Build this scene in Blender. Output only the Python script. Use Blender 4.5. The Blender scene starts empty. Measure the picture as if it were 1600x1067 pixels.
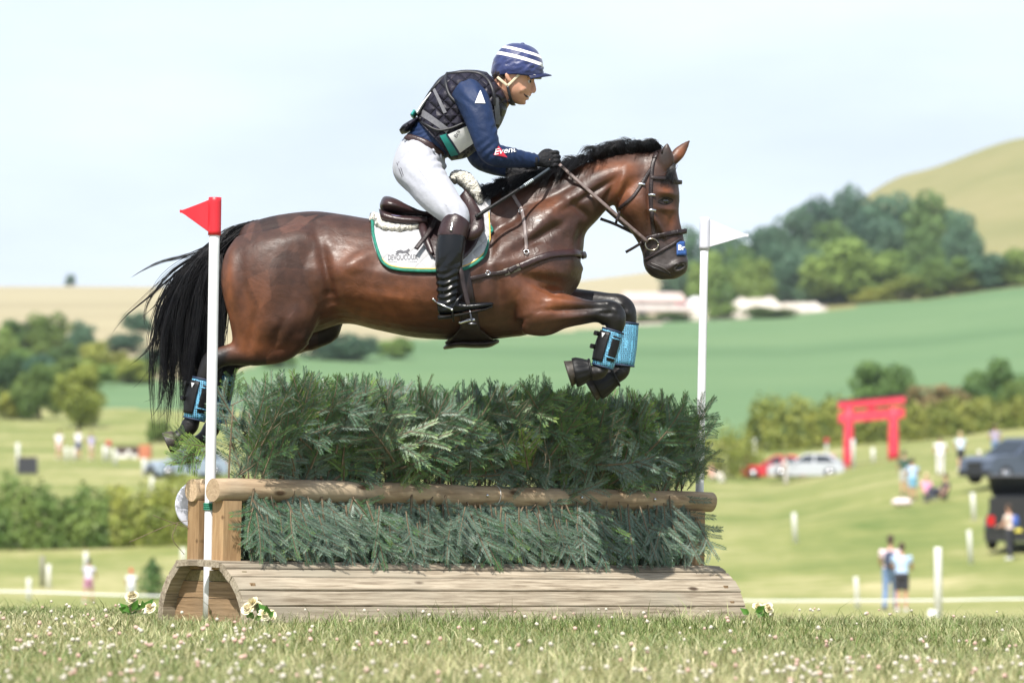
import bpy, bmesh, math, random
import numpy as np
from mathutils import Vector, Matrix
from mathutils.bvhtree import BVHTree
random.seed(7); RNG = np.random.default_rng(7)
SC = bpy.context.scene
COL = SC.collection
R = math.radians

# ------------------------------------------------------------------ camera
CAM_Y, CAM_H, F, LEVEL = -20.0, 0.70, 6720.0, 733.0      # metres, metres, focal length in px of a 1600 px wide frame, eye level row
PITCH = math.atan((LEVEL - 533.5) / F)
cam = bpy.data.cameras.new('camera'); camo = bpy.data.objects.new('camera', cam); COL.objects.link(camo)
camo.location = (0, CAM_Y, CAM_H); camo.rotation_euler = (math.pi/2 + PITCH, 0, 0)
cam.sensor_width = 36; cam.lens = 36*F/1600; cam.clip_start = 0.5; cam.clip_end = 20000
cam.dof.use_dof = True; cam.dof.focus_distance = 19.75; cam.dof.aperture_fstop = 3.7; cam.dof.aperture_blades = 9
SC.camera = camo

# ------------------------------------------------------------------ sky, sun, exposure
SUN_EL, SUN_DIR = R(55), (-0.30, -0.95)                     # the sun stands high, to the left and behind the camera
SUN_ROT = math.atan2(SUN_DIR[0], SUN_DIR[1])
world = bpy.data.worlds.new('World'); SC.world = world; world.use_nodes = True
wn, wl = world.node_tree.nodes, world.node_tree.links
wn.clear()
sky = wn.new('ShaderNodeTexSky'); sky.sky_type = 'NISHITA'; sky.sun_disc = False
sky.sun_elevation = SUN_EL; sky.sun_rotation = SUN_ROT; sky.air_density = 1.0; sky.dust_density = 2.5; sky.ozone_density = 1.0
wc = wn.new('ShaderNodeTexCoord'); wm = wn.new('ShaderNodeMapping'); wm.inputs['Scale'].default_value = (1.2, 1.2, 4.5)
wnz = wn.new('ShaderNodeTexNoise'); wnz.inputs['Scale'].default_value = 4.0; wnz.inputs['Detail'].default_value = 6; wnz.inputs['Roughness'].default_value = 0.55
wr = wn.new('ShaderNodeMapRange'); wr.inputs['From Min'].default_value = 0.36; wr.inputs['From Max'].default_value = 0.64
wr.inputs['To Min'].default_value = 0.66; wr.inputs['To Max'].default_value = 1.0
wmix = wn.new('ShaderNodeMix'); wmix.data_type = 'RGBA'
wmix.inputs['B'].default_value = (9.9, 11.3, 12.9, 1)        # thin bright cloud veil over the whole sky
wb = wn.new('ShaderNodeBackground'); wb.inputs['Strength'].default_value = 0.066
wo = wn.new('ShaderNodeOutputWorld')
wl.new(wc.outputs['Generated'], wm.inputs['Vector']); wl.new(wm.outputs['Vector'], wnz.inputs['Vector'])
wl.new(wnz.outputs['Fac'], wr.inputs['Value']); wsp = wn.new('ShaderNodeSeparateXYZ'); wl.new(wc.outputs['Generated'], wsp.inputs[0])      # the veil thins towards the zenith, shaped to weaken the fill light from above
wz = wn.new('ShaderNodeMapRange'); wz.inputs['From Min'].default_value = 0.10; wz.inputs['From Max'].default_value = 0.85; wz.inputs['To Min'].default_value = 1.0; wz.inputs['To Max'].default_value = 0.35; wl.new(wsp.outputs['Z'], wz.inputs['Value'])
wmu = wn.new('ShaderNodeMath'); wmu.operation = 'MULTIPLY'; wl.new(wr.outputs['Result'], wmu.inputs[0]); wl.new(wz.outputs['Result'], wmu.inputs[1]); wl.new(wmu.outputs[0], wmix.inputs['Factor'])
wl.new(sky.outputs['Color'], wmix.inputs['A']); wl.new(wmix.outputs['Result'], wb.inputs['Color']); wl.new(wb.outputs['Background'], wo.inputs['Surface'])
sund = bpy.data.lights.new('sun', 'SUN'); sund.energy = 4.8; sund.angle = R(0.6); sund.color = (1.0, 0.955, 0.88)
suno = bpy.data.objects.new('sun', sund); COL.objects.link(suno)
_h = Vector((SUN_DIR[0], SUN_DIR[1], 0)).normalized() * math.cos(SUN_EL)
suno.rotation_euler = (-Vector((_h.x, _h.y, math.sin(SUN_EL)))).to_track_quat('-Z', 'Y').to_euler()
suno.location = (-8, -12, 20)
SC.view_settings.view_transform = 'Standard'; SC.view_settings.look = 'None'
SC.view_settings.exposure = 0.72; SC.view_settings.gamma = 1.0; SC.view_settings.use_curve_mapping = False
SC.render.engine = 'CYCLES'
SC.cycles.use_denoising = True; SC.cycles.max_bounces = 8; SC.cycles.transparent_max_bounces = 12
SC.cycles.sample_clamp_indirect = 6.0; SC.cycles.use_adaptive_sampling = False

# ------------------------------------------------------------------ pixel <-> place helpers
_ca, _sa = math.cos(PITCH), math.sin(PITCH)
def ray(px, py):
    dx, dz = (px - 800)/F, (533.5 - py)/F
    return np.array([dx, _ca - dz*_sa, _sa + dz*_ca])
def P(px, py, Y=0.0):
    "the point on the upright plane at depth Y that the pixel looks at"
    d = ray(px, py); t = (Y - CAM_Y)/d[1]
    return np.array([d[0]*t, Y, CAM_H + d[2]*t])
def pix(X, Y, Z):
    X, Y, Z = np.asarray(X), np.asarray(Y), np.asarray(Z)
    f = (Y-CAM_Y)*_ca + (Z-CAM_H)*_sa; u = -(Y-CAM_Y)*_sa + (Z-CAM_H)*_ca
    return 800 + F*X/f, 533.5 - F*u/f
def smooth(a, b, x):
    t = np.clip((x-a)/(b-a), 0, 1); return t*t*(3-2*t)

# ------------------------------------------------------------------ object helpers
def link(o, parent=None):
    COL.objects.link(o)
    if parent is not None: o.parent = parent
    return o
def tag(o, label=None, cat=None, group=None, kind=None):
    if label: o['label'] = label
    if cat: o['category'] = cat
    if group: o['group'] = group
    if kind: o['kind'] = kind
    return o
def empty(name, loc=(0,0,0), rot=(0,0,0), label=None, cat=None, group=None, parent=None):
    o = bpy.data.objects.new(name, None); link(o, parent); o.location = loc; o.rotation_euler = rot; o.empty_display_size = 0.1
    return tag(o, label, cat, group)
def mesh(name, V, Fc, mats=None, smooth_=True, midx=None):
    me = bpy.data.meshes.new(name)
    me.from_pydata([tuple(map(float, v)) for v in V], [], [tuple(int(i) for i in f) for f in Fc])
    if mats is not None:
        for m in (mats if isinstance(mats, (list, tuple)) else [mats]): me.materials.append(m)
    if midx is not None: me.polygons.foreach_set('material_index', np.asarray(midx, dtype=np.int32))
    if smooth_: me.polygons.foreach_set('use_smooth', np.ones(len(me.polygons), dtype=bool))
    me.update(); return me
def fast_mesh(name, V, T, mats, midx=None, smooth_=False):
    "V (n,3) float, T (m,k) int all of one corner count"
    V = np.ascontiguousarray(V, dtype=np.float32); T = np.ascontiguousarray(T, dtype=np.int32); k = T.shape[1]
    me = bpy.data.meshes.new(name)
    me.vertices.add(len(V)); me.vertices.foreach_set('co', V.ravel())
    me.loops.add(T.size); me.loops.foreach_set('vertex_index', T.ravel())
    me.polygons.add(len(T)); me.polygons.foreach_set('loop_start', np.arange(0, T.size, k, dtype=np.int32))
    me.polygons.foreach_set('loop_total', np.full(len(T), k, dtype=np.int32))
    for m in (mats if isinstance(mats, (list, tuple)) else [mats]): me.materials.append(m)
    if midx is not None: me.polygons.foreach_set('material_index', np.asarray(midx, dtype=np.int32))
    if smooth_: me.polygons.foreach_set('use_smooth', np.ones(len(T), dtype=bool))
    me.update(calc_edges=True); me.validate(); return me
def put(name, me, parent=None, **tags):
    o = bpy.data.objects.new(name, me); link(o, parent); return tag(o, **tags)
def obj(name, V, Fc, mats, parent=None, off=None, smooth_=True, midx=None, **tags):
    V = np.asarray(V, dtype=float)
    if off is not None: V = V - np.asarray(off)
    return put(name, mesh(name, V, Fc, mats, smooth_, midx), parent, **tags)

class Geo:
    "collects closed pieces that become ONE mesh"
    def __init__(s): s.V, s.F, s.M, s.n = [], [], [], 0
    def add(s, V, Fc, m=0):
        V = np.asarray(V, dtype=float); s.V.append(V)
        s.F += [tuple(i + s.n for i in f) for f in Fc]; s.M += [m]*len(Fc); s.n += len(V); return s
    def arr(s): return np.concatenate(s.V), s.F
    def obj(s, name, mats, parent=None, off=None, smooth_=True, **tags):
        V, Fc = s.arr(); return obj(name, V, Fc, mats, parent, off, smooth_, s.M, **tags)

def loft(rings, cap=True, closed=True):
    "rings: list of (n,3)"
    n = len(rings[0]); V = [np.asarray(r, dtype=float) for r in rings]; Fc = []
    for i in range(len(rings)-1):
        a, b = i*n, (i+1)*n
        for j in range(n if closed else n-1):
            k = (j+1) % n; Fc.append((a+j, a+k, b+k, b+j))
    Vs = np.concatenate(V)
    if cap and closed:
        c0, c1 = V[0].mean(0), V[-1].mean(0); m = len(Vs); Vs = np.vstack([Vs, c0, c1]); e = (len(rings)-1)*n
        for j in range(n):
            k = (j+1) % n; Fc.append((m, k, j)); Fc.append((m+1, e+j, e+k))
    return Vs, Fc
def spline(pts, n):
    "Catmull-Rom through rows of pts, n samples in all, even in arc length"
    p = np.asarray(pts, dtype=float); q = np.vstack([2*p[0]-p[1], p, 2*p[-1]-p[-2]]); out = []
    for i in range(len(p)-1):
        t = np.linspace(0, 1, 16, endpoint=False)[:, None]; a, b, c, d = q[i], q[i+1], q[i+2], q[i+3]
        out.append(0.5*((2*b)+(-a+c)*t+(2*a-5*b+4*c-d)*t*t+(-a+3*b-3*c+d)*t**3))
    out = np.vstack(out + [p[-1:]]); s = np.r_[0, np.cumsum(np.linalg.norm(np.diff(out[:, :3], axis=0), axis=1))]
    w = np.linspace(0, s[-1], n); return np.stack([np.interp(w, s, out[:, k]) for k in range(out.shape[1])], 1)
def norm(v): 
    v = np.asarray(v, dtype=float); return v/(np.linalg.norm(v)+1e-12)
def tube(pts, n=12, steps=None, squash=None, cap=True, up=(0,1,0)):
    "pts rows x,y,z,r or x,y,z,ra,rb; ra lies across 'up', rb along it"
    p = np.asarray(pts, dtype=float)
    if p.shape[1] == 4: p = np.c_[p, p[:, 3]]
    if steps: p = spline(p, steps)
    c = p[:, :3]; T = np.gradient(c, axis=0); rings = []; up = np.asarray(up, dtype=float)
    for i in range(len(c)):
        t = norm(T[i]); b = up - t*np.dot(up, t); b = norm(b) if np.linalg.norm(b) > 1e-3 else norm(np.cross(t, (1, 0.1, 0))); a = np.cross(b, t)
        ph = np.linspace(0, 2*math.pi, n, endpoint=False)[:, None]
        rings.append(c[i] + a*np.cos(ph)*p[i, 3] + b*np.sin(ph)*p[i, 4])
    return loft(rings, cap)
def pairs(rows, n=24, steps=40, yc=0.0):
    """rows: (px,py of one rim, px,py of the other rim, half width, pinch at first rim, [y centre]) -> closed loft lying about plane y = yc"""
    A = []
    for r in rows:
        a, b = P(r[0], r[1]), P(r[2], r[3]); A.append([*a[[0, 2]], *b[[0, 2]], r[4], r[5] if len(r) > 5 else 0.0, r[6] if len(r) > 6 else yc])
    A = np.array(A); mid = (A[:, :2]+A[:, 2:4])/2
    S = spline(np.c_[mid, np.zeros(len(A)), A], steps)[:, 3:] ; rings = []
    ph = np.linspace(0, 2*math.pi, n, endpoint=False)
    for r in S:
        a, b = r[:2], r[2:4]; c, h = (a+b)/2, (a-b)/2; s, k = np.sin(ph), np.cos(ph)
        w = r[4]*np.sign(k)*np.abs(k)**0.85*(1 - r[5]*np.clip(s, 0, 1))
        rings.append(np.c_[c[0]+h[0]*s, r[6]+w, c[1]+h[1]*s])
    return loft(rings)
def box(x0, x1, y0, y1, z0, z1):
    V = [(x, y, z) for z in (z0, z1) for y in (y0, y1) for x in (x0, x1)]
    return V, [(0,2,3,1), (4,5,7,6), (0,1,5,4), (2,6,7,3), (0,4,6,2), (1,3,7,5)]
def ball(c, r, n=12, m=8):
    r = np.broadcast_to(np.asarray(r, dtype=float), (3,)); rings = []
    for i in range(1, m):
        t = math.pi*i/m; ph = np.linspace(0, 2*math.pi, n, endpoint=False)
        rings.append(np.c_[np.sin(t)*np.cos(ph)*r[0], np.sin(t)*np.sin(ph)*r[1], np.full(n, -math.cos(t)*r[2])] + np.asarray(c))
    return loft(rings)
def remesh(V, Fc, voxel, smooth_it=6, factor=0.5):
    "one continuous watertight skin over overlapping closed pieces -> (V, quads)"
    me = mesh('tmp', V, Fc, None, False); o = bpy.data.objects.new('tmp', me); COL.objects.link(o)
    m = o.modifiers.new('r', 'REMESH'); m.mode = 'VOXEL'; m.voxel_size = voxel
    if smooth_it: s = o.modifiers.new('s', 'SMOOTH'); s.factor = factor; s.iterations = smooth_it
    dg = bpy.context.evaluated_depsgraph_get(); dg.update(); e = bpy.data.meshes.new_from_object(o.evaluated_get(dg))
    n = len(e.vertices); co = np.empty(n*3, dtype=np.float32); e.vertices.foreach_get('co', co)
    fs = [tuple(p.vertices) for p in e.polygons]
    bpy.data.objects.remove(o); bpy.data.meshes.remove(me); bpy.data.meshes.remove(e)
    return co.reshape(-1, 3).astype(float), fs
def vnormals(V, Fc):
    q = np.array([f if len(f) == 4 else (f[0], f[1], f[2], f[2]) for f in Fc])
    n = np.cross(V[q[:, 2]]-V[q[:, 0]], V[q[:, 3]]-V[q[:, 1]]); N = np.zeros_like(V)
    for k in range(4): np.add.at(N, q[:, k], n)
    return N/(np.linalg.norm(N, axis=1, keepdims=True)+1e-12)

# ------------------------------------------------------------------ materials
def mat(name, c1, c2=None, rough=0.6, scale=8.0, detail=4, bump=0.0, bscale=None, spec=0.5, stretch=(1,1,1), sheen=0.0, metal=0.0,
        coat=0.0, trans=0.0, attr=None, rnd=0.0, lo=0.35, hi=0.65, coords='Object', subsurf=0.0):
    m = bpy.data.materials.new(name); m.use_nodes = True; nt = m.node_tree; N, L = nt.nodes, nt.links
    b = N['Principled BSDF']; b.inputs['Roughness'].default_value = rough; b.inputs['Specular IOR Level'].default_value = spec
    b.inputs['Metallic'].default_value = metal; b.inputs['Coat Weight'].default_value = coat
    b.inputs['Sheen Weight'].default_value = sheen
    if subsurf: b.inputs['Subsurface Weight'].default_value = subsurf; b.inputs['Subsurface Radius'].default_value = (0.012, 0.005, 0.003); b.inputs['Subsurface Scale'].default_value = 0.6
    if trans: b.inputs['Transmission Weight'].default_value = trans
    tc = N.new('ShaderNodeTexCoord'); mp = N.new('ShaderNodeMapping'); mp.inputs['Scale'].default_value = stretch
    L.new(tc.outputs[coords], mp.inputs['Vector']); vec = mp.outputs['Vector']
    if rnd:
        oi = N.new('ShaderNodeObjectInfo'); ad = N.new('ShaderNodeVectorMath'); ad.operation = 'ADD'; sc_ = N.new('ShaderNodeVectorMath'); sc_.operation = 'SCALE'
        cmb = N.new('ShaderNodeCombineXYZ'); L.new(oi.outputs['Random'], cmb.inputs[0]); L.new(oi.outputs['Random'], cmb.inputs[1]); L.new(oi.outputs['Random'], cmb.inputs[2])
        L.new(cmb.outputs[0], sc_.inputs[0]); sc_.inputs['Scale'].default_value = 37.0; L.new(vec, ad.inputs[0]); L.new(sc_.outputs[0], ad.inputs[1]); vec = ad.outputs[0]
    nz = N.new('ShaderNodeTexNoise'); nz.inputs['Scale'].default_value = scale; nz.inputs['Detail'].default_value = detail; L.new(vec, nz.inputs['Vector'])
    if attr:
        at = N.new('ShaderNodeAttribute'); at.attribute_name = attr; src = at.outputs['Color']
        mx = N.new('ShaderNodeMix'); mx.data_type = 'RGBA'; mx.blend_type = 'MULTIPLY'; mx.inputs['Factor'].default_value = 1.0
        mr = N.new('ShaderNodeMapRange'); mr.inputs['From Min'].default_value = lo; mr.inputs['From Max'].default_value = hi; mr.inputs['To Min'].default_value = 0.78; mr.inputs['To Max'].default_value = 1.18
        L.new(nz.outputs['Fac'], mr.inputs['Value']); L.new(src, mx.inputs['A']); L.new(mr.outputs['Result'], mx.inputs['B']); L.new(mx.outputs['Result'], b.inputs['Base Color'])
    elif c2 is not None:
        rp = N.new('ShaderNodeMapRange'); rp.inputs['From Min'].default_value = lo; rp.inputs['From Max'].default_value = hi
        mx = N.new('ShaderNodeMix'); mx.data_type = 'RGBA'; mx.inputs['A'].default_value = (*c1, 1); mx.inputs['B'].default_value = (*c2, 1)
        L.new(nz.outputs['Fac'], rp.inputs['Value']); L.new(rp.outputs['Result'], mx.inputs['Factor']); out = mx.outputs['Result']
        if rnd:
            hs = N.new('ShaderNodeHueSaturation'); mr = N.new('ShaderNodeMapRange'); mr.inputs['To Min'].default_value = 1-rnd; mr.inputs['To Max'].default_value = 1+rnd
            L.new(oi.outputs['Random'], mr.inputs['Value']); L.new(mr.outputs['Result'], hs.inputs['Value']); L.new(out, hs.inputs['Color']); out = hs.outputs['Color']
        L.new(out, b.inputs['Base Color'])
    else: b.inputs['Base Color'].default_value = (*c1, 1)
    if bump:
        n2 = N.new('ShaderNodeTexNoise'); n2.inputs['Scale'].default_value = bscale or scale; n2.inputs['Detail'].default_value = 5; L.new(vec, n2.inputs['Vector'])
        bp = N.new('ShaderNodeBump'); bp.inputs['Strength'].default_value = bump; bp.inputs['Distance'].default_value = 0.02
        L.new(n2.outputs['Fac'], bp.inputs['Height']); L.new(bp.outputs['Normal'], b.inputs['Normal'])
    return m
def set_attr(me, name, rgb):
    a = me.color_attributes.new(name, 'FLOAT_COLOR', 'POINT')
    a.data.foreach_set('color', np.c_[rgb, np.ones(len(rgb))].astype(np.float32).ravel())

# ================================================================== THE LAND
TD = np.array([20, 30, 60, 85, 108, 130, 160, 185, 215, 250, 300, 330, 400, 480, 600, 720, 900, 1150, 1400, 1600, 2400, 9000], dtype=float)
TU = np.array([0, 400, 800, 1200, 1420, 1600], dtype=float)
TR = np.array([[966,967,968,969,970,971], [985]*6, [992]*6, [972,972,974,976,974,972], [950,950,952,955,954,950], [926,926,922,902,896,886],
    [862,862,850,832,806,782], [806,806,800,800,757,732], [768,768,768,775,732,708], [730,730,735,748,716,694], [692,692,700,722,700,678],
    [669,669,672,694,684,668], [640,640,640,648,644,640], [598,598,600,605,600,590], [522,522,542,545,528,508], [504,504,506,488,470,448],
    [484,484,482,470,448,428], [462,462,462,440,385,340], [447,447,447,405,270,214], [449,449,449,408,276,218], [480,480,480,440,330,270], [640]*6], dtype=float)
def near_z(x, y):
    q = np.maximum(y+1.0, 0); return 0.02 - 0.0095*np.clip(x, -60, 60) - 0.025*q - 0.0015*q*q
def ground_z(x, y):
    x, y = np.asarray(x, dtype=float), np.asarray(y, dtype=float)
    D = np.maximum(y - CAM_Y, 1.0); u = np.clip(800 + F*x/D, 0, 1600); d = np.clip(D, 20, 9000)
    ld, lt = np.log(d), np.log(TD); i = np.clip(np.searchsorted(lt, ld) - 1, 0, len(TD)-2); a = (ld-lt[i])/(lt[i+1]-lt[i]); 
    j = np.clip(np.searchsorted(TU, u) - 1, 0, len(TU)-2); b = (u-TU[j])/(TU[j+1]-TU[j]); b = b*b*(3-2*b)*0.5 + b*0.5
    row = (TR[i, j]*(1-b)+TR[i, j+1]*b)*(1-a) + (TR[i+1, j]*(1-b)+TR[i+1, j+1]*b)*a
    zf = CAM_H - (row-LEVEL)/F*d
    zf = zf + 0.10*np.sin(x*0.31+y*0.05)*np.sin(y*0.17)*smooth(60, 110, D)*(1-smooth(300, 500, D))
    w = smooth(30, 50, D); return near_z(x, y)*(1-w) + zf*w
def hit(px, py, dmin=60, dmax=3000):
    "first place where the look through a pixel meets the ground"
    d = ray(px, py); D = np.geomspace(dmin, dmax, 4000); t = D/d[1]; X, Z = d[0]*t, CAM_H + d[2]*t; g = ground_z(X, D+CAM_Y)
    k = np.argmax(Z <= g) if (Z <= g).any() else len(D)-1
    return np.array([X[k], D[k]+CAM_Y, g[k]])
def on_ground(px, D):
    x = (px-800)/F*D; return np.array([x, D+CAM_Y, float(ground_z(x, D+CAM_Y))])

def land_mat(name, cols, s1, s2, bump=0.3, rough=0.9, stripe=None):
    m = bpy.data.materials.new(name); m.use_nodes = True; N, L = m.node_tree.nodes, m.node_tree.links; b = N['Principled BSDF']
    b.inputs['Roughness'].default_value = rough; b.inputs['Specular IOR Level'].default_value = 0.15
    tc = N.new('ShaderNodeTexCoord'); n1 = N.new('ShaderNodeTexNoise'); n1.inputs['Scale'].default_value = s1; n1.inputs['Detail'].default_value = 5
    n2 = N.new('ShaderNodeTexNoise'); n2.inputs['Scale'].default_value = s2; n2.inputs['Detail'].default_value = 6; n2.inputs['Roughness'].default_value = 0.65
    mp = N.new('ShaderNodeMapping'); mp.inputs['Scale'].default_value = stripe or (1, 1, 1)
    L.new(tc.outputs['Object'], mp.inputs['Vector'])
    for n in (n1, n2): L.new(mp.outputs['Vector'], n.inputs['Vector'])
    r1 = N.new('ShaderNodeValToRGB'); e = r1.color_ramp.elements
    e[0].position, e[1].position = 0.32, 0.68; e[0].color = (*cols[0], 1); e[1].color = (*cols[2], 1); k = e.new(0.5); k.color = (*cols[1], 1)
    ad = N.new('ShaderNodeMath'); ad.operation = 'MULTIPLY_ADD'; ad.inputs[1].default_value = 0.55
    sb = N.new('ShaderNodeMath'); sb.operation = 'MULTIPLY'; sb.inputs[1].default_value = 0.45
    L.new(n2.outputs['Fac'], sb.inputs[0]); L.new(n1.outputs['Fac'], ad.inputs[0]); L.new(sb.outputs[0], ad.inputs[2]); L.new(ad.outputs[0], r1.inputs['Fac'])
    L.new(r1.outputs['Color'], b.inputs['Base Color'])
    bp = N.new('ShaderNodeBump'); bp.inputs['Strength'].default_value = bump; bp.inputs['Distance'].default_value = 0.15
    L.new(n2.outputs['Fac'], bp.inputs['Height']); L.new(bp.outputs['Normal'], b.inputs['Normal'])
    return m
M_meadow = land_mat('meadow', [(.085,.135,.030), (.205,.222,.072), (.42,.37,.20)], 0.11, 0.9)
M_near = land_mat('near_turf', [(.10,.125,.04), (.19,.19,.075), (.30,.26,.14)], 1.2, 14.0)
M_crop = land_mat('crop', [(.078,.145,.062), (.108,.185,.084), (.142,.215,.100)], 0.02, 0.25, 0.2, stripe=(0.25, 1.3, 1))
M_wheat = land_mat('wheat', [(.27,.235,.14), (.33,.285,.175), (.37,.325,.20)], 0.006, 0.05, 0.1, stripe=(0.3, 1.5, 1))
M_hill = land_mat('hill', [(.155,.165,.060), (.215,.205,.085), (.27,.235,.115)], 0.006, 0.05, 0.1)
M_track = land_mat('chalk_track', [(.30,.26,.19), (.42,.37,.30), (.52,.47,.40)], 0.05, 0.5, 0.2)

def zone(x, y):
    "0 near turf, 1 meadow, 2 crop, 3 wheat, 4 hill, 5 yard"
    D = y - CAM_Y; u = 800 + F*x/D; z = np.ones_like(D, dtype=int)
    z[D < 40] = 0
    lim = np.interp(u, [0, 330, 700, 1200, 1600], [410, 395, 345, 338, 342])
    far = np.interp(u, [0, 330, 700, 1000, 1290, 1600], [480, 490, 640, 690, 712, 722])
    z[(D > lim) & (D < far)] = 2
    z[(D >= far) & (u < 1075)] = 3
    z[(D >= far) & (u >= 1075)] = 4
    z[(D >= far) & (D < 800) & (u > 940) & (u < 1290)] = 5
    return z
def terrain():
    # fan-shaped grid: even in angle, geometric in distance, far wider than the view
    Ds = np.r_[np.linspace(6, 46, 60), np.geomspace(48, 4200, 310)]; us = np.r_[np.linspace(-9000, -400, 34), np.linspace(-330, 1930, 150), np.linspace(2000, 10600, 34)]
    Dg, Ug = np.meshgrid(Ds, us, indexing='ij')
    Wd = np.where(np.abs(Dg) < 46, 1, 1); X = (Ug-800)/F*Dg*Wd
    X = X + np.sign(Ug-800)*np.maximum(0, np.abs(Ug-800)-1200)/F*np.maximum(0, 60-Dg)*1.5
    Y = Dg + CAM_Y; Z = ground_z(X, Y); V = np.stack([X, Y, Z], -1).reshape(-1, 3); m = len(us)
    i, j = np.meshgrid(np.arange(len(Ds)-1), np.arange(m-1), indexing='ij'); a = (i*m+j).ravel()
    Q = np.stack([a, a+1, a+m+1, a+m], 1); C = V[Q].mean(1); zz = zone(C[:, 0], C[:, 1])
    for k, (nm, mt) in enumerate([('ground', M_near), ('meadow', M_meadow), ('crop_field', M_crop), ('wheat_field', M_wheat), ('hill', M_hill), ('yard', M_track)]):
        q = Q[zz == k]
        if not len(q): continue
        u, inv = np.unique(q, return_inverse=True)
        put(nm, fast_mesh(nm, V[u], inv.reshape(q.shape), mt, smooth_=True), kind='structure')
terrain()

# the summer air that pales the far slopes
def haze():
    m = bpy.data.materials.new('summer_haze'); m.use_nodes = True; N, L = m.node_tree.nodes, m.node_tree.links; N.remove(N['Principled BSDF']); v = N.new('ShaderNodeVolumePrincipled'); v.inputs['Color'].default_value = (.86, .93, 1, 1); v.inputs['Density'].default_value = 0.00010; v.inputs['Anisotropy'].default_value = 0.2
    out = [n for n in N if n.type == 'OUTPUT_MATERIAL'][0]; L.new(v.outputs[0], out.inputs['Volume']); o = obj('haze', *box(-7000, 7000, -60, 4300, -12, 420), m, None, smooth_=False); o['kind'] = 'stuff'
haze()

# ================================================================== BEHIND THE FENCE: trees, hedges, yard, gateway, cars, people
def leaf_mat(name, lo, hi, rough=.55):
    m = mat(name, lo, hi, rough=rough, scale=.7, detail=6, rnd=.18, lo=.36, hi=.64, spec=.3); N, L = m.node_tree.nodes, m.node_tree.links; b = N['Principled BSDF']; tl = N.new('ShaderNodeBsdfTranslucent'); L.new(b.inputs['Base Color'].links[0].from_socket, tl.inputs['Color']); ms = N.new('ShaderNodeMixShader'); ms.inputs[0].default_value = .28; out = [n for n in N if n.type == 'OUTPUT_MATERIAL'][0]; L.new(b.outputs[0], ms.inputs[1]); L.new(tl.outputs[0], ms.inputs[2]); L.new(ms.outputs[0], out.inputs['Surface']); return m
M_leafs = [leaf_mat('leaf_dark', (0.048,0.103,0.034), (0.121,0.204,0.056)), leaf_mat('leaf_mid', (0.105,0.185,0.043), (0.219,0.302,0.074)), leaf_mat('leaf_yellow', (0.168,0.217,0.039), (0.336,0.354,0.077)), leaf_mat('leaf_blue', (0.053,0.121,0.077), (0.118,0.212,0.120)), leaf_mat('leaf_rust', (0.182,0.140,0.056), (0.308,0.238,0.112))]
M_bark = mat('bark', (.06,.045,.03), (.12,.09,.065), rough=.9, scale=6, bump=.4)
def clumps(cent, nrm, size, rs):
    n = len(cent); a = rs.normal(0, 1, (n, 3)); nn = nrm*1.0+a*.55; nn /= np.linalg.norm(nn, axis=1, keepdims=True)+1e-9
    t = np.cross(nn, rs.normal(0, 1, (n, 3))); t /= np.linalg.norm(t, axis=1, keepdims=True)+1e-9; b = np.cross(nn, t); s = size*rs.uniform(.6, 1.25, n)[:, None]
    V = np.stack([cent-t*s*.9, cent-b*s*.45+nn*s*.15, cent+t*s, cent+b*s*.5-nn*s*.1], 1).reshape(-1, 3); k = np.arange(n)[:, None]*4; return V, k+np.array([[0, 1, 2, 3]])
def crown_mesh(seed, m, n=6500, size=.034, squat=1.0, low=.03):
    rs = np.random.default_rng(seed); L = []; k = rs.integers(22, 30)
    for i in range(k):
        a = rs.uniform(0, 2*math.pi); h = rs.uniform(low+.10, .86); rr = .38*math.sin(min(1, (1.08-h)*1.5+.12)*math.pi/2)*rs.uniform(.35, 1.0); r = rs.uniform(.11, .20)*(1.12-.35*h); L.append((np.array([math.cos(a)*rr, math.sin(a)*rr, h]), r))
    L.append((np.array([0, 0, .5]), .30)); w = np.array([r*r for _, r in L]); idx = rs.choice(len(L), n, p=w/w.sum()); d = rs.normal(0, 1, (n, 3)); d /= np.linalg.norm(d, axis=1, keepdims=True)
    C = np.array([L[i][0] for i in idx]); r = np.array([L[i][1] for i in idx]); cent = C+d*(r*rs.uniform(.72, 1.08, n))[:, None]*np.array([1, 1, .92]); cent[:, 2] = np.maximum(cent[:, 2], low*.6+rs.uniform(0, .05, n)); V, Q = clumps(cent, d, size, rs); return fast_mesh('crown', V, Q, m)
def trunk_mesh(seed):
    rs = np.random.default_rng(seed); G = Geo(); G.add(*tube([[0, 0, -.03, .045], [.005, 0, .1, .032], [rs.normal(0, .02), rs.normal(0, .02), .35, .024], [rs.normal(0, .03), rs.normal(0, .03), .68, .010]], 8, 14))
    for i in range(7): a = rs.uniform(0, 6.28); z = rs.uniform(.16, .5); G.add(*tube([[0, 0, z, .014], [math.cos(a)*.12, math.sin(a)*.12, z+.12, .009], [math.cos(a)*.25, math.sin(a)*.25, z+.27, .003]], 6, 8))
    V, Fc = G.arr(); return mesh('trunk', V, Fc, M_bark)
TRUNKS = [trunk_mesh(s) for s in (1, 2, 3)]; CROWNS = {}
for mi, mm in enumerate(M_leafs): CROWNS[mi] = [crown_mesh(40+mi*5+k, mm) for k in range(2)]
TREE_N = [0]
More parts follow.
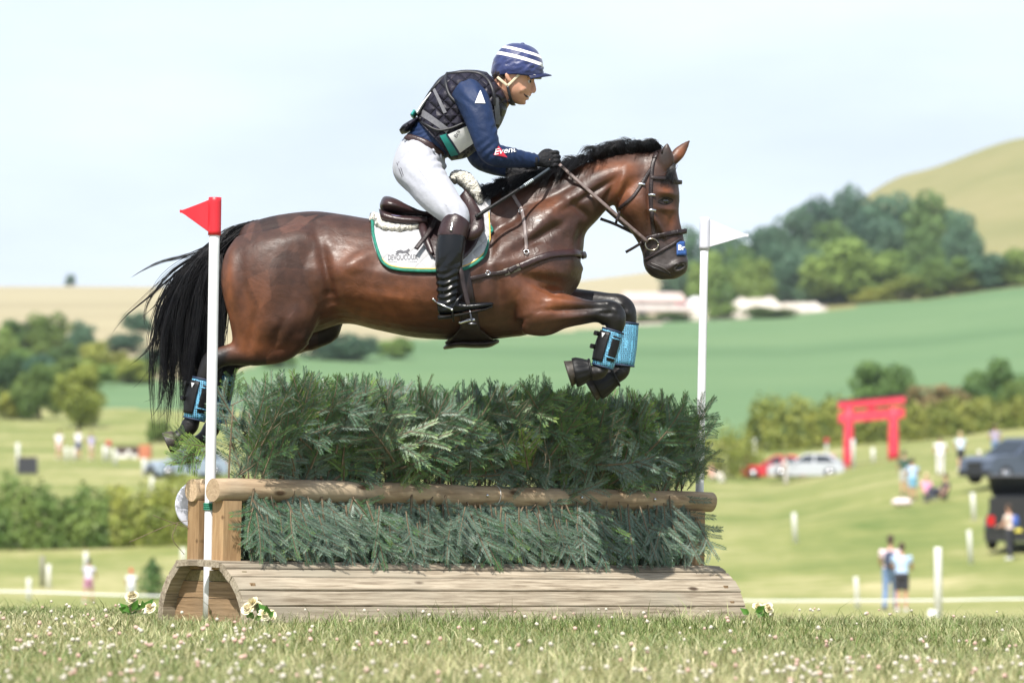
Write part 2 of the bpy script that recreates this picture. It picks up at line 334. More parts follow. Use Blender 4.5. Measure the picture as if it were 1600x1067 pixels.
def tree(px, D, top_row, width_px, kind, label, group, base_row=None):
    p = hit(px, base_row, 60, 2500) if base_row else on_ground(px, D); D = p[1]-CAM_Y; k = F/D; br_ = float(pix(*p)[1]); h = max((br_-top_row)/k*1.03, .6); w = width_px/k*1.42; TREE_N[0] += 1; n = TREE_N[0]
    root = empty('tree' if h > 2.6 else 'bush', p, (0, 0, n*2.4), label=label, cat='tree' if h > 2.6 else 'bush', group=group)
    t = put('trunk', TRUNKS[n % 3], root); t.scale = (h*.9, h*.9, h); c = put('crown', CROWNS[kind][n % 2], root); c.scale = (w, w, h); return root
GL, GR, GW, GH = 'trees on the slope below the wheat', 'trees beside the gateway hedge', 'trees of the wood under the hill', 'bushes along the crop field edge'
tree(124, 0, 570, 74, 2, 'round yellow green tree with a dark foot above the spectators', None, 668); tree(62, 0, 567, 64, 1, 'mid green bushy tree beside the round yellow green one', None, 656); tree(18, 0, 550, 46, 0, 'narrow dark tree left of the bushy tree', None, 634)
for px, b, t, w, k in ((75,566,487,66,1), (30,566,498,56,0), (98,584,532,50,0), (40,596,540,60,1), (128,556,500,44,3), (0,590,505,50,1)): tree(px, 0, t, w, k, {75: 'tallest leafy tree at the top of the thicket', 30: 'dark tree at the top of the thicket', 98: 'dark tree in the middle of the thicket', 40: 'mid green tree above the narrow dark one', 128: 'bluish tree at the thicket top against the wheat', 0: 'mid green tree at the outer end of the thicket'}[px], GL, b)
for px, b, t, w, k in ((12,620,560,60,2), (100,612,556,70,1), (58,604,552,66,3), (142,604,560,60,1), (205,600,560,56,2), (225,590,556,50,1), (90,640,596,60,2), (20,655,610,60,2)): tree(px, 0, t, w, k, {2: 'low yellowish shrub filling the foot of the thicket', 1: 'low mid green shrub filling the foot of the thicket', 3: 'low bluish shrub filling the foot of the thicket'}[k], 'shrubs at the foot of the thicket', b)
for px, b, t, w, k in ((150,592,531,60,2), (186,580,550,36,2), (172,596,570,46,1)): tree(px, 0, t, w, k, {150: 'larger yellowish bush at the thicket edge', 186: 'small bright yellowish bush behind the tail wisps', 172: 'low green bush at the crop edge of the thicket'}[px], 'yellowish bushes at the thicket edge', b)
for px, b, t, w, k in ((197,552,520,54,3), (210,520,487,44,3), (240,575,545,40,3), (285,560,530,50,3)): tree(px, 0, t, w, k, {197: 'bluish tree behind the flying wisps of the tail', 210: 'small bluish tree standing in the wheat', 240: 'bluish bush by the lower tail hair', 285: 'bluish tree hidden behind the tail'}[px], 'bluish trees beyond the thicket', b)
for px, b, t, w, k in ((505,562,516,60,3), (560,564,520,70,3), (615,560,524,50,1), (440,575,540,50,1)): tree(px, 0, t, w, k, {505: 'bluish tree just below the stifle of the horse', 560: 'wider bluish tree under the belly of the horse', 615: 'mid green tree under the belly of the horse', 440: 'mid green tree under the thigh of the horse'}[px], 'trees seen under the belly of the horse', b)
tree(110, 1405, 428, 13, 3, 'tiny lone bush on the far skyline', None); tree(247, 0, 655, 34, 1, 'small green bush beside the tail of the horse', None, 692)
tree(1382, 338, 562, 92, 0, 'dark rounded tree behind the red gateway', None); tree(1548, 336, 556, 92, 0, 'large dark tree at the end of the gateway hedge', None); tree(1594, 326, 588, 66, 1, 'lighter green tree against the large dark one', None)
for px, t, w in ((1452,600,70), (1492,604,60)): tree(px, 334, t, w, 4, {1452: 'rust coloured bush beside the dark rounded tree', 1492: 'rust coloured bush beside the large dark tree'}[px], 'rust coloured bushes in the hedge')
for px, D, t, w, k in ((1082,760,352,60,3), (1128,770,358,66,3), (1160,745,378,60,0), (1192,790,352,80,3), (1236,850,325,92,3), (1290,880,306,100,3), (1340,900,290,96,3), (1402,880,300,84,3), (1462,860,294,92,0), (1502,840,326,54,3), (1442,770,350,66,0), (1336,738,368,134,1), (1278,745,392,86,3), (1248,760,386,86,3), (1212,750,378,76,3), (1110,745,386,60,1), (1180,735,402,56,1), (1385,790,345,90,3), (1310,810,340,90,0), (1060,750,372,50,3)):
    tree(px, D, t, w, k, {1336: 'big rounded light green tree at the front of the wood', 1340: 'tallest tree on the crest of the wood below the hill', 1462: 'dark dome shaped tree against the tan hill', 1502: 'small last tree where the wood meets the hill field', 1442: 'very dark short tree below the dome shaped one', 1060: 'tree just behind the muzzle of the horse', 1082: 'tree between the muzzle and the white flag pole', 1128: 'tree behind the pointed white flag', 1180: 'low mid green tree behind the white chalk heap', 1110: 'mid green tree beside the white flag pole', 1160: 'dark tree just left of the white chalk heap', 1192: 'bluish tree rising over the white chalk heap', 1236: 'bluish tree on the falling edge of the wood', 1290: 'tall bluish tree next to the tallest one', 1402: 'bluish tree between the tallest and the dome shaped tree', 1278: 'bluish tree half behind the big light green one', 1248: 'bluish tree above the smaller chalk bank', 1212: 'bluish tree over the end of the chalk heap', 1385: 'bluish tree right behind the big light green one', 1310: 'dark tree in the middle of the wood'}.get(px, 'tall broad tree of the blue green wood'), GW)
for px, t, w, k in ((1482,402,86,1), (1540,396,86,3), (1592,388,70,1), (1425,430,90,2), (1376,448,66,2), (1510,425,70,2), (1570,420,60,1), (1455,415,60,1)): tree(px, 728, t, w, k, {1482: 'mid green bush above the crop below the dome shaped tree', 1540: 'bluish bush in the hedge line under the tan hill', 1592: 'mid green bush ending the hedge line above the crop', 1425: 'wide yellowish bush above the crop field', 1376: 'low yellowish bush beside the big light green tree', 1510: 'yellowish bush between green ones above the crop', 1570: 'lower mid green bush before the hedge line end', 1455: 'mid green bush under the very dark short tree'}[px], GH)
for px, t, w in ((1128,474,46), (1204,478,70), (1046,488,54), (1010,492,40)): tree(px, 700, t, w, 1, {1128: 'low bush next to the tan spoil bank', 1204: 'wide low bush in front of the white chalk heap', 1046: 'low bush before the pale shed', 1010: 'small low bush between the knee and the shed'}[px], 'low bushes before the pale yard')

def hedge(p0, p1, h, w, kind, label, n, size=.16, bulge=.25, seed=1):
    rs = np.random.default_rng(seed); p0, p1 = np.array(p0), np.array(p1); L_ = np.linalg.norm((p1-p0)[:2]); d = (p1-p0)/L_; nr = np.array([-d[1], d[0], 0]); root = empty('hedge', p0, label=label, cat='hedge')
    f = rs.uniform(0, 1, n); a = rs.uniform(-.15, math.pi+.15, n); lump = 1+bulge*(np.sin(f*L_*.9+rs.uniform(0, 6))*.5+np.sin(f*L_*2.3+rs.uniform(0, 6))*.45+np.sin(f*L_*4.7+rs.uniform(0, 6))*.3+np.sin(f*L_*.37)*.5); hh = h*lump*rs.uniform(.85, 1.05, n)
    r = rs.uniform(.70, 1.08, n); x = np.cos(a)*w*r*lump; z = np.maximum(np.abs(np.sin(a))**.6*hh*r, .05); z = np.where(rs.random(n) < .3, z*rs.uniform(.1, 1, n), z); g = p0[None, :]+np.outer(f*L_, d); C = g+np.outer(x, nr); C[:, 2] = ground_z(C[:, 0], C[:, 1])+z; N = np.outer(np.cos(a), nr)+np.outer(np.sin(a), (0, 0, 1)); V, Q = clumps(C-p0, N, size, rs); put('foliage', fast_mesh('foliage', V, Q, M_leafs[kind]), root)
    for k in range(int(L_/1.2)):
        b = d*(k+.5)*1.2; b[2] = float(ground_z(p0[0]+b[0], p0[1]+b[1]))-p0[2]; obj('stem', *tube([[b[0], b[1], b[2]-.05, .04], [b[0]+rs.normal(0, .1), b[1], b[2]+h*.4, .03], [b[0]+rs.normal(0, .2), b[1]+rs.normal(0, .2), b[2]+h*.8, .012]], 5, 6), M_bark, root)
    return root
def seg(pxa, ra, pxb, rb): return hit(pxa, ra, 60, 700), hit(pxb, rb, 60, 700)
a, b = seg(-120, 857, 165, 854); hedge(a, b, 2.05, .9, 1, 'thick green hedge across the lower meadow behind the ramp', 5200, .15, seed=3)
a, b = seg(165, 854, 420, 846); hedge(a, b, 2.0, .9, 2, 'yellower stretch of hedge meeting the number disc', 4200, .15, seed=4)
a, b = on_ground(1180, 318), on_ground(1330, 322); hedge(a, b, 3.2, 1.6, 2, 'bushy light green hedge left of the red gateway', 4200, .24, seed=5)
a, b = on_ground(1330, 322), on_ground(1640, 322); hedge(a, b, 2.6, 1.5, 2, 'long clipped hedge running behind the red gateway', 6000, .24, .15, seed=6)
a, b = hit(1118, 748, 60, 700), hit(1176, 742, 60, 700); hedge(a, b, 2.4, 1.2, 2, 'short yellow green hedge by the end of the brush', 1500, .2, .3, seed=8)
# small fir behind the ramp
def little_fir(px, row, top, label):
    p = hit(px, row, 60, 400); k = F/(p[1]-CAM_Y); h = (row-top)/k; root = empty('fir_tree', p, label=label, cat='tree'); obj('trunk', *tube([[0, 0, 0, .05*h], [0, 0, h*.95, .008*h]], 6, 6), M_bark, root); rs = np.random.default_rng(3); C, N = [], []
    for i in range(1600):
        z = rs.uniform(.06, 1)**.85; a = rs.uniform(0, 6.28); r = (1-z)**.8*.62*rs.uniform(.2, 1.1)*(1+.4*math.sin(z*26+a*2)); C.append((math.cos(a)*r*h, math.sin(a)*r*h, z*h-r*.22*h)); N.append((math.cos(a), math.sin(a), .6))
    V, Q = clumps(np.array(C), np.array(N), .05*h, rs); put('crown', fast_mesh('crown', V, Q, M_leafs[0]), root)
little_fir(238, 935, 872, 'small dark fir growing just past the ramp')

# ---- yard on the far slope
M_wallp = mat('pale_wall', (.40,.36,.32), (.52,.46,.42), rough=.85, scale=.8); M_roofp = mat('pink_roof', (.46,.36,.33), (.58,.48,.45), rough=.8, scale=1.5); M_dark = mat('dark_opening', (.03,.03,.035), rough=.6); M_chalk = mat('chalk_spoil', (.40,.36,.30), (.56,.52,.46), rough=.95, scale=.5, bump=.6); M_redc = mat('red_paint', (.50,.02,.03), rough=.35, coat=.4); M_whitec = mat('white_paint', (.72,.72,.72), rough=.35)
def barn(px, D, wpx, hpx, dep, label, wallm, roofm, rot=.25):
    p = on_ground(px, D); k = F/D; w, h = wpx/k, hpx/k; r = empty('barn', p, (0, 0, rot), label=label, cat='barn'); obj('wall', *box(-w/2, w/2, -dep/2, dep/2, -1, h*.6), wallm, r, smooth_=False)
    V = [(-w/2-.3, -dep/2-.4, h*.58), (w/2+.3, -dep/2-.4, h*.58), (w/2+.3, dep/2+.4, h*.58), (-w/2-.3, dep/2+.4, h*.58), (-w/2-.3, 0, h), (w/2+.3, 0, h)]; obj('roof', V, [(0, 1, 5, 4), (2, 3, 4, 5), (0, 4, 3), (1, 2, 5), (0, 3, 2, 1)], roofm, r, smooth_=False)
    for x in (-w*.25, w*.2): obj('door', *box(x-w*.06, x+w*.06, -dep/2-.06, -dep/2+.1, -.5, h*.42), M_dark, r, smooth_=False)
barn(1018, 745, 92, 36, 7, 'long low barn with pinkish roof on the far slope', M_wallp, M_roofp)
barn(1030, 715, 120, 20, 5, 'low pale shed below the pinkish barn', mat('tan_wall', (.42,.36,.28), (.52,.45,.36), rough=.9, scale=1), M_wallp, .1)
def mound(px, D, wpx, hpx, label, seed):
    p = on_ground(px, D); k = F/D; w, h = wpx/k, hpx/k; rs = np.random.default_rng(seed); n = 26; V, Fc = [], []
    for i in range(n+1):
        for j in range(n+1): x, y = i/n*2-1, j/n*2-1; r = math.hypot(x, y); z = min(.62, max(0, 1-r*r)**1.3*(1+.5*math.sin(x*4+seed)*math.cos(y*3)))+rs.normal(0, .035)*(r < 1); V.append((x*w/2, y*w*.35, (z*(.75+.25*math.sin(x*9+y*7+seed)))*h-.15*(r >= 1)))
    for i in range(n):
        for j in range(n): a = i*(n+1)+j; Fc.append((a, a+n+1, a+n+2, a+1))
    obj('chalk_heap', V, Fc, M_chalk, None, label=label, cat='heap').location = p
mound(1186, 730, 130, 34, 'big white chalk heap in the yard', 2); mound(1250, 716, 90, 22, 'smaller chalk bank sloping down to the crop', 5); mound(1105, 712, 70, 18, 'low tan spoil bank beside the white heap', 9)
p = on_ground(1088, 722); obj('white_tank', *tube([[0, 0, -.2, 1.5], [0, 0, 2.2, 1.5], [0, 0, 2.9, .9], [0, 0, 3.0, .2]], 18), M_whitec, None, label='round white tank next to the red van', cat='tank').location = p

# ---- red gateway
def gateway():
    a, b = hit(1326, 731, 100, 500), hit(1396, 716, 100, 500); D = (a[1]+b[1])/2-CAM_Y; a, b = on_ground(1326, D), on_ground(1396, D); k = F/D; d = norm(b-a); L_ = np.linalg.norm(b-a); root = empty('gateway', a, label='red painted timber gateway of two posts and crossbeams', cat='gateway'); M = mat('red_gate_paint', (.62,.03,.06), (.70,.05,.09), rough=.6, scale=2); Z = (a[2]+93/k)
    M2 = mat('dark_cap', (.05,.02,.03), rough=.6); off = a
    for q, w in ((a, .30), (b, .30)): obj('post', *tube([[q[0]-a[0], q[1]-a[1], q[2]-a[2]-.2, w*1.15], [q[0]-a[0], q[1]-a[1], Z-a[2], w*.95]], 14, 6), M, root)
    ux, uz = d[0], d[2]*0+.06
    def beam(z, e, hh, m, nm, dep=.28): V, Fc = box(-e, L_+e, -dep, dep, z, z+hh); V = np.array(V); V[:, 2] += V[:, 0]*.085; obj(nm, V, Fc, m, root, smooth_=False)
    beam(Z-a[2]-.05, .62, .45, M, 'top_beam'); beam(Z-a[2]+.40, .66, .10, M2, 'cap', .34); beam(Z-a[2]-.88, .60, .60, M, 'tie_beam', .22); V, Fc = box(L_/2-.25, L_/2+.25, -.14, .14, Z-a[2]-.25, Z-a[2]+.2); obj('strut', V, Fc, M, root, smooth_=False)
gateway()

# ---- white stakes and rope
M_stake = mat('white_stake', (.66,.65,.62), (.74,.73,.70), rough=.7, scale=3); M_grey = mat('grey_stake', (.22,.21,.17), (.30,.29,.24), rough=.8, scale=3)
def stake(px, base, top, m=M_stake, label='thin white marker stake in the meadow', group='white marker stakes in the meadow', D=None, wpx=7.5, lean=0.0, cap=None):
    p = on_ground(px, D) if D else hit(px, base, 60, 600); k = F/(p[1]-CAM_Y); h = max((float(pix(*p)[1])-top)/k, .3); w = min(wpx/k/2, .12); root = empty('stake', p, (0, lean, 0), label=label, cat='stake', group=group); obj('shaft', *tube([[0, 0, -.15, w], [0, 0, h*.985, w*.97], [0, 0, h, w*.9]], 8), m, root)
    if cap: obj('cap', *tube([[0, 0, h-.25, w*1.5], [0, 0, h+.05, w*1.4]], 10), cap, root)
SL = ((45,938,903), (76,920,882), (134,887,862), (286,880,856), (225,744,716), (237,772,744), (104,720,698), (115,720,699), (163,720,696), (180,727,702), (201,716,703), (28,738,692)); SR = ((1243,848,801), (1340,951,901), (1517,880,828), (1522,813,770), (1180,716,686), (1166,742,713), (1365,723,700))
for px, b, t in SL: stake(px, b, t, label={134: 'white stake just behind the child in pink shorts', 286: 'white stake beyond the top of the ramp arch', 225: 'white stake before the blue grey hatchback', 237: 'white stake at the hedge top under the hatchback', 28: 'white stake beside the dark mesh panel', 45: 'white stake crossed by the rope on the lower meadow', 76: 'white stake next to the grey wooden one', 201: 'short white stake against the low dark jump'}.get(px, 'white stake near the far meadow spectators'), group='white stakes on the lower meadow')
for px, b, t in SR: stake(px, b, t, label={1243: 'lone white stake in the open slope below the cars', 1340: 'white stake crossed by the rope near the two walkers', 1517: 'white stake below the open tailgate car', 1522: 'white stake between the two dark four wheel drives', 1180: 'white stake before the light green hedge', 1166: 'white stake by the short yellow green hedge', 1365: 'short white stake seen through the red gateway'}[px], group='white stakes on the spectators slope', lean=R(-3))
stake(66, 917, 868, M_grey, 'grey wooden stake among the white ones', None); stake(1465, 0, 855, label='tall white rope post with a brown top', group=None, D=67, wpx=13, cap=None); stake(1452, 0, 952, label='short leaning white peg at the foot of the rope post', group=None, D=66, wpx=16, lean=R(9))
stake(170, 720, 690, label='white stake with a red top near the spectators', group='red topped stakes', cap=M_redc); stake(1292, 716, 686, label='white stake with a red top near the gateway', group='red topped stakes', cap=M_redc); stake(1333, 732, 686, label='thick white post at the foot of the gateway', group=None, wpx=15)
pts = [np.array([*(np.array([(px-800)/F*D, D+CAM_Y])), CAM_H-(r-LEVEL)/F*D]) for px, r, D in ((-500,916,72), (0,923,70), (230,930,69), (700,936,68), (1170,938,67.5), (1465,937,67), (1600,935,67), (2300,930,67))]
obj('rope', *tube([[*p, .013] for p in pts], 6, 60), mat('white_rope', (.75,.76,.76), rough=.7), None, label='white rope strung low across the meadow behind the fence', cat='rope')
p = hit(42, 742, 60, 500); k = F/(p[1]-CAM_Y); r = empty('banner', p, label='dark mesh panel standing beside a white stake', cat='panel'); obj('panel', *box(-14/k, 16/k, -.05, .05, 2/k, 28/k), mat('dark_mesh', (.02,.022,.028), (.04,.04,.05), rough=.7, scale=20), r, smooth_=False)
for x in (-14/k, 16/k): obj('leg', *tube([[x, 0, -.1, .04], [x, 0, 28/k, .04]], 6), M_grey, r)
p = hit(208, 715, 60, 500); k = F/(p[1]-CAM_Y); r = empty('log_jump', p, label='low dark jump with orange end on the far meadow', cat='jump'); obj('beam', *box(-28/k, 10/k, -.5, .5, .1, 18/k), mat('dark_timber', (.05,.035,.03), (.09,.06,.05), rough=.8, scale=4), r, smooth_=False); obj('end_block', *box(10.2/k, 28/k, -.6, .6, -.1, 20/k), mat('orange_timber', (.38,.13,.07), (.48,.18,.10), rough=.8, scale=4), r, smooth_=False); obj('foot_rail', *box(-26/k, 8/k, -.7, -.52, -.1, 5/k), M_stake, r, smooth_=False)

# ---- cars
M_glass = mat('car_glass', (.012,.018,.026), rough=.06, spec=.8); M_tyre = mat('tyre', (.012,.012,.012), rough=.85); M_rim = mat('alloy', (.45,.45,.47), rough=.3, metal=.9); M_lamp = mat('head_lamp', (.75,.77,.8), rough=.08, spec=.8); M_tail = mat('tail_lamp', (.45,.01,.012), rough=.15); M_plate = mat('plate', (.7,.6,.1), rough=.5); M_trim = mat('black_trim', (.014,.014,.015), rough=.6)
def paint(name, c): m = mat(name, c, rough=.28, spec=.5, coat=.6); m.node_tree.nodes['Principled BSDF'].inputs['Coat Roughness'].default_value = .05; return m
def car(pos, heading, label, pm, L_=4.2, W=1.78, H=1.46, suv=False, tailgate=False, name='parked_car', cat='car'):
    root = empty(name, pos, (0, 0, heading), label=label, cat=cat); h0 = .30 if suv else .20; sh = .62*H if suv else .60*H; hx = L_/2; hood = .56*H if not suv else .60*H
    body = [(-hx, h0+.12), (-hx-.02, sh*.62), (-hx+.05, sh*.95), (-hx*.62, sh), (hx*.36, sh), (hx*.80, hood), (hx*.97, hood*.86), (hx, h0+.25), (hx*.97, h0)]; body = [(-hx*.95, h0)]+body
    def slab(poly, wf, nm, m, par=root):
        V, n = [], len(poly)
        for y in (-1, -.93, .93, 1):
            for x, z in poly: q = 1.0 if abs(y) < 1 else .965; V.append((x*q, y*wf(z), h0+(z-h0)*(.985 if abs(y) == 1 else 1)))
        Fc = [tuple(range(n)), tuple(range(3*n, 4*n))[::-1]]
        for k in range(3):
            for i in range(n): j = (i+1) % n; Fc.append((k*n+i, (k+1)*n+i, (k+1)*n+j, k*n+j))
        return obj(nm, V, Fc, m, par, smooth_=False)
    slab(body, lambda z: W/2*(1-.06*max(0, (z-sh*.7))/H), 'body', pm)
    rf = [(-hx*.90, sh-.01), (-hx*(.80 if suv else .62), H*.97), (-hx*.45, H), (hx*.02, H*.985), (hx*.42, sh-.01)]; slab(rf, lambda z: W/2*(.96-.20*(z-sh)/(H-sh)), 'cabin', pm)
    wd = lambda x, z: W/2*(.96-.20*(z-sh)/(H-sh))+.006
    for s in (-1, 1):
        for q in ([(-hx*.80, sh+.05), (-hx*.70 if suv else -hx*.56, H*.90), (-hx*.24, H*.93), (-hx*.24, sh+.05)], [(-hx*.19, sh+.05), (-hx*.19, H*.93), (hx*.02, H*.91), (hx*.30, sh+.05)]): obj('side_window', [(x, s*wd(x, z), z) for x, z in q], [(0, 1, 2, 3)], M_glass, root, smooth_=False)
        obj('mirror', *ball((hx*.30, s*(W/2+.09), sh+.10), (.07, .10, .07), 10, 6), pm, root)
        obj('headlight', *ball((hx*.90, s*W*.36, hood*.80), (.16, .20, .10), 10, 6), M_lamp, root); obj('tail_light', *box(-hx-.04, -hx+.12, s*W*.38-.12, s*W*.38+.12, sh*.70, sh*.98), M_tail, root, smooth_=False)
        for x in (-hx*.62, hx*.64):
            r = .36 if suv else .31; w = obj('wheel', *tube([[x, s*(W/2-.20), r, r*.9], [x, s*(W/2-.16), r, r], [x, s*(W/2+.0), r, r], [x, s*(W/2+.03), r, r*.9]], 22, up=(0, 0, 1)), M_tyre, root); obj('rim', *tube([[x, s*(W/2+.0), r, r*.64], [x, s*(W/2+.045), r, r*.60]], 18, up=(0, 0, 1)), M_rim, w)
    fx = lambda z: hx*.42+(hx*.02-hx*.42)*(z-sh)/(H*.985-sh)+.012; obj('windscreen', [(fx(z), y*W/2*(.92-.20*(z-sh)/(H-sh)), z) for z, y in ((sh+.04, -.94), (sh+.04, .94), (H*.93, .94), (H*.93, -.94))], [(0, 1, 2, 3)], M_glass, root, smooth_=False)
    obj('front_bumper', *box(hx*.93, hx+.03, -W*.47, W*.47, h0, h0+.22), M_trim, root, smooth_=False); obj('grille', *box(hx*.96, hx+.015, -W*.22, W*.22, h0+.27, hood*.78), M_trim, root, smooth_=False); obj('rear_bumper', *box(-hx-.05, -hx+.1, -W*.48, W*.48, h0-.02, h0+.24), M_trim, root, smooth_=False); obj('number_plate', *box(-hx-.07, -hx-.045, -.26, .26, h0+.28, h0+.39), M_plate, root, smooth_=False)
    if tailgate:
        obj('boot_opening', *box(-hx-.035, -hx*.72, -W*.41, W*.41, h0+.30, H*.93), mat('boot_lining', (.018,.018,.020), rough=.9), root, smooth_=False); V, Fc = box(-.82, 0, -W*.42, W*.42, -.035, .035); V = np.array(V); a = R(-18); c, s = math.cos(a), math.sin(a); V = np.c_[V[:, 0]*c-V[:, 2]*s-hx*.78, V[:, 1], V[:, 0]*s+V[:, 2]*c+H*.98]; V[:, 2] += (V[:, 0]+hx*.78)*-.45; tg = obj('tailgate', V, Fc, pm, root, smooth_=False)
        V2, F2 = box(-.70, -.15, -W*.36, W*.36, .036, .042); V2 = np.array(V2); V2 = np.c_[V2[:, 0]*c-V2[:, 2]*s-hx*.78, V2[:, 1], V2[:, 0]*s+V2[:, 2]*c+H*.98]; V2[:, 2] += (V2[:, 0]+hx*.78)*-.45; obj('tailgate_glass', V2, F2, M_glass, tg, smooth_=False)
    else:
        bx_ = lambda z: -hx*.90+(-hx*(.80 if suv else .62)+hx*.90)*(z-sh)/(H*.97-sh)-.012; obj('rear_window', [(bx_(z), y*W/2*(.92-.20*(z-sh)/(H-sh)), z) for z, y in ((sh+.05, .92), (sh+.05, -.92), (H*.90, -.92), (H*.90, .92))], [(0, 1, 2, 3)], M_glass, root, smooth_=False)
    return root
car(hit(292, 746, 60, 600), R(205), 'blue grey hatchback parked behind the hind hooves', paint('bluegrey_paint', (.28,.34,.43)), 4.2, 1.8, 1.62)
car(on_ground(1262, 238), R(168), 'silver estate car parked below the gateway', paint('silver_paint', (.42,.44,.48)), 4.3, 1.78, 1.42)
car(on_ground(1212, 250), R(172), 'bright red car behind the silver estate', paint('bright_red_paint', (.50,.02,.03)), 3.9, 1.7, 1.40)
car(on_ground(1590, 172), R(215), 'dark blue four wheel drive facing downhill with sunlit bonnet', paint('dark_blue_paint', (.055,.070,.105)), 4.6, 1.95, 1.85, True)
car(on_ground(1606, 139), R(72), 'black four wheel drive with its tailgate raised', paint('black_paint', (.010,.012,.018)), 4.6, 1.95, 1.80, True, True)
p = on_ground(1072, 735); car(p, R(10), 'small red van beside the pale yard', paint('van_red', (.5,.03,.05)), 4.2, 1.8, 2.0, True, name='parked_van', cat='van')

# ---- people in the distance
M_pskin = mat('spectator_skin', (.46,.25,.17), (.54,.30,.21), rough=.55, scale=8); CL = {}
def cloth(c):
    if c not in CL: CL[c] = mat('cloth_%d' % len(CL), c, tuple(min(1, v*1.25) for v in c), rough=.8, scale=9, bump=.2)
    return CL[c]
def person(pos, heading, h, top, bottom, label, pose='stand', hair=(.05,.03,.02), hat=None, shorts=False, group=None, bag=None, seed=0):
    rs = np.random.default_rng(seed); s = h/1.75; root = empty('person', pos, (0, 0, heading), label=label, cat='person', group=group); z0 = 0
    st = .16 if pose == 'walk' else .03
    if pose == 'sit':
        hip = (0, 0, .18); kn = [(.42, -.12, .46), (.46, .13, .44)]; an = [(.66, -.14, .06), (.72, .14, .06)]; ch = (-.12, 0, .56); nk = (-.10, 0, .78)
    else:
        hip = (0, 0, .92); kn = [(st*.6+.02, -.10, .49), (-st*.4+.02, .10, .49)]; an = [(st, -.11, .07), (-st*1.1, .11, .07)]; ch = (.03, 0, 1.26); nk = (.04, 0, 1.48)
    hd = (nk[0]+.03, 0, nk[2]+.17); sh = [(nk[0]-.02, y, nk[2]-.07) for y in (-.19, .19)]
    el = [(sh[i][0]+.03+(.10 if pose != 'stand' else 0), (-.26, .26)[i], sh[i][2]-.28) for i in (0, 1)]; wr = [(el[i][0]+.16, (-.20, .20)[i], el[i][2]-.17+(.12 if pose == 'hold' else 0)) for i in (0, 1)]
    T = lambda pts, grow=0.0, n=12: tube([[p[0]*s, p[1]*s, p[2]*s, (r+grow)*s, (r2+grow)*s] for p, r, r2 in pts], n, 14)
    torso = [(hip, .125, .165), ((hip[0]*.5+ch[0]*.5, 0, (hip[2]+ch[2])/2), .105, .145), (ch, .12, .175), ((nk[0]-.01, 0, nk[2]-.06), .085, .15)]
    G = Geo(); G.add(*T(torso)); G.add(*T([((nk[0], 0, nk[2]-.08), .06, .065), ((nk[0]+.01, 0, nk[2]+.02), .052, .052), ((hd[0], 0, hd[2]-.03), .06, .06)])); G.add(*ball(np.array(hd)*s, np.array((.095, .075, .115))*s, 14, 10)); G.add(*ball((np.array(hd)+(.092, 0, -.015))*s, np.array((.02, .014, .02))*s, 8, 6))
    legs = [[((hip[0], (-.09, .09)[i], hip[2]-.02), .09, .09), (kn[i], .058, .058), ((kn[i][0]*.55+an[i][0]*.45, kn[i][1], kn[i][2]*.6+an[i][2]*.4), .056, .056), (an[i], .037, .037)] for i in (0, 1)]; arms = [[(sh[i], .056, .056), (el[i], .041, .041), (wr[i], .029, .029), ((wr[i][0]+.07, wr[i][1], wr[i][2]-.04), .03, .018), ((wr[i][0]+.12, wr[i][1], wr[i][2]-.08), .012, .012)] for i in (0, 1)]
    for l in legs+arms: G.add(*T(l))
    for i in (0, 1): G.add(*T([((an[i][0]-.05, an[i][1], an[i][2]-.03), .04, .04), ((an[i][0]+.14, an[i][1], an[i][2]-.045), .028, .045)]))
    V, Fc = remesh(*G.arr(), .022*s, 2, .4); obj('body', V, Fc, M_pskin, root)
    G = Geo(); G.add(*T([(torso[0][0], .13, .17)]+torso[1:], .016, 16))
    for i in (0, 1): G.add(*T([(sh[i], .056, .056), ((sh[i][0]*.45+el[i][0]*.55, sh[i][1]*.45+el[i][1]*.55, sh[i][2]*.45+el[i][2]*.55), .05, .05)], .018))
    V, Fc = remesh(*G.arr(), .022*s, 2, .4); obj('shirt', V, Fc, cloth(top), root)
    G = Geo(); G.add(*T([((hip[0], 0, hip[2]+.08), .12, .16), (hip, .128, .168), ((hip[0]+.01, 0, hip[2]-.08), .10, .15)], .02))
    for l in legs:
        l2 = l if not shorts else [l[0], ((l[0][0][0]*.15+l[1][0][0]*.85, l[0][0][1]*.15+l[1][0][1]*.85, l[0][0][2]*.15+l[1][0][2]*.85), .068, .068)]; G.add(*T(l2, .018))
    V, Fc = remesh(*G.arr(), .022*s, 2, .4); obj('shorts' if shorts else 'trousers', V, Fc, cloth(bottom), root)
    hm_ = cloth(hat or hair); V, Fc = ball((np.array(hd)+(-.012, 0, .022))*s, np.array((.103, .086, .108))*s, 14, 10); V = np.array(V); V[:, 0] -= np.clip((hd[2]-.01)*s-V[:, 2], 0, 1)*.8; obj('hat' if hat else 'hair', V, Fc, hm_, root)
    if hat: obj('hat_brim', *tube([[hd[0]*s, 0, (hd[2]+.055)*s, .13*s], [hd[0]*s, 0, (hd[2]+.065)*s, .11*s]], 16), hm_, root)
    for i in (0, 1): obj('shoe', *T([((an[i][0]-.06, an[i][1], an[i][2]-.03), .048, .05), ((an[i][0]+.15, an[i][1], an[i][2]-.04), .034, .05)], .004), cloth((.5,.5,.5) if rs.random() < .5 else (.06,.06,.07)), root)
    if bag: obj('bag', *ball((np.array(ch)+(-.20, -.02, -.06))*s, np.array((.10, .15, .22))*s, 12, 8), cloth(bag), root)
    return root
W_, LB, PK, DK, GN, DN = (.66,.66,.68), (.36,.48,.66), (.66,.30,.44), (.03,.03,.04), (.03,.07,.05), (.13,.20,.34)
G1, G2 = 'spectators on the slope', 'spectators on the far meadow'
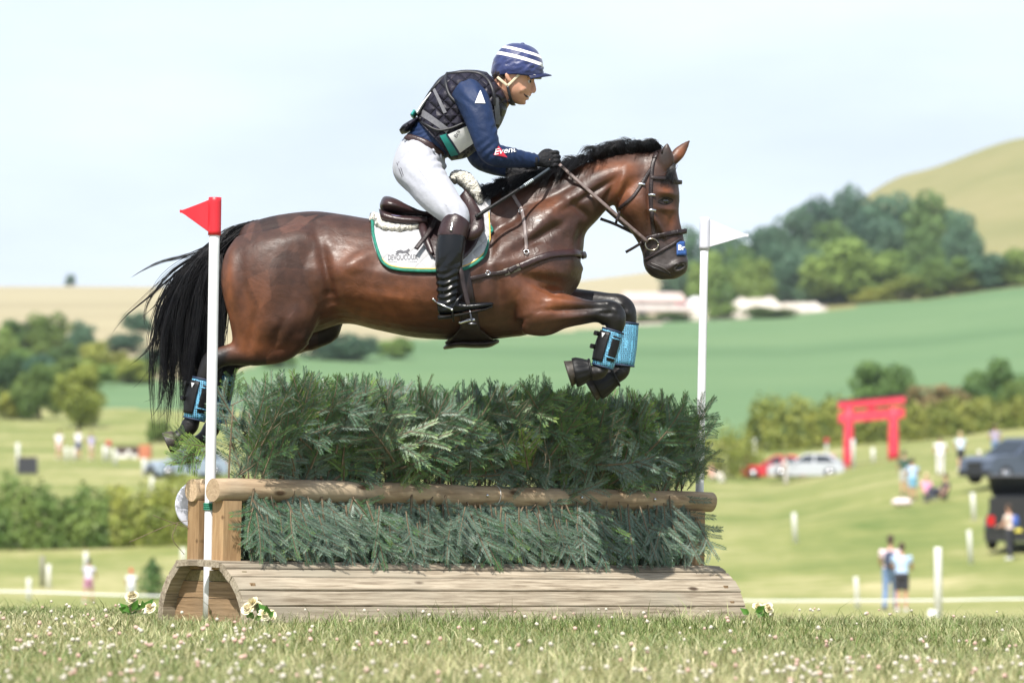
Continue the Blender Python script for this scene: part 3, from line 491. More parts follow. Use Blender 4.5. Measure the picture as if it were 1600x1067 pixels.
person(hit(1391, 953, 60, 400), R(75), 1.80, (.66,.52,.58), DN, 'walker in pale pink top with dark backpack seen from behind', 'walk', bag=(.04,.05,.09), seed=1)
person(hit(1409, 955, 60, 400), R(80), 1.62, LB, DK, 'walker in light blue shirt and dark shorts, elbow out', 'hold', shorts=True, seed=2)
person(on_ground(1578, 134), R(150), 1.72, (.62,.50,.44), DK, 'person in peach top and dark trousers behind the open tailgate', 'hold', bag=(.05,.10,.35), seed=3)
person(on_ground(1413, 176), R(95), 1.82, GN, (.45,.43,.42), 'spectator in dark green top standing next to the gateway post', shorts=True, seed=4, group=None); person(on_ground(1426, 172), R(100), 1.66, LB, (.20,.42,.60), 'spectator in light blue top and blue shorts', shorts=True, seed=5)
person(on_ground(1449, 171), R(-60), 1.75, PK, (.02,.03,.10), 'blonde spectator in pink top sitting on the slope', 'sit', hair=(.55,.42,.25), seed=6); person(on_ground(1474, 168), R(200), 1.8, DK, DK, 'spectator in black sitting with legs stretched out', 'sit', seed=7)
person(on_ground(1469, 198), R(90), 1.80, W_, (.60,.58,.6), 'spectator in white shirt and pale trousers standing on the slope', seed=8); person(on_ground(1501, 200), R(110), 1.76, (.50,.60,.72), DK, 'spectator in pale blue shirt and black shorts', shorts=True, hair=(.45,.33,.2), seed=9)
person(on_ground(1527, 186), R(150), 1.7, W_, (.5,.4,.36), 'spectator in white sitting by the dark blue car', 'sit', hair=(.6,.58,.55), seed=10); person(on_ground(1555, 205), R(90), 1.75, (.30,.26,.36), DN, 'spectator in mauve top above the dark blue car', seed=11)
person(hit(1113, 752, 100, 500), R(-40), 1.75, (.52,.30,.24), (.6,.55,.5), 'person in tan top half hidden by the end of the brush', 'sit', seed=12); person(on_ground(1228, 236), R(180), 1.6, W_, (.5,.46,.44), 'person in white in front of the red car', seed=13)
person(hit(92, 717, 60, 600), R(80), 1.80, (.68,.64,.66), (.6,.40,.36), 'spectator in white with pinkish legs on the far meadow', shorts=True, seed=14); person(hit(122, 716, 60, 600), R(60), 1.84, W_, (.10,.10,.2), 'spectator in white shirt and dark hat on the far meadow', hat=(.05,.04,.05), shorts=True, seed=15); person(hit(143, 718, 60, 600), R(120), 1.66, (.36,.34,.55), (.6,.45,.4), 'spectator in violet grey top on the far meadow', shorts=True, seed=16)
person(hit(138, 941, 60, 400), R(70), 1.22, (.50,.48,.60), (.42,.20,.30), 'child in grey top and pink shorts on the lower meadow', 'walk', hair=(.03,.03,.04), shorts=True, seed=17); person(hit(205, 945, 60, 400), R(100), .95, (.66,.66,.7), (.5,.5,.55), 'small child in white with a red hat beside the little fir', hat=(.6,.06,.06), seed=18)
p = on_ground(1409, 168); obj('picnic_bag', *ball((0, 0, .15), (.42, .3, .17), 12, 8), cloth((.66,.54,.56)), None, label='pale pink bag lying on the slope', cat='bag').location = p

# ================================================================== THE HORSE
HX = P(640, 968)                                        # root under the horse's middle
def p3(px, py, y, *r): 
    a = P(px, py, y); return [a[0], y, a[2], *r]
def horse_body():
    G = Geo()
    # trunk: px,py top ; px,py bottom ; half width ; pinch at the top
    G.add(*pairs([(368,372, 372,455, .05, .0), (380,353, 384,490, .13, .1), (405,343, 408,515, .20, .15), (440,335, 440,528, .25, .22), (490,330, 490,520, .275, .25), (535,335, 540,506, .285, .25),
        (585,343, 590,516, .300, .22), (640,347, 645,527, .318, .2), (695,344, 700,531, .318, .25), (735,322, 745,532, .300, .45), (765,304, 790,528, .275, .55), (800,300, 830,520, .25, .5),
        (832,318, 868,498, .225, .35), (862,345, 898,452, .17, .15), (885,370, 912,420, .10, .0)], 32, 90))
    G.add(*ball(P(870, 424), (.118, .15, .13), 20, 14))
    # neck
    G.add(*pairs([(735,322, 850,480, .21, .6), (765,303, 893,436, .20, .62), (800,290, 910,398, .165, .55), (845,275, 915,366, .135, .5), (890,262, 932,346, .112, .45), (930,250, 950,326, .098, .4),
        (965,242, 966,316, .092, .35), (1000,237, 985,312, .088, .3), (1026,237, 1002,305, .075, .25)], 28, 60))
    # head
    G.add(*pairs([(1022,236, 990,258, .050), (1045,243, 973,286, .078), (1057,268, 962,308, .096, .1), (1061,292, 961,322, .104, .25), (1062,312, 966,336, .103, .3), (1061,330, 977,350, .090, .3),
        (1063,347, 988,366, .073, .25), (1067,364, 998,382, .062, .2), (1071,385, 1004,399, .062, .12), (1074,402, 1005,411, .067, .05), (1075,415, 1009,422, .066), (1071,427, 1018,432, .055), (1056,436, 1032,437, .030)], 24, 60))
    # ears
    for (tip, b0, b1, y0, y1) in (((1043,223), (1024,262), (1052,262), -.055, -.075), ((1079,218), (1040,250), (1060,254), .055, .085)):
        t = p3(*tip, y1); m0 = p3((b0[0]+b1[0])/2, (b0[1]+b1[1])/2, y0)
        w = abs(b1[0]-b0[0])/336/2
        q = lambda f, ra, rb: [*(np.array(m0)+(np.array(t)-np.array(m0))*f), ra, rb]
        G.add(*tube([q(-.2, w*.7, .02), q(.1, w*.95, .026), q(.4, w*1.0, .024), q(.7, w*.62, .016), q(.93, w*.22, .007), q(1.0, .003, .003)], 12, 18))
    # shoulders and fore legs (near = -y)
    for s, L in ((-1, dict(sh=[(812,400,.13,.13,.06), (822,450,.16,.125,.075), (838,488,.165,.105,.07)], fore=[(826,482,.15,.115,.075), (850,488,.155,.112,.08), (880,486,.155,.084,.070), (910,487,.15,.061,.057), (932,487,.145,.050,.05), (945,488,.145,.062,.055), (957,494,.145,.064,.056), (961,509,.145,.047,.048), (956,525,.145,.033,.033), (949,550,.145,.030,.031), (942,568,.145,.034,.034), (936,579,.145,.041,.040), (926,583,.145,.036,.036), (914,581,.145,.031,.033), (902,577,.145,.036,.038)])),
                 (1, dict(sh=[(820,400,.13,.13,.06), (832,445,.16,.125,.075), (850,475,.165,.10,.07)], fore=[(850,478,.15,.10,.075), (890,474,.15,.075,.068), (925,472,.145,.055,.055), (950,474,.14,.050,.05), (965,478,.14,.060,.055), (974,487,.14,.062,.056), (980,503,.14,.046,.048), (980,525,.14,.032,.033), (977,552,.14,.030,.031), (974,570,.14,.036,.034), (970,580,.14,.041,.040), (960,589,.14,.035,.036), (948,595,.14,.031,.033), (938,600,.14,.036,.038)]))):
        for key in ('sh', 'fore'):
            G.add(*tube([p3(a, b, s*y, r1, r2) for a, b, y, r1, r2 in L[key]], 18, 14 if key == 'sh' else 60))
    # hind quarters: thigh as flat deep masses, then gaskin, hock, cannon
    G.add(*pairs([(372,372, 470,352, .05, 0, -.13), (355,400, 505,372, .10, .0, -.155), (349,430, 515,425, .125, 0, -.165), (351,460, 508,480, .125, 0, -.165), (361,500, 490,526, .105, 0, -.16), (366,530, 468,546, .08, 0, -.15), (364,556, 440,560, .055, 0, -.145)], 24, 40))
    G.add(*pairs([(372,372, 490,352, .05, 0, .13), (357,400, 525,372, .10, .0, .155), (352,430, 540,425, .125, 0, .165), (356,460, 545,470, .125, 0, .165), (370,495, 534,505, .105, 0, .16), (378,520, 522,530, .08, 0, .15), (375,545, 490,545, .055, 0, .145)], 24, 40))
    G.add(*tube([p3(a, b, -.145, r1, r2) for a, b, r1, r2 in [(470,520,.06,.06), (440,540,.075,.065), (405,548,.070,.058), (372,552,.056,.05), (348,557,.047,.043), (333,563,.050,.044), (323,580,.042,.04), (316,600,.033,.034), (309,628,.031,.032), (302,652,.035,.035), (297,664,.042,.04), (290,674,.036,.036), (281,682,.034,.036), (274,687,.038,.042)]], 16, 60))
    G.add(*tube([p3(a, b, .145, r1, r2) for a, b, r1, r2 in [(500,510,.07,.06), (470,525,.075,.065), (430,540,.070,.058), (395,552,.056,.05), (372,560,.047,.043), (359,568,.050,.044), (352,588,.042,.04), (347,610,.033,.034), (341,636,.031,.032), (335,658,.035,.035), (330,670,.042,.04), (323,680,.036,.036), (314,688,.034,.036), (307,693,.038,.042)]], 16, 60))
    # tail dock
    G.add(*tube([p3(415,358,0,.05,.04), p3(390,358,0,.034,.03), p3(371,368,0,.026,.026), p3(352,392,0,.018,.018)], 12, 14))
    V, Fc = remesh(*G.arr(), 0.0075, 7, 0.5)
    # muscles, bones and folds: px, py, half sizes in px along / across, turn (deg, + = rising to the right), height in mm ; on both flanks
    B = [(470,372,60,22,10,7), (420,400,38,40,0,5), (497,360,12,40,-20,-4), (512,420,10,55,12,-16), (545,452,26,40,-25,8), (560,415,40,14,30,10), (520,470,14,26,10,-16), (455,505,38,20,20,7), (388,470,10,60,5,-7), (368,440,10,60,5,6), (430,450,22,55,-12,6), (478,540,22,14,20,8), (536,500,16,10,30,-9), (600,470,70,14,-4,4),
         (402,505,8,50,-12,-5), (440,520,8,34,-25,-5), (500,385,20,20,0,8),
         (765,400,10,60,-12,-9), (800,385,20,55,-62,9), (782,355,9,45,-60,-8), (846,372,9,58,-58,-11), (868,345,36,14,-35,9), (880,320,40,10,28,7), (905,330,30,8,-40,-10), (850,310,40,9,22,-8), (835,345,30,16,-30,7), (800,340,16,16,0,-6),
         (862,410,34,24,-15,10), (892,402,12,26,0,8), (845,440,36,9,-6,-9), (812,462,26,34,18,10), (780,455,10,50,6,-9), (835,497,26,18,20,8), (858,456,26,6,-18,-14), (868,432,30,14,-6,8), (818,520,16,12,10,8), (800,500,12,26,-20,-8),
         (880,474,40,7,-3,6), (890,486,46,4,3,-8), (900,497,40,5,6,5), (860,478,12,16,0,6), (925,476,22,4,0,4),
         (930,300,46,6,32,-9), (940,275,46,14,20,7), (965,295,9,26,-28,10), (952,305,6,26,-28,-10), (975,270,14,22,-30,6), (905,372,8,22,-18,-7), (890,290,30,8,26,-5),
         (985,318,26,24,-40,7), (1012,322,5,46,2,-9), (1022,345,24,4,-58,9), (1040,303,15,6,-8,8), (1040,316,10,7,-5,-5), (1040,328,14,5,-5,6), (1048,355,8,22,-4,-6), (1032,372,26,5,-58,-5), (1060,417,10,8,25,8), (1058,413,22,5,25,6), (1022,420,18,9,-12,5), (1034,405,8,14,0,-3),
         (948,478,7,6,0,5), (960,487,6,5,0,4), (952,491,8,4,20,-4), (967,500,5,8,0,3), (940,492,10,3,0,-4), (936,583,6,5,0,4), (972,474,7,6,0,4), (982,488,5,7,0,4), (710,470,60,40,0,5), (745,490,30,12,-10,-6), (660,500,60,10,-4,3)]
    for it in range(1):
        N = vnormals(V, Fc); u, v = pix(V[:, 0], 0*V[:, 1], V[:, 2]); D = np.zeros(len(V))
        for (cx, cy, a, b, ang, h) in B:
            c, s = math.cos(R(ang)), math.sin(R(ang)); du, dv = u-cx, -(v-cy); e1, e2 = (du*c+dv*s)/a, (-du*s+dv*c)/b
            D += h*0.001*2.0*np.exp(-(e1*e1+e2*e2)*1.3)
        V = V + N*(D*np.abs(N[:, 1])**0.7)[:, None]
    # nostrils and mouth
    for cx, cy, a, b, ang, h in [(1061,418,7.5,4.0,22,-26)]:
        N = vnormals(V, Fc); u, v = pix(V[:, 0], 0*V[:, 1], V[:, 2]); c, s = math.cos(R(ang)), math.sin(R(ang)); du, dv = u-cx, -(v-cy); e1, e2 = (du*c+dv*s)/a, (-du*s+dv*c)/b
        V = V + N*(h*0.001*np.exp(-(e1*e1+e2*e2)**1.5)*(np.abs(N[:, 1]) > .25))[:, None]
    u, v = pix(V[:, 0], 0*V[:, 1], V[:, 2]); N = vnormals(V, Fc)
    g = lambda cx, cy, a, b: np.exp(-(((u-cx)/a)**2+((v-cy)/b)**2))
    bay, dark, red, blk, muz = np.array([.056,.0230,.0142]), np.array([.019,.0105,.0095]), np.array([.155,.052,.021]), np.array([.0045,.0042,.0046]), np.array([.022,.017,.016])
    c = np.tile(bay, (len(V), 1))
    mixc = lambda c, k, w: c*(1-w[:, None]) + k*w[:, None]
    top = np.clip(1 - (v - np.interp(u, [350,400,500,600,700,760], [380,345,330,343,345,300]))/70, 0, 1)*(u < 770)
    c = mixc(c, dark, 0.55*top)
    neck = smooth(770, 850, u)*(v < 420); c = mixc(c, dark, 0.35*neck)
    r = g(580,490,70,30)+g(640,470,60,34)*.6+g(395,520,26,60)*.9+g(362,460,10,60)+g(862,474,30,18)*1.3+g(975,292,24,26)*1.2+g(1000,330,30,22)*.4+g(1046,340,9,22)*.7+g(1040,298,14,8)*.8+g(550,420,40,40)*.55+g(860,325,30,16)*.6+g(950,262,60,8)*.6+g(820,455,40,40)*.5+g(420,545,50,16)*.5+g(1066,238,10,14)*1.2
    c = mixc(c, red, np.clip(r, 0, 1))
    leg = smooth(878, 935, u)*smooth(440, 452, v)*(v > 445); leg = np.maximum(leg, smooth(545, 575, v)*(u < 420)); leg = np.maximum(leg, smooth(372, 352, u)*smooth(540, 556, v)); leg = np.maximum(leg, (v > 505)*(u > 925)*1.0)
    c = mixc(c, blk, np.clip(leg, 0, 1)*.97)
    mz = smooth(360, 395, v)*(u > 985)*(u < 1100)*(v < 445); c = mixc(c, muz, mz*.9)
    c = mixc(c, blk, np.clip(g(1037,316,17,9)*1.1+g(1061,418,9,5)*1.2, 0, 1)*.85*(v < 440))
    c = mixc(c, muz, g(1036,245,14,22)*.85*(V[:, 1] < 0))
    c = mixc(c, dark, np.clip(smooth(505, 530, v)*(u > 480)*(u < 800), 0, 1)*.5)  # underside shade mixed into the belly's coat colour
    c = mixc(c, dark*.5, ((u > 495) & (u < 560) & (v > 490) & (V[:, 1] > .03)).astype(float)*.8)  # shade on the far stifle, painted into the coat colour
    # quarter marks: squares and shark teeth brushed into the coat
    def poly(pts):
        ins = np.zeros(len(V), dtype=bool); p = np.array(pts, dtype=float)
        for i in range(len(p)):
            (x0, y0), (x1, y1) = p[i], p[(i+1) % len(p)]; cnd = ((y0 > v) != (y1 > v)); xi = (x1-x0)*(v-y0)/(y1-y0+1e-9)+x0; ins ^= cnd & (u < xi)
        return ins
    qm = np.zeros(len(V)); 
    for pts, w in (([(405,342),(432,338),(440,360),(414,366)], 1), ([(470,336),(520,334),(470,358)], 1), ([(432,410),(450,396),(470,398),(480,424),(425,422)], .8), ([(425,452),(450,424),(478,430),(482,446),(440,450)], .5), ([(385,372),(392,345),(400,350),(396,380)], -.7), ([(440,360),(470,338),(478,342),(500,336),(470,364),(446,370)], -.8), ([(392,440),(425,425),(430,470),(412,486)], -.5)): qm = np.where(poly(pts) & (V[:, 1] < 0), w, qm)
    c = c*(1 - 0.45*np.clip(qm, 0, 1) + 0.9*np.clip(-qm, 0, 1))[:, None]
    vein = np.clip(g(815,365,55,50)+g(865,420,50,34)+g(900,370,26,40)+g(1005,335,26,22)*.8, 0, 1)*(v < 520)
    return V, Fc, c, np.c_[vein, vein, vein]
def coat_material():
    m = mat('bay_coat', (0,0,0), attr='coat', rough=0.40, scale=22, spec=0.42, coat=0.0, sheen=0.0)
    N, L = m.node_tree.nodes, m.node_tree.links; b = N['Principled BSDF']; b.inputs['Coat Roughness'].default_value = 0.28
    tc = N.new('ShaderNodeTexCoord')
    # fine hair + sweaty wrinkles + veins as relief
    n1 = N.new('ShaderNodeTexNoise'); n1.inputs['Scale'].default_value = 13; n1.inputs['Detail'].default_value = 8; n1.inputs['Roughness'].default_value = 0.6; n1.inputs['Distortion'].default_value = 0.6
    n2 = N.new('ShaderNodeTexNoise'); n2.inputs['Scale'].default_value = 180; n2.inputs['Detail'].default_value = 3
    mp = N.new('ShaderNodeMapping'); mp.inputs['Scale'].default_value = (.35, 1, 1)
    vo = N.new('ShaderNodeTexVoronoi'); vo.feature = 'DISTANCE_TO_EDGE'; vo.inputs['Scale'].default_value = 10.0
    wv = N.new('ShaderNodeVectorMath'); wv.operation = 'ADD'; nd = N.new('ShaderNodeTexNoise'); nd.inputs['Scale'].default_value = 5; sc_ = N.new('ShaderNodeVectorMath'); sc_.operation = 'SCALE'; sc_.inputs['Scale'].default_value = 0.35
    L.new(tc.outputs['Object'], nd.inputs['Vector']); L.new(nd.outputs['Color'], sc_.inputs[0]); L.new(tc.outputs['Object'], wv.inputs[0]); L.new(sc_.outputs[0], wv.inputs[1]); L.new(wv.outputs[0], vo.inputs['Vector'])
    ve = N.new('ShaderNodeMapRange'); ve.inputs['From Min'].default_value = 0.0; ve.inputs['From Max'].default_value = 0.05; ve.inputs['To Min'].default_value = 1; ve.inputs['To Max'].default_value = 0
    L.new(vo.outputs['Distance'], ve.inputs['Value'])
    nm = N.new('ShaderNodeTexNoise'); nm.inputs['Scale'].default_value = 2.3; L.new(tc.outputs['Object'], nm.inputs['Vector'])
    mk_ = N.new('ShaderNodeMapRange'); mk_.inputs['From Min'].default_value = 0.52; mk_.inputs['From Max'].default_value = 0.62; va = N.new('ShaderNodeAttribute'); va.attribute_name = 'vein'
    vm = N.new('ShaderNodeMath'); vm.operation = 'MULTIPLY'; L.new(ve.outputs['Result'], vm.inputs[0]); L.new(va.outputs['Fac'], vm.inputs[1])
    L.new(tc.outputs['Object'], n1.inputs['Vector']); L.new(tc.outputs['Object'], mp.inputs['Vector']); L.new(mp.outputs['Vector'], n2.inputs['Vector'])
    a = N.new('ShaderNodeMath'); a.operation = 'MULTIPLY_ADD'; a.inputs[1].default_value = 0.16; L.new(vm.outputs[0], a.inputs[0]); L.new(n1.outputs['Fac'], a.inputs[2])
    a2 = N.new('ShaderNodeMath'); a2.operation = 'MULTIPLY_ADD'; a2.inputs[1].default_value = 0.10; L.new(n2.outputs['Fac'], a2.inputs[0]); L.new(a.outputs[0], a2.inputs[2])
    bp = N.new('ShaderNodeBump'); bp.inputs['Strength'].default_value = 0.34; bp.inputs['Distance'].default_value = 0.012; L.new(a2.outputs[0], bp.inputs['Height']); L.new(bp.outputs['Normal'], b.inputs['Normal'])
    n3 = N.new('ShaderNodeTexNoise'); n3.inputs['Scale'].default_value = 55; n3.inputs['Detail'].default_value = 6; n3.inputs['Roughness'].default_value = .7; m3 = N.new('ShaderNodeMapping'); m3.inputs['Scale'].default_value = (.45, 1, 1.2); L.new(tc.outputs['Object'], m3.inputs['Vector']); L.new(m3.outputs['Vector'], n3.inputs['Vector']); av = N.new('ShaderNodeMath'); av.operation = 'MULTIPLY_ADD'; av.inputs[1].default_value = 1.5; L.new(n3.outputs['Fac'], av.inputs[0]); sb = N.new('ShaderNodeMath'); sb.operation = 'SUBTRACT'; sb.inputs[1].default_value = .75; L.new(nm.outputs['Fac'], sb.inputs[0]); L.new(sb.outputs[0], av.inputs[2])
    rr = N.new('ShaderNodeMapRange'); rr.inputs['From Min'].default_value = .1; rr.inputs['From Max'].default_value = .9; rr.inputs['To Min'].default_value = 0.30; rr.inputs['To Max'].default_value = 0.64; L.new(av.outputs[0], rr.inputs['Value']); L.new(rr.outputs['Result'], b.inputs['Roughness'])
    return m
M_coat = coat_material()
M_hair = mat('black_hair', (.004,.004,.0055), (.012,.011,.012), rough=0.40, scale=30, spec=0.28)
M_hoof = mat('hoof', (.018,.015,.013), (.05,.04,.03), rough=0.55, scale=40, bump=.2)
M_eye = mat('horse_eye', (.006,.004,.003), rough=0.05, spec=0.8)
horse = empty('horse', HX, label='bay horse with black mane and tail leaping over the brush fence', cat='horse')
HV, HF, HC, HVE = horse_body()
HN = vnormals(HV, HF)
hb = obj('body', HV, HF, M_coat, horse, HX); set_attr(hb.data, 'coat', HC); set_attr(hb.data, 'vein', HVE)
HB = BVHTree.FromPolygons([tuple(v) for v in HV], HF)
def drape(px, py, off=0.004, side=-1, y0=None):
    "point on the horse's flank seen at the pixel (side -1 = near flank)"
    a = P(px, py); o = Vector((a[0], side*2.0, a[2])); h = HB.ray_cast(o, Vector((0, -side, 0)))
    if h[0] is None:
        h = HB.find_nearest(Vector((a[0], side*0.1, a[2]))); nn = h[1]
        q = np.array(h[0]); return np.array([q[0], q[1]+side*off, q[2]]), np.array([0, side, 0.0])
    n = np.array(h[1]); n = n if n[1]*side > 0 else -n
    return np.array(h[0]) + n*off, n
def sheet(grid_px, off, thick, side=-1, relax=3):
    "a draped panel: rows of pixels -> closed slab lying on the flank"
    g = [[drape(a, b, off, side) for a, b in row] for row in grid_px]
    A = np.array([[q[0] for q in row] for row in g]); 
    for _ in range(relax):
        B = A.copy(); B[1:-1, 1:-1] = (A[:-2, 1:-1]+A[2:, 1:-1]+A[1:-1, :-2]+A[1:-1, 2:])/4; B[:, :, 0] = A[:, :, 0]; B[:, :, 2] = A[:, :, 2]; A = B
    du, dv = np.gradient(A, axis=1), np.gradient(A, axis=0); Nn = np.cross(du, dv); Nn /= np.linalg.norm(Nn, axis=2, keepdims=True)+1e-9
    Nn *= np.sign(Nn[..., 1:2]*side+1e-9); O = A + Nn*thick; r, c = A.shape[:2]
    V = np.vstack([O.reshape(-1, 3), A.reshape(-1, 3)]); k = r*c; Fc = []
    for i in range(r-1):
        for j in range(c-1):
            a = i*c+j; Fc += [(a, a+1, a+c+1, a+c), (k+a, k+a+c, k+a+c+1, k+a+1)]
    rim = [j for j in range(c)]+[i*c+c-1 for i in range(1, r)]+[(r-1)*c+j for j in range(c-2, -1, -1)]+[i*c for i in range(r-2, 0, -1)]
    for i in range(len(rim)): a, b = rim[i], rim[(i+1) % len(rim)]; Fc.append((a, k+a, k+b, b))
    return V, Fc, O
def ribbon(pts, normals, w, th, n=None):
    "flat strap along points, lying across the given normals"
    p = np.asarray(pts, dtype=float); Nn = np.asarray(normals, dtype=float)
    if n: q = spline(np.c_[p, Nn], n); p, Nn = q[:, :3], q[:, 3:]
    w = np.broadcast_to(w, (len(p),)); T = np.gradient(p, axis=0); rings = []
    for i in range(len(p)):
        t = norm(T[i]); nn = norm(Nn[i]-t*np.dot(Nn[i], t)); s = np.cross(t, nn); h, k = w[i]/2, th
        rings.append([p[i]-s*h, p[i]-s*h*.9+nn*k*.8, p[i]-s*h*.3+nn*k, p[i]+s*h*.3+nn*k, p[i]+s*h*.9+nn*k*.8, p[i]+s*h])
    return loft(rings)
def strap(pxs, w, th=0.004, off=0.002, side=-1, n=None):
    px = spline(np.array(pxs, dtype=float), n or max(12, 4*len(pxs))) if len(pxs) > 1 else pxs
    if px.shape[1] == 2: pass
    q = [drape(a, b, off, side) for a, b in px[:, :2]]; p = np.array([a for a, _ in q]); nn = np.array([b for _, b in q])
    for _ in range(2): p[1:-1] = (p[:-2]+2*p[1:-1]+p[2:])/4
    return ribbon(p, nn, w, th)
# eyes
for s in (-1, 1):
    q, nrm = drape(1039, 316, -0.009, s); V, Fc = ball(q, (.021, .016, .0155), 16, 10); e = obj('eye', V, Fc, M_eye, horse, HX)
    G = Geo(); 
    for dy, k in ((-5.5, 1), (5.0, -1)):
        pts = [drape(1039+dx, 316+dy*math.cos(dx/12*1.5)-(dx*.12), -0.001, s)[0] for dx in (-12, -7, -2, 3, 8, 12)]
        G.add(*tube([[*p, .003] for p in pts], 6, 14))
    G.obj('eyelid', mat('eyelid', (.007,.005,.005), rough=.6, spec=.2), e, HX)
M_dark_skin = mat('dark_skin', (.006,.005,.005), rough=.45); M_lip = mat('grey_lip', (.028,.022,.021), (.045,.037,.034), rough=.45, scale=40)
for s in (-1, 1):
    q = np.array([drape(1060.5+8.5*math.cos(t)*math.cos(R(24))+4.0*math.sin(t)*math.sin(R(24)), 418.5-8.5*math.cos(t)*math.sin(R(24))*1.0+4.6*math.sin(t)*math.cos(R(24)), .001, s)[0] for t in np.linspace(0, 2*math.pi, 21)[:-1]])
    c = q.mean(0)+np.array([0, -s*.004, 0]); V = np.vstack([q, c]); nst = obj('nostril', V, [(i, (i+1) % 20, 20) for i in range(20)], M_dark_skin, horse, HX)
    obj('nostril_rim', *tube([[*p, .0052 if 2 < k % 20 < 17 else .0042] for k, p in enumerate(np.vstack([q, q[:1]]))], 8), M_lip, nst, HX)
    mo = [drape(a, b, .0005, s)[0] for a, b in ((1011,414), (1020,419), (1030,423), (1040,427), (1048,432))]
    obj('mouth_line', *tube([[*p, .0028] for p in mo], 6, 20), M_dark_skin, horse, HX)
    obj('lip_fold', *tube([[*drape(a, b, -.001, s)[0], .0045] for a, b in ((1016,412), (1026,416), (1037,421), (1046,428))], 8, 20), M_lip, horse, HX)
# hooves: p3 top ring to ground edge
def hoof(top, sole, y, r0, r1, n):
    a, b = np.array(p3(*top, y)), np.array(p3(*sole, y)); q = lambda f, r: [*(a+(b-a)*f), r, r*1.0]
    V, Fc = tube([q(0, r0*.9), q(.1, r0), q(.6, (r0+r1)/2), q(1, r1)], 16, 8); return obj('hoof', V, Fc, M_hoof, horse, HX)
hoof((906,578), (887,584), -.145, .050, .062, 0); hoof((941,598), (922,609), .14, .050, .062, 0)
hoof((276,686), (261,693), -.145, .045, .055, 0); hoof((309,692), (294,699), .145, .045, .055, 0)

# tail and mane: many thin locks of hair in one mesh each
def hair_locks(paths, name, parent, off, mats=M_hair, k=3, seg=12):
    VV, FF, base = [], [], 0
    for pth, r0 in paths:
        c = spline(np.asarray(pth), seg); T = np.gradient(c, axis=0); t = np.linspace(0, 1, seg); r = r0*(1-t**2.2)*(0.35+0.65*np.minimum(1, t*5))+0.0003
        ph = np.linspace(0, 2*math.pi, k, endpoint=False)+random.random()*6
        a = np.cross(T, [0.1, 1, 0.05]); a /= np.linalg.norm(a, axis=1, keepdims=True)+1e-9; b = np.cross(T, a); b /= np.linalg.norm(b, axis=1, keepdims=True)+1e-9
        ring = c[:, None, :] + (a[:, None, :]*np.cos(ph)[None, :, None] + b[:, None, :]*np.sin(ph)[None, :, None])*r[:, None, None]
        VV.append(ring.reshape(-1, 3)); i, j = np.meshgrid(np.arange(seg-1), np.arange(k), indexing='ij'); j2 = (j+1) % k
        FF.append(np.stack([i*k+j, i*k+j2, (i+1)*k+j2, (i+1)*k+j], -1).reshape(-1, 4)+base); base += seg*k
    return put(name, fast_mesh(name, np.concatenate(VV)-np.asarray(off), np.concatenate(FF), mats, smooth_=True), parent)
def lock(guide, n, spread, r, tipk=.35, wave=2.0):
    "n fine strands gathered round a guide path of px,py,y rows"
    g = spline(np.array(guide, dtype=float), 9); out = []; f = np.linspace(0, 1, 9); prof = np.minimum(1, .35+f*2.2)*(1-(1-tipk)*np.clip((f-.55)/.45, 0, 1)); w1, w2 = random.uniform(0, 6), random.uniform(5, 9)
    for i in range(n):
        o = np.array([random.gauss(0, 1), random.gauss(0, 1), random.gauss(0, 1)])*np.array([spread, spread*.4, spread/336*1.1]); cut = random.uniform(.72, 1.0); q = []
        for k in range(9):
            ff = f[k]*cut; b = np.array([np.interp(ff, f, g[:, j]) for j in range(3)]); b = b+o*prof[k]; b[0] += wave*math.sin(w1+ff*w2)*ff; q.append(p3(b[0], b[1], b[2]))
        out.append((np.array(q)[:, :3], r*random.uniform(.6, 1.3)))
    return out
def tail_paths():
    out = []; spine = spline(np.array([(402,345), (384,350), (366,360), (346,382), (330,408)], dtype=float), 40)
    for i in range(96):
        a = spine[int(min(39, abs(random.gauss(0, .45))*39))]; endy = random.uniform(600, 690) if random.random() < .72 else random.uniform(500, 610); fan = random.gauss(0, 1)
        ex = np.interp(endy, [500, 580, 672], [292, 286, 290])+fan*23+(random.uniform(15, 45) if random.random() < .24 else 0); yy = random.gauss(0, .05)
        g = [(a[0], a[1], random.gauss(0, .014)), (a[0]*.55+325*.45-6, a[1]+22+random.gauss(0, 4), yy*.4), (314+fan*14+random.gauss(0, 4), 430+random.gauss(0, 8), yy), (300+fan*18+(ex-300)*.3, 430*.5+endy*.5, yy*1.2), (ex, endy, yy*1.4)]
        out += lock(g, 34, 4.8, .0014, .5, 5.5)
    wisps = [((332,388),(270,432),(235,460),(195,495),(178,522)), ((335,395),(280,450),(250,500),(232,545),(194,575)), ((325,420),(262,470),(258,530),(225,590),(204,607)), ((330,385),(265,425),(230,470),(225,505),(245,520)),
             ((320,430),(262,490),(256,560),(250,620),(225,628)), ((318,430),(258,500),(262,580),(252,630),(232,655)), ((345,376),(300,398),(268,405),(240,415),(190,440)), ((325,410),(275,440),(248,480),(244,520),(232,560)), ((318,440),(268,520),(270,600),(262,640),(240,662)), ((330,400),(270,450),(256,480),(252,510),(240,530)), ((335,390),(285,420),(262,450),(248,470),(215,500))]
    for w in wisps: out += lock([(*p, random.gauss(0, .02)) for p in w], random.randint(14, 24), 3.2, .0011, .12, 3.0)
    return out
hair_locks(tail_paths(), 'tail', horse, HX)
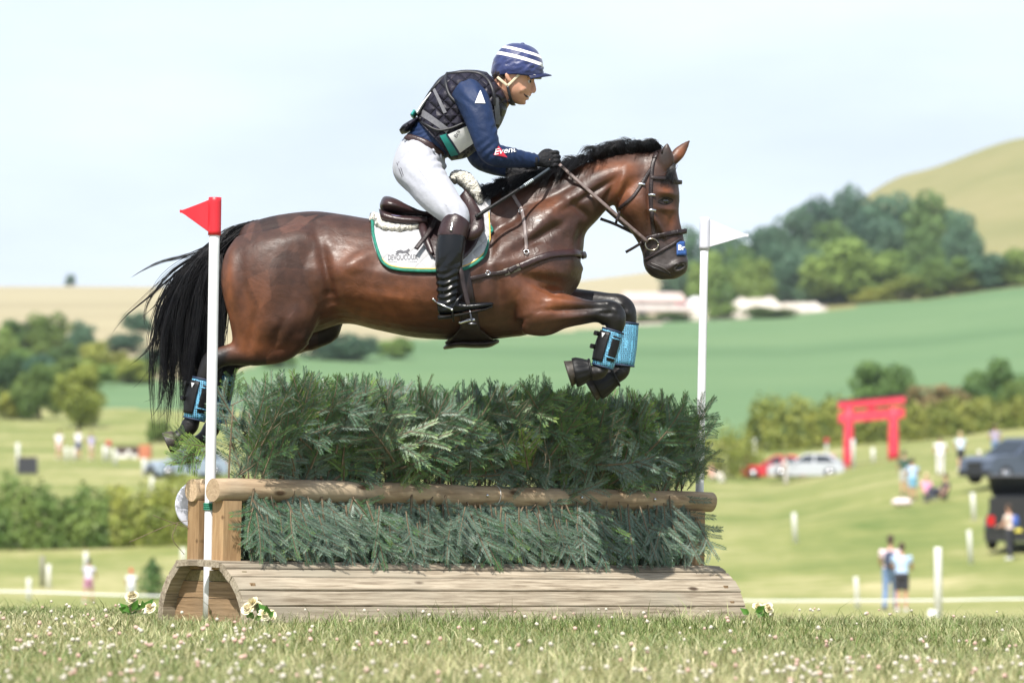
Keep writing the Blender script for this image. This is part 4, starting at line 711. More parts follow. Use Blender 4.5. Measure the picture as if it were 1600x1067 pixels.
def mane_paths():
    out = []; crest = spline(np.array([(752,302), (790,289), (845,273), (890,260), (930,248), (965,240), (1000,235), (1030,236)], dtype=float), 200)
    for i in range(150):
        k = (i+random.random())/150; a = crest[int(k*199)]; y = random.gauss(-.004, .010)
        if a[0] < 925 and i % 3:      # falls over the near side of the neck, blown back
            L = random.uniform(30, 52)*np.interp(a[0], [760, 800, 880, 925], [.6, 1, 1, .7]); e = (a[0]-L*random.uniform(.35, .95), a[1]+L*random.uniform(.15, .7)); yn = -.05-random.uniform(0, .03)
            g = [(a[0], a[1], y), (a[0]*.7+e[0]*.3, a[1]-random.uniform(2, 8), yn*.7), (a[0]*.4+e[0]*.6, a[1]*.55+e[1]*.45-2, yn*1.25), (*e, yn*1.8)]; out += lock(g, 26, 4.2, .0009, .4, 2.0)
        else:                          # stands up in the wind and curls over backwards
            L = random.uniform(14, 25)*np.interp(a[0], [760, 900, 960, 1030], [.5, .85, 1.05, .8]); ln = random.uniform(.2, 1.1); yn = y+random.gauss(-.014, .02)
            t = (a[0]-L*ln*.45+random.gauss(0, 3), a[1]-L*random.uniform(.55, .95)); e = (t[0]-L*ln*.8+random.gauss(0, 3), t[1]+L*random.uniform(-.1, .7)); g = [(a[0], a[1]+5, y), (a[0]*.5+t[0]*.5+1, a[1]*.5+t[1]*.5, yn*.8), (*t, yn), (*e, yn*1.6-.006)]; out += lock(g, 24, 4.4, .0009, .4, 2.2)
    return out
hair_locks(mane_paths(), 'mane', horse, HX, seg=9)
fl = []
for i in range(90):
    j = random.gauss(0, 1); a = (1032+random.gauss(0, 4), 238+random.gauss(0, 2))
    if i < 22: q = [a, (1030+j*2, 226+j), (1022+j*2, 221+j*2), (1012+random.gauss(0, 5), 223+random.gauss(0, 4))]; ys = (0, -.02, -.03, -.03)
    else: q = [a, (1046+j*2, 248+j*2), (1050+j*3, 262), (1044+random.gauss(0, 9), 283+random.gauss(0, 7))]; ys = (0, -.04, -.075, -.088)
    fl.append((np.array([p3(*p, y) for p, y in zip(q, ys)])[:, :3], random.uniform(.0010, .0022)))
hair_locks(fl, 'forelock', horse, HX, seg=9)

# ================================================================== TACK
M_brown = mat('brown_leather', (.020,.0095,.0105), (.036,.017,.0175), rough=0.36, scale=14, bump=.12, bscale=90, spec=.42)
M_strap = mat('dark_strap_leather', (.014,.009,.010), (.028,.018,.018), rough=0.42, scale=30, bump=.15, bscale=120, spec=.35)
M_pad = mat('white_quilt', (.36,.36,.375), (.43,.43,.45), rough=0.85, scale=9, sheen=.2)
M_green = mat('green_binding', (.005,.12,.085), (.01,.19,.13), rough=0.7, scale=60, bump=.3, bscale=260)
M_yellow = mat('yellow_piping', (.75,.48,.08), rough=0.6)
M_fleece = mat('sheepskin', (.55,.52,.44), (.76,.73,.66), rough=0.95, scale=50, bump=1.0, bscale=110, sheen=.4)
M_steel = mat('steel', (.55,.55,.57), rough=0.22, metal=1.0)
M_black = mat('black_rubber', (.005,.005,.006), (.010,.010,.011), rough=0.48, scale=40, bump=.15, bscale=150, spec=.28)
M_ink = mat('printed_ink', (.06,.06,.07), rough=.7)
def quilt(m, scale=16.0, depth=.5):
    N, L = m.node_tree.nodes, m.node_tree.links; b = N['Principled BSDF']; tc = N.new('ShaderNodeTexCoord'); mp = N.new('ShaderNodeMapping'); mp.inputs['Rotation'].default_value = (0, R(45), 0)
    L.new(tc.outputs['Object'], mp.inputs['Vector']); sp = N.new('ShaderNodeSeparateXYZ'); L.new(mp.outputs['Vector'], sp.inputs[0]); o = []
    for k in (0, 2):
        w = N.new('ShaderNodeMath'); w.operation = 'MULTIPLY'; w.inputs[1].default_value = scale*math.pi; L.new(sp.outputs[k], w.inputs[0])
        q = N.new('ShaderNodeMath'); q.operation = 'SINE'; L.new(w.outputs[0], q.inputs[0]); a = N.new('ShaderNodeMath'); a.operation = 'ABSOLUTE'; L.new(q.outputs[0], a.inputs[0])
        pw = N.new('ShaderNodeMath'); pw.operation = 'POWER'; pw.inputs[1].default_value = .45; L.new(a.outputs[0], pw.inputs[0]); o.append(pw)
    mn = N.new('ShaderNodeMath'); mn.operation = 'MINIMUM'; L.new(o[0].outputs[0], mn.inputs[0]); L.new(o[1].outputs[0], mn.inputs[1])
    nz = N.new('ShaderNodeTexNoise'); nz.inputs['Scale'].default_value = 14; nz.inputs['Detail'].default_value = 4; L.new(tc.outputs['Object'], nz.inputs['Vector'])
    ad = N.new('ShaderNodeMath'); ad.operation = 'MULTIPLY_ADD'; ad.inputs[1].default_value = .8; L.new(nz.outputs['Fac'], ad.inputs[0]); L.new(mn.outputs[0], ad.inputs[2])
    bp = N.new('ShaderNodeBump'); bp.inputs['Strength'].default_value = depth; bp.inputs['Distance'].default_value = .02; L.new(ad.outputs[0], bp.inputs['Height']); L.new(bp.outputs['Normal'], b.inputs['Normal'])
quilt(M_pad, 15, .42)

def outline_grid(left, bottom_l, bottom_r, right, top, nu=40, nv=24):
    pass
# ---- saddle pad: outline columns (px x: top y, bottom y)
PADX = [582, 586, 592, 600, 612, 630, 655, 680, 705, 728, 742, 753, 761, 766, 767]
PADT = [346, 344, 343, 343, 344, 345, 345, 344, 338, 322, 314, 309, 308, 322, 352]
PADB = [368, 388, 404, 416, 425, 428.5, 430, 430.5, 430, 427, 420, 410, 398, 386, 372]
def pad_grid(x0=None, x1=None, inset=0, nu=64, nv=26):
    xs = np.linspace(582+inset, 767-inset, nu); g = []
    for j in range(nv):
        f = j/(nv-1); g.append([(x, np.interp(x, PADX, PADT)*(1-f)+(np.interp(x, PADX, PADB)-inset)*f) for x in xs])
    return g
pad = empty('saddle_pad', P(675, 400), label='white quilted saddle pad edged in green and yellow under the saddle', cat='saddle pad')
PL = np.array(pad.location)
pad_surf = {}
for s in (-1, 1):
    V, Fc, O = sheet(pad_grid(), .004, .010, s); pad_surf[s] = O
    obj('quilted_panel', V, Fc, M_pad, pad, PL)
    # rim path: down the back edge, along the bottom, up the front edge
    rim = np.vstack([O[6:, 0], O[-1, 1:-1], O[6:, -1][::-1]])
    for _ in range(2): rim[1:-1] = (rim[:-2]+rim[1:-1]*2+rim[2:])/4
    V, Fc = tube(np.c_[rim, np.full(len(rim), .0075), np.full(len(rim), .0075)], 8, 150); obj('green_binding', V, Fc, M_green, pad, PL)
    inner = np.vstack([O[7:, 1], O[-2, 2:-2], O[7:, -2][::-1]]); cen = O.mean((0, 1)); inner = inner + (cen-inner)*.004 + np.array([0, s*.002, 0])
    for _ in range(3): inner[1:-1] = (inner[:-2]+inner[1:-1]*2+inner[2:])/4
    V, Fc = tube(np.c_[inner, np.full(len(inner), .0026)], 6, 150); obj('yellow_piping', V, Fc, M_yellow, pad, PL)
PB = None
def bvh(objs):
    VV, FF, n = [], [], 0
    for o in objs:
        m = o.matrix_basis if o.parent is None else Matrix.Translation(o.parent.location) @ o.matrix_basis
        VV += [tuple(m @ v.co) for v in o.data.vertices]; FF += [tuple(i+n for i in p.vertices) for p in o.data.polygons]; n = len(VV)
    return BVHTree.FromPolygons(VV, FF)
def on_surface(tree, px, py, off=.002, side=-1):
    a = P(px, py); h = tree.ray_cast(Vector((a[0], side*2.0, a[2])), Vector((0, -side, 0)))
    if h[0] is None: h = tree.find_nearest(Vector((a[0], side*.12, a[2])))
    return np.array(h[0]) + np.array([0, side*off, 0])
def text_mesh(body, size, font_shear=0.0, res=3, bold=0.0):
    cu = bpy.data.curves.new('t', 'FONT'); cu.body = body; cu.size = size; cu.shear = font_shear; cu.align_x = 'LEFT'; cu.resolution_u = res; cu.offset = bold
    o = bpy.data.objects.new('t', cu); COL.objects.link(o); dg = bpy.context.evaluated_depsgraph_get(); dg.update(); me = bpy.data.meshes.new_from_object(o.evaluated_get(dg))
    V = np.array([tuple(v.co) for v in me.vertices]); Fc = [tuple(p.vertices) for p in me.polygons]; bpy.data.objects.remove(o); bpy.data.curves.remove(cu); bpy.data.meshes.remove(me); return V, Fc
def print_on(tree, name, body, px, py, width_px, parent, off0, m, angle=0.0, shear=0.0, bold=0.0, side=-1, lift=.0015, height_px=None):
    V, Fc = text_mesh(body, 1.0, shear, bold=bold); V[:, 0] -= V[:, 0].min(); k = width_px/(V[:, 0].max()); hy = (height_px/V[:, 1].max()) if height_px else k
    c, s_ = math.cos(R(angle)), math.sin(R(angle)); x, y = V[:, 0]*k, V[:, 1]*hy
    q = np.array([on_surface(tree, px+a*c+b*s_, py-(-a*s_+b*c), lift, side) for a, b in zip(x, y)])
    return obj(name, q, Fc, m, parent, off0, smooth_=False)
PB = bvh([o for o in pad.children if o.name.startswith('quilted')])
print_on(PB, 'lettering', 'DEVOUCOUX', 609, 411.5, 46, pad, PL, M_ink, -1.0, bold=.012, height_px=8.5)
print_on(PB, 'small_print', '-----', 610, 415.5, 13, pad, PL, M_ink, -1, height_px=1.6); print_on(PB, 'small_print', '-----', 640, 415.8, 14, pad, PL, M_ink, -1, height_px=1.6)
# little running animal above the name
em = [(620,399),(624,396),(629,395),(633,397),(637,396),(641,393),(643,396),(640,399),(642,403),(639,402),(636,400),(631,401),(627,400),(623,403),(620,402),(623,399.5)]
obj('emblem', [on_surface(PB, a, b, .0016) for a, b in em], [tuple(range(len(em)))], M_ink, pad, PL, smooth_=False)

# ---- sheepskin half pad
hp = empty('half_pad', P(660, 345), label='cream sheepskin half pad showing behind and before the saddle', cat='half pad'); o_ = P(660, 345)
def fleece(px_top, px_bot, name):
    g = [[(a[0]*(1-f)+b[0]*f, a[1]*(1-f)+b[1]*f) for a, b in zip(px_top, px_bot)] for f in np.linspace(0, 1, 14)]
    for s in (-1, 1):
        V, Fc, O = sheet(g, .015, .022, s, 2); V = V + RNG.normal(0, .0022, V.shape); obj(name, V, Fc, M_fleece, hp, o_)
xs = np.linspace(583, 660, 34)
fleece([(x, 341) for x in xs], [(x, np.interp(x, [583, 590, 600, 625, 650, 660], [352, 362, 367, 370, 366, 362])+random.gauss(0, .6)) for x in xs], 'fleece_rear')
xs = np.linspace(706, 756, 26)
V, Fc = tube([p3(706,282,-.05,.02,.03), p3(714,276,-.045,.032,.045), p3(726,280,-.05,.036,.05), p3(738,292,-.06,.034,.05), p3(747,306,-.075,.024,.035), p3(751,318,-.09,.012,.02)], 14, 40)
V = np.array(V)+RNG.normal(0, .0022, np.array(V).shape); obj('fleece_front', V, Fc, M_fleece, hp, o_)
V2 = np.array(V)*np.array([1, -1, 1]); obj('fleece_front', V2, [f[::-1] for f in Fc], M_fleece, hp, o_)

# ---- saddle
sd = empty('saddle', P(670, 350), label='brown leather jumping saddle on the horse under the rider', cat='saddle'); SO = P(670, 350)
G = Geo()
def seat_rows(dz, sc=1.0):
    rows = []
    # px, top row, half width at that station, bottom row
    for px, top, bot, hw in ((594,318,330,.10), (599,308,334,.15), (608,306.5,337,.175), (622,311,338,.175), (640,320,340,.155), (660,328,342,.135), (682,330,342,.12), (702,322,338,.11), (716,308,330,.095), (726,297,320,.075), (733,293,312,.05)):
        rows.append((px, top+dz, px+1, bot+dz, hw*sc, .15))
    return rows
G.add(*pairs(seat_rows(0), 22, 60)); V, Fc = G.arr(); 
# hollow the seat along its middle
u_, v_ = pix(V[:, 0], 0*V[:, 1], V[:, 2]); dip = np.exp(-(V[:, 1]/.07)**2)*np.exp(-((u_-655)/42)**2)*.018; V[:, 2] -= dip*(V[:, 2] > P(655, 332)[2])
obj('seat', V, Fc, M_brown, sd, SO)
for s in (-1, 1):
    V, Fc = pairs([(593,328, 596,344, .035, 0, s*.11), (598,331, 600,350, .06, 0, s*.125), (620,338, 622,354.5, .065, 0, s*.14), (645,341, 647,356, .06, 0, s*.15), (668,342, 670,355, .045, 0, s*.15)], 16, 30); pn = obj('panel', V, Fc, M_brown, sd, SO)
    for k, (dy) in enumerate((0, 2.6)):
        pth = [p3(a, b+dy, s*(w+.004*k), .0028) for a, b, w in ((594,330,.135), (600,334,.172), (618,337.5,.19), (640,340,.185), (660,341,.17))]; obj('welt', *tube(pth, 6, 30), M_steel if False else mat('blue_welt', (.10,.10,.22), rough=.5), pn, SO)
    # flap: columns from back edge to front edge
    xs = np.linspace(0, 1, 26); top = [(652+x*74, 343-x*40) for x in xs]
    back = np.array([(652,343), (658,365), (668,392), (680,413), (700,418), (722,416), (742,396), (755,368), (757,345), (750,322), (733,303)], float)
    bot = spline(back[2:9], 26); g = []
    for f in np.linspace(0, 1, 18):
        row = []
        for i, x in enumerate(xs):
            a, b = np.array(top[i]), bot[i]; row.append(tuple(a*(1-f)+b*f))
        g.append(row)
    V, Fc, O = sheet(g, .024, .007, s, 4); fl_ = obj('flap', V, Fc, M_brown, sd, SO)
    V, Fc = pairs([(728,300, 716,318, .012, 0, s*.20), (742,318, 722,335, .02, 0, s*.235), (754,340, 728,352, .026, 0, s*.29), (757,360, 728,368, .03, 0, s*.325), (752,374, 728,378, .022, 0, s*.335), (742,382, 732,382, .008, 0, s*.335)], 14, 30); obj('knee_block', V, Fc, M_brown, sd, SO)
    # back edge rolls and the stirrup leather loop
    G = Geo(); q = [drape(a, b, .036, s) for a, b in ((655,345), (661,368), (668,388), (677,408))]; G.add(*tube([[*p, r, r*.6] for (p, n), r in zip(q, (.016, .019, .017, .010))], 10, 24)); G.obj('calf_roll', M_brown, sd, SO)
    st = [drape(a, b, .05, s) for a, b in ((690,348), (676,372), (664,388), (655,400), (652,404))]; obj('leather_end', *ribbon([p for p, _ in st], [n for _, n in st], .022, .004, 20), M_strap, sd, SO)
    # stirrup leather and iron
    lp = [np.array(p3(705, 395, s*.345)), np.array(p3(719, 420, s*.395)), np.array(p3(723, 440, s*.40)), np.array(p3(728, 462, s*.405)), np.array(p3(732, 478, s*.405))]
    if s < 0:
        sl = obj('stirrup_leather', *ribbon(lp, [np.array([.2, s, 0])]*5, .022, .004, 24), M_strap, sd, SO)
    G = Geo()
    for y in (s*.405, s*.305):
        G.add(*tube([p3(731,468,s*.355,.004), p3(733,478,(y+s*.355)/2,.004), p3(735,490,y,.0045), p3(738,505,y,.005)], 8, 14))
    G.add(*tube([p3(738,506,s*.41,.005,.020), p3(738,506,s*.30,.005,.020)], 8, 4, up=(1,0,0)))
    G.obj('stirrup_iron', mat('dark_iron', (.10,.10,.11), rough=.3, metal=.9), sd, SO)

# ---- girth with stud guard
gr = empty('girth', P(728, 530), label='dark leather girth with wide stud guard under the belly', cat='girth'); GO = P(728, 530)
G = Geo()
def girdle(x0, x1, off):
    ring = []
    for a in np.linspace(-1, 1, 41):
        pass
pts = []
for s, rows in ((-1, (425, 450, 470, 490, 505, 517, 526)), (1, (526, 517, 505, 490, 470, 450, 425))):
    for r_ in rows: pts.append(drape(np.interp(r_, [425, 526], [720, 738]), r_, .008, s))
bot = P(738, 534); mid_i = 7; q = [p for p, _ in pts]; nn = [n for _, n in pts]; q.insert(7, np.array([bot[0], 0, bot[2]-.012])); nn.insert(7, np.array([0, 0, -1.0]))
obj('girth_strap', *ribbon(q, nn, .085, .008, 70), M_strap, gr, GO)
g = [[(a*(1-f)+b*f, c) for f in np.linspace(0, 1, 18)] for a, b, c in ((722, 742, 500), (718, 750, 512), (708, 764, 522), (696, 776, 529))]
for s in (-1, 1):
    V, Fc, O = sheet(g, .018, .006, s, 1); obj('guard_side', V, Fc, M_strap, gr, GO)
V, Fc = pairs([(692,543, 694,546, .02), (700,536, 702,545, .09), (716,532, 718,543, .12), (738,532, 740,544, .12), (762,532, 763,543, .11), (774,530, 775,538, .07), (780,531, 780,535, .02)], 16, 30); obj('stud_guard', V, Fc, M_strap, gr, GO)
obj('buckle', *ribbon([drape(717, 503, .022)[0], drape(729, 500, .022)[0], drape(741, 499, .022)[0]], [(0, -1, 0)]*3, .014, .005, 10), M_steel, gr, GO)

# ---- breastplate
bpz = empty('breastplate', P(840, 400), label='brown leather breastplate strapped round the chest of the horse', cat='breastplate'); BO = P(840, 400)
for s in (-1, 1):
    obj('chest_strap', *strap([(812,421), (826,415), (842,408), (862,402), (885,399), (903,398), (911,399)], .034, .009, .003, s, 40), M_brown, bpz, BO)
    obj('elastic', *strap([(788,430), (800,426), (812,421), (824,416)], .032, .005, .002, s, 20), mat('grey_elastic', (.16,.14,.12), (.22,.20,.17), rough=.8, scale=60), bpz, BO)
    obj('girth_strap', *strap([(724,443), (745,438), (765,433), (780,431), (794,428)], .022, .005, .004, s, 30), M_strap, bpz, BO)
    obj('wither_strap', *strap([(793,292), (800,304), (808,318), (815,330), (818,343), (820,360), (821,378), (822,396)], .017, .004, .003, s, 40), mat('worn_strap', (.13,.10,.10), (.20,.16,.15), rough=.5, scale=40), bpz, BO)
    for (a, b, r_) in ((822, 399, .011), (763, 431, .010), (814, 333, .009)):
        c, n = drape(a, b, .008, s); t1 = norm(np.cross(n, (0, 0, 1))); t2 = np.cross(n, t1)
        ph = np.linspace(0, 2*math.pi, 17); obj('ring', *tube([[*(c+t1*math.cos(p)*r_+t2*math.sin(p)*r_), .0024] for p in ph], 6), M_steel, bpz, BO)
    c = strap([(795,428), (805,422), (813,421)], np.array([.03, .026, .008]).repeat(4)[:12], .008, .006, s, 12); obj('leather_tab', *c, M_strap, bpz, BO)
ctr = [drape(908, 399, .004, -1)[0], P(915, 398), drape(908, 399, .004, 1)[0]]; obj('centre_ring', *tube([[*p, .016, .006] for p in ctr], 8, 12), M_strap, bpz, BO)

# ---- bridle
br = empty('bridle', P(1020, 330), label='dark leather bridle with flash noseband and loose ring bit', cat='bridle'); RO = P(1020, 330)
for s in (-1, 1):
    obj('cheekpiece', *strap([(1027,240), (1019,258), (1017,280), (1016,310), (1018,340), (1020,360), (1021,372)], .019, .005, .003, s, 40), M_strap, br, RO)
    obj('browband', *strap([(1016,280), (1030,281), (1045,281), (1056,283), (1061,285)], .019, .006, .004, s, 24), M_strap, br, RO)
    obj('throatlash', *strap([(1019,262), (1010,276), (1000,293), (988,310), (974,322), (966,328)], .016, .004, .003, s, 30), M_strap, br, RO)
    obj('noseband', *strap([(1004,379), (1012,374), (1022,371), (1040,367), (1056,364), (1067,361)], .024, .007, .004, s, 30), M_strap, br, RO)
    obj('flash_strap', *strap([(1008,407), (1020,400), (1034,392), (1050,383), (1064,373)], .013, .004, .004, s, 30), M_strap, br, RO)
    obj('headpiece', *strap([(1030,236), (1026,241), (1022,250)], .024, .006, .004, s, 12), M_strap, br, RO)
    for (a, b) in ((1017, 307), (1018, 331), (1001, 291)):
        obj('buckle', *strap([(a-4, b), (a, b-.5), (a+5, b)], .011, .004, .007, s, 8), M_steel, br, RO)
    c, n = drape(1019, 383, .012, s); ph = np.linspace(0, 2*math.pi, 25)
    obj('bit_ring', *tube([[c[0]+.030*math.cos(p), c[1]+s*.004, c[2]+.027*math.sin(p), .0038] for p in ph], 8), mat('bit_metal', (.30,.27,.22), rough=.25, metal=1), br, RO)
    # reins: hand to bit, both sides
    a0 = np.array(p3(874, 257, -.085 if s < 0 else .02)); b0 = np.array([c[0]-.02, c[1]+s*.012, c[2]+.012]); path = [a0+(b0-a0)*f+np.array([0, s*.045*math.sin(f*math.pi), -.006*math.sin(f*math.pi)]) for f in np.linspace(0, 1, 8)]
    if s < 0: path = [np.array([p[0], min(p[1], drape(*[float(v) for v in pix(p[0], 0, p[2])], .012)[0][1] if f < .62 else p[1]), p[2]]) for p, f in zip(path, np.linspace(0, 1, 8))]
    rn = obj('rein', *ribbon(path, [(0, s, .3)]*8, .016, .004, 40), mat('rein_leather', (.10,.07,.065), (.16,.12,.11), rough=.5, scale=50), br, RO)
    k = path[4]*.35+path[5]*.65; obj('rein_stop', *ribbon([k+np.array([-.006, 0, -.022]), k, k+np.array([.006, 0, .022])], [(0, s, 0)]*3, .012, .010, 8), M_strap, rn, RO)
    # martingale / loose curb strap end hanging behind the chin
    if s < 0: obj('strap_end', *ribbon([p3(1003,379,-.03), p3(992,386,-.02), p3(978,394,0)], [(0, -1, 0)]*3, .013, .004, 12), M_strap, br, RO)
far = [p3(1010,374,.05), p3(985,362,.05), p3(960,350,.05), p3(938,342,.05)]; obj('rein_loop', *ribbon(far, [(0, -1, 0)]*4, .014, .004, 20), M_strap, br, RO)
obj('noseband_front', *ribbon([drape(1066, 361.5, .006, -1)[0], P(1070, 361)+np.array([.006, 0, 0]), drape(1066, 361.5, .006, 1)[0]], [(0, -1, 0), (1, 0, 0), (0, 1, 0)], .024, .006, 14), M_strap, br, RO)
obj('browband_front', *ribbon([drape(1060, 285, .006, -1)[0], P(1063, 285)+np.array([.004, 0, 0]), drape(1060, 285, .006, 1)[0]], [(0, -1, 0), (1, 0, 0), (0, 1, 0)], .019, .006, 14), M_strap, br, RO)
# blue patch over the nose
V, Fc, O = sheet([[(1056+x*.19*k, 378+y+ (0 if k else 0)) for x in np.linspace(0, 80, 8) for k in (1,)] for y in np.linspace(0, 22, 6)], .003, .003, -1, 0)
np_ = obj('nose_patch', V, Fc, mat('blue_patch', (.015,.06,.22), (.03,.10,.32), rough=.6, scale=50), br, RO)
NB = bvh([np_]) if False else None
V, Fc = text_mesh('Br', 1.0, bold=.02); V[:, 0] -= V[:, 0].min(); k = 10/V[:, 0].max(); q = np.array([drape(1058+a*k, 392-b*k*1.1, .0085)[0] for a, b in zip(V[:, 0], V[:, 1])]); obj('nose_lettering', q, Fc, mat('white_print', (.8,.8,.8), rough=.6), np_, RO, smooth_=False)

# ---- leg boots
def mesh_blue():
    m = mat('blue_mesh', (.10,.36,.56), rough=.6); N, L = m.node_tree.nodes, m.node_tree.links; b = N['Principled BSDF']; tc = N.new('ShaderNodeTexCoord'); vo = N.new('ShaderNodeTexVoronoi'); vo.feature = 'DISTANCE_TO_EDGE'
    vo.inputs['Scale'].default_value = 105; vo.inputs['Randomness'].default_value = .25; L.new(tc.outputs['Object'], vo.inputs['Vector']); r = N.new('ShaderNodeValToRGB'); r.color_ramp.elements[0].position = .10; r.color_ramp.elements[0].color = (.13,.40,.60,1); r.color_ramp.elements[1].position = .2; r.color_ramp.elements[1].color = (.012,.045,.08,1)
    L.new(vo.outputs['Distance'], r.inputs['Fac']); L.new(r.outputs['Color'], b.inputs['Base Color']); bp = N.new('ShaderNodeBump'); bp.invert = True; bp.inputs['Strength'].default_value = .6; bp.inputs['Distance'].default_value = .004; L.new(vo.outputs['Distance'], bp.inputs['Height']); L.new(bp.outputs['Normal'], b.inputs['Normal']); return m
M_mesh = mesh_blue()
M_bind = mat('navy_binding', (.010,.022,.055), rough=.6); M_logo = mat('pale_logo', (.55,.56,.58), rough=.5)
def leg_boot(path, y, label, fr=1, side=-1, plain=False):
    "path: top px -> bottom px of the cannon; fr: +1 front of leg lies at +x"
    a, b = np.array(p3(*path[0], y)), np.array(p3(*path[1], y)); root = empty('leg_boot', tuple(b), label=label, cat='leg boot', group='blue mesh boots on the legs of the horse'); ax = norm(a-b); L_ = np.linalg.norm(a-b)
    f = norm(np.cross((0, 1, 0), ax)); f = f if f[0]*fr > 0 else -f; Y = np.array([0, 1.0, 0])
    def arc(t0, t1, z0, z1, r, th, bulge=0.0, n=20, mz=10):
        "shell round the leg between angles t (0 = front, + towards the viewer) and heights z"
        rings = []
        for i in range(mz):
            z = z0+(z1-z0)*i/(mz-1); rr = r+bulge*math.sin(math.pi*i/(mz-1)); ring_o, ring_i = [], []
            for t in np.linspace(R(t0), R(t1), n):
                d = f*math.cos(t)*1.08 - Y*math.sin(t)*(1 if side < 0 else -1); ring_o.append(b+ax*z*L_+d*(rr+th)); ring_i.append(b+ax*z*L_+d*rr)
            rings.append(np.array(ring_o+ring_i[::-1]))
        return loft(rings)
    sh = obj('mesh_shell', *arc(-178, 178, 0.02, 1.0, .040, .007, .003, 44), M_mesh, root, b)
    obj('top_binding', *arc(-178, 178, .965, 1.01, .0405, .0085, 0, 44, 3), M_bind, root, b); obj('bottom_binding', *arc(-178, 178, 0, .035, .0405, .0085, 0, 44, 3), M_bind, root, b)
    if plain: return root
    obj('strike_pad', *arc(100, 172, .12, .92, .044, .009, .006, 14), M_black, root, b); obj('strap_panel', *arc(38, 82, .2, .86, .043, .008, .003, 12), M_black, root, b)
    for z in (.28, .78): obj('panel_edge', *arc(34, 88, z, z+.03, .0445, .008, .0, 10, 3), M_mesh, root, b)
    for z in (.45, .80):
        c = b+ax*z*L_-f*.056; obj('strap_tab', *ribbon([c+Y*side*.03, c+Y*side*.045-f*.012, c+Y*side*.02-f*.02], [-f]*3, .022, .008, 8), M_black, root, b)
    t = R(128); d = f*math.cos(t)*1.08 + Y*math.sin(t)*side; tg = norm(np.cross(ax, d)); c = b+ax*.80*L_+d*.0605; k = .011
    obj('logo', [c+tg*k+ax*k, c-tg*k+ax*k, c-ax*k*1.1], [(0, 1, 2)], M_logo, root, b, smooth_=False)
    return root
leg_boot(((958,516), (941,574)), -.145, 'blue mesh boot on the near fore leg, its black strike pad in view', 1)
leg_boot(((981,504), (974,572)), .14, 'blue mesh boot on the far fore leg, half hidden behind the near one', 1, plain=True)
leg_boot(((318,592), (303,656)), -.145, 'blue mesh boot on the near hind leg beside the tail', 1)
leg_boot(((351,584), (337,660)), .145, 'blue mesh boot on the far hind leg, mostly behind the fir branches', 1)
def bell_boot(a, b, y, r0, r1, label):
    A, B = np.array(p3(*a, y)), np.array(p3(*b, y)); root = empty('overreach_boot', tuple(B), label=label, cat='overreach boot', group='black rubber boots over the front hooves'); ax = norm(B-A); L_ = np.linalg.norm(B-A); e1 = norm(np.cross(ax, (0, 1, 0))); e2 = np.cross(ax, e1); rings = []
    for z, r in ((0, r0*.86), (.06, r0), (.16, r0*1.02), (.2, r0*1.0), (.45, (r0+r1)/2), (.75, r1*.98), (.96, r1*1.03), (1.0, r1*1.0)):
        ph = np.linspace(0, 2*math.pi, 72, endpoint=False); rib = 1+.045*np.maximum(0, np.sign(np.sin(ph*13)))*(1 if .19 < z < .9 else 0)
        rings.append(A+ax*z*L_+(e1*np.cos(ph)[:, None]+e2*np.sin(ph)[:, None])*(r*rib)[:, None])
    obj('rubber_bell', *loft(rings), M_black, root, B); ph = np.linspace(0, 2*math.pi, 30)
    obj('collar', *tube([[*(A+ax*.05*L_+(e1*math.cos(p)+e2*math.sin(p))*r0), .006] for p in ph], 8), M_black, root, B)
bell_boot((924,577), (897,582), -.145, .047, .066, 'black ribbed rubber boot on the near front hoof')
bell_boot((962,587), (930,604), .14, .047, .066, 'black ribbed rubber boot on the far front hoof')

# ================================================================== THE RIDER
M_skin = mat('skin', (.46,.235,.155), (.56,.30,.20), rough=.5, scale=14, bump=.06, bscale=160, subsurf=.12)
M_navy = mat('navy_shirt', (.0055,.017,.058), (.009,.024,.078), rough=.6, scale=12, bump=.3, bscale=26, spec=.3)
M_vest = mat('dark_vest', (.009,.008,.016), (.016,.014,.026), rough=.5, scale=20, spec=.28)
M_vedge = mat('vest_edge', (.010,.010,.014), rough=.5)
M_breech = mat('white_breeches', (.34,.35,.40), (.40,.41,.46), rough=.85, scale=8, bump=.35, bscale=15, sheen=.1)
M_boot = mat('black_boot_leather', (.0035,.004,.0055), (.006,.0065,.008), rough=.25, scale=20, bump=.1, bscale=60, spec=.34)
M_glove = mat('black_glove', (.007,.007,.009), (.015,.015,.018), rough=.6, scale=40, bump=.4, bscale=90, spec=.22)
M_white = mat('white_cloth', (.72,.72,.74), (.80,.80,.82), rough=.7, scale=20); M_teal = mat('teal_tape', (.01,.20,.18), (.015,.26,.23), rough=.5, scale=20)
M_strapb = mat('beige_harness', (.52,.44,.30), (.62,.54,.40), rough=.7, scale=60); M_greyweb = mat('grey_webbing', (.10,.10,.115), (.14,.14,.155), rough=.7, scale=90)
M_red = mat('red_print', (.55,.02,.05), rough=.6); M_whitep = mat('white_print_cloth', (.78,.78,.80), rough=.6)
rd = empty('person', P(660, 400), label='rider in navy shirt, dark body protector and striped helmet leaning over the horse', cat='person'); O_ = P(660, 400)
NEAR_LEG = [(650,262,-.10,.105), (664,280,-.17,.100), (682,304,-.245,.090), (700,324,-.30,.074), (713,338,-.33,.062), (712,356,-.352,.056), (704,392,-.368,.058), (701,430,-.372,.050), (701,462,-.372,.040), (702,478,-.372,.038)]
ARM_N = [(728,142,-.165,.072), (740,160,-.215,.076), (748,182,-.245,.070), (757,212,-.262,.062), (765,236,-.262,.055), (778,244,-.245,.053), (800,247,-.19,.047), (822,250,-.135,.038), (838,251,-.105,.031)]
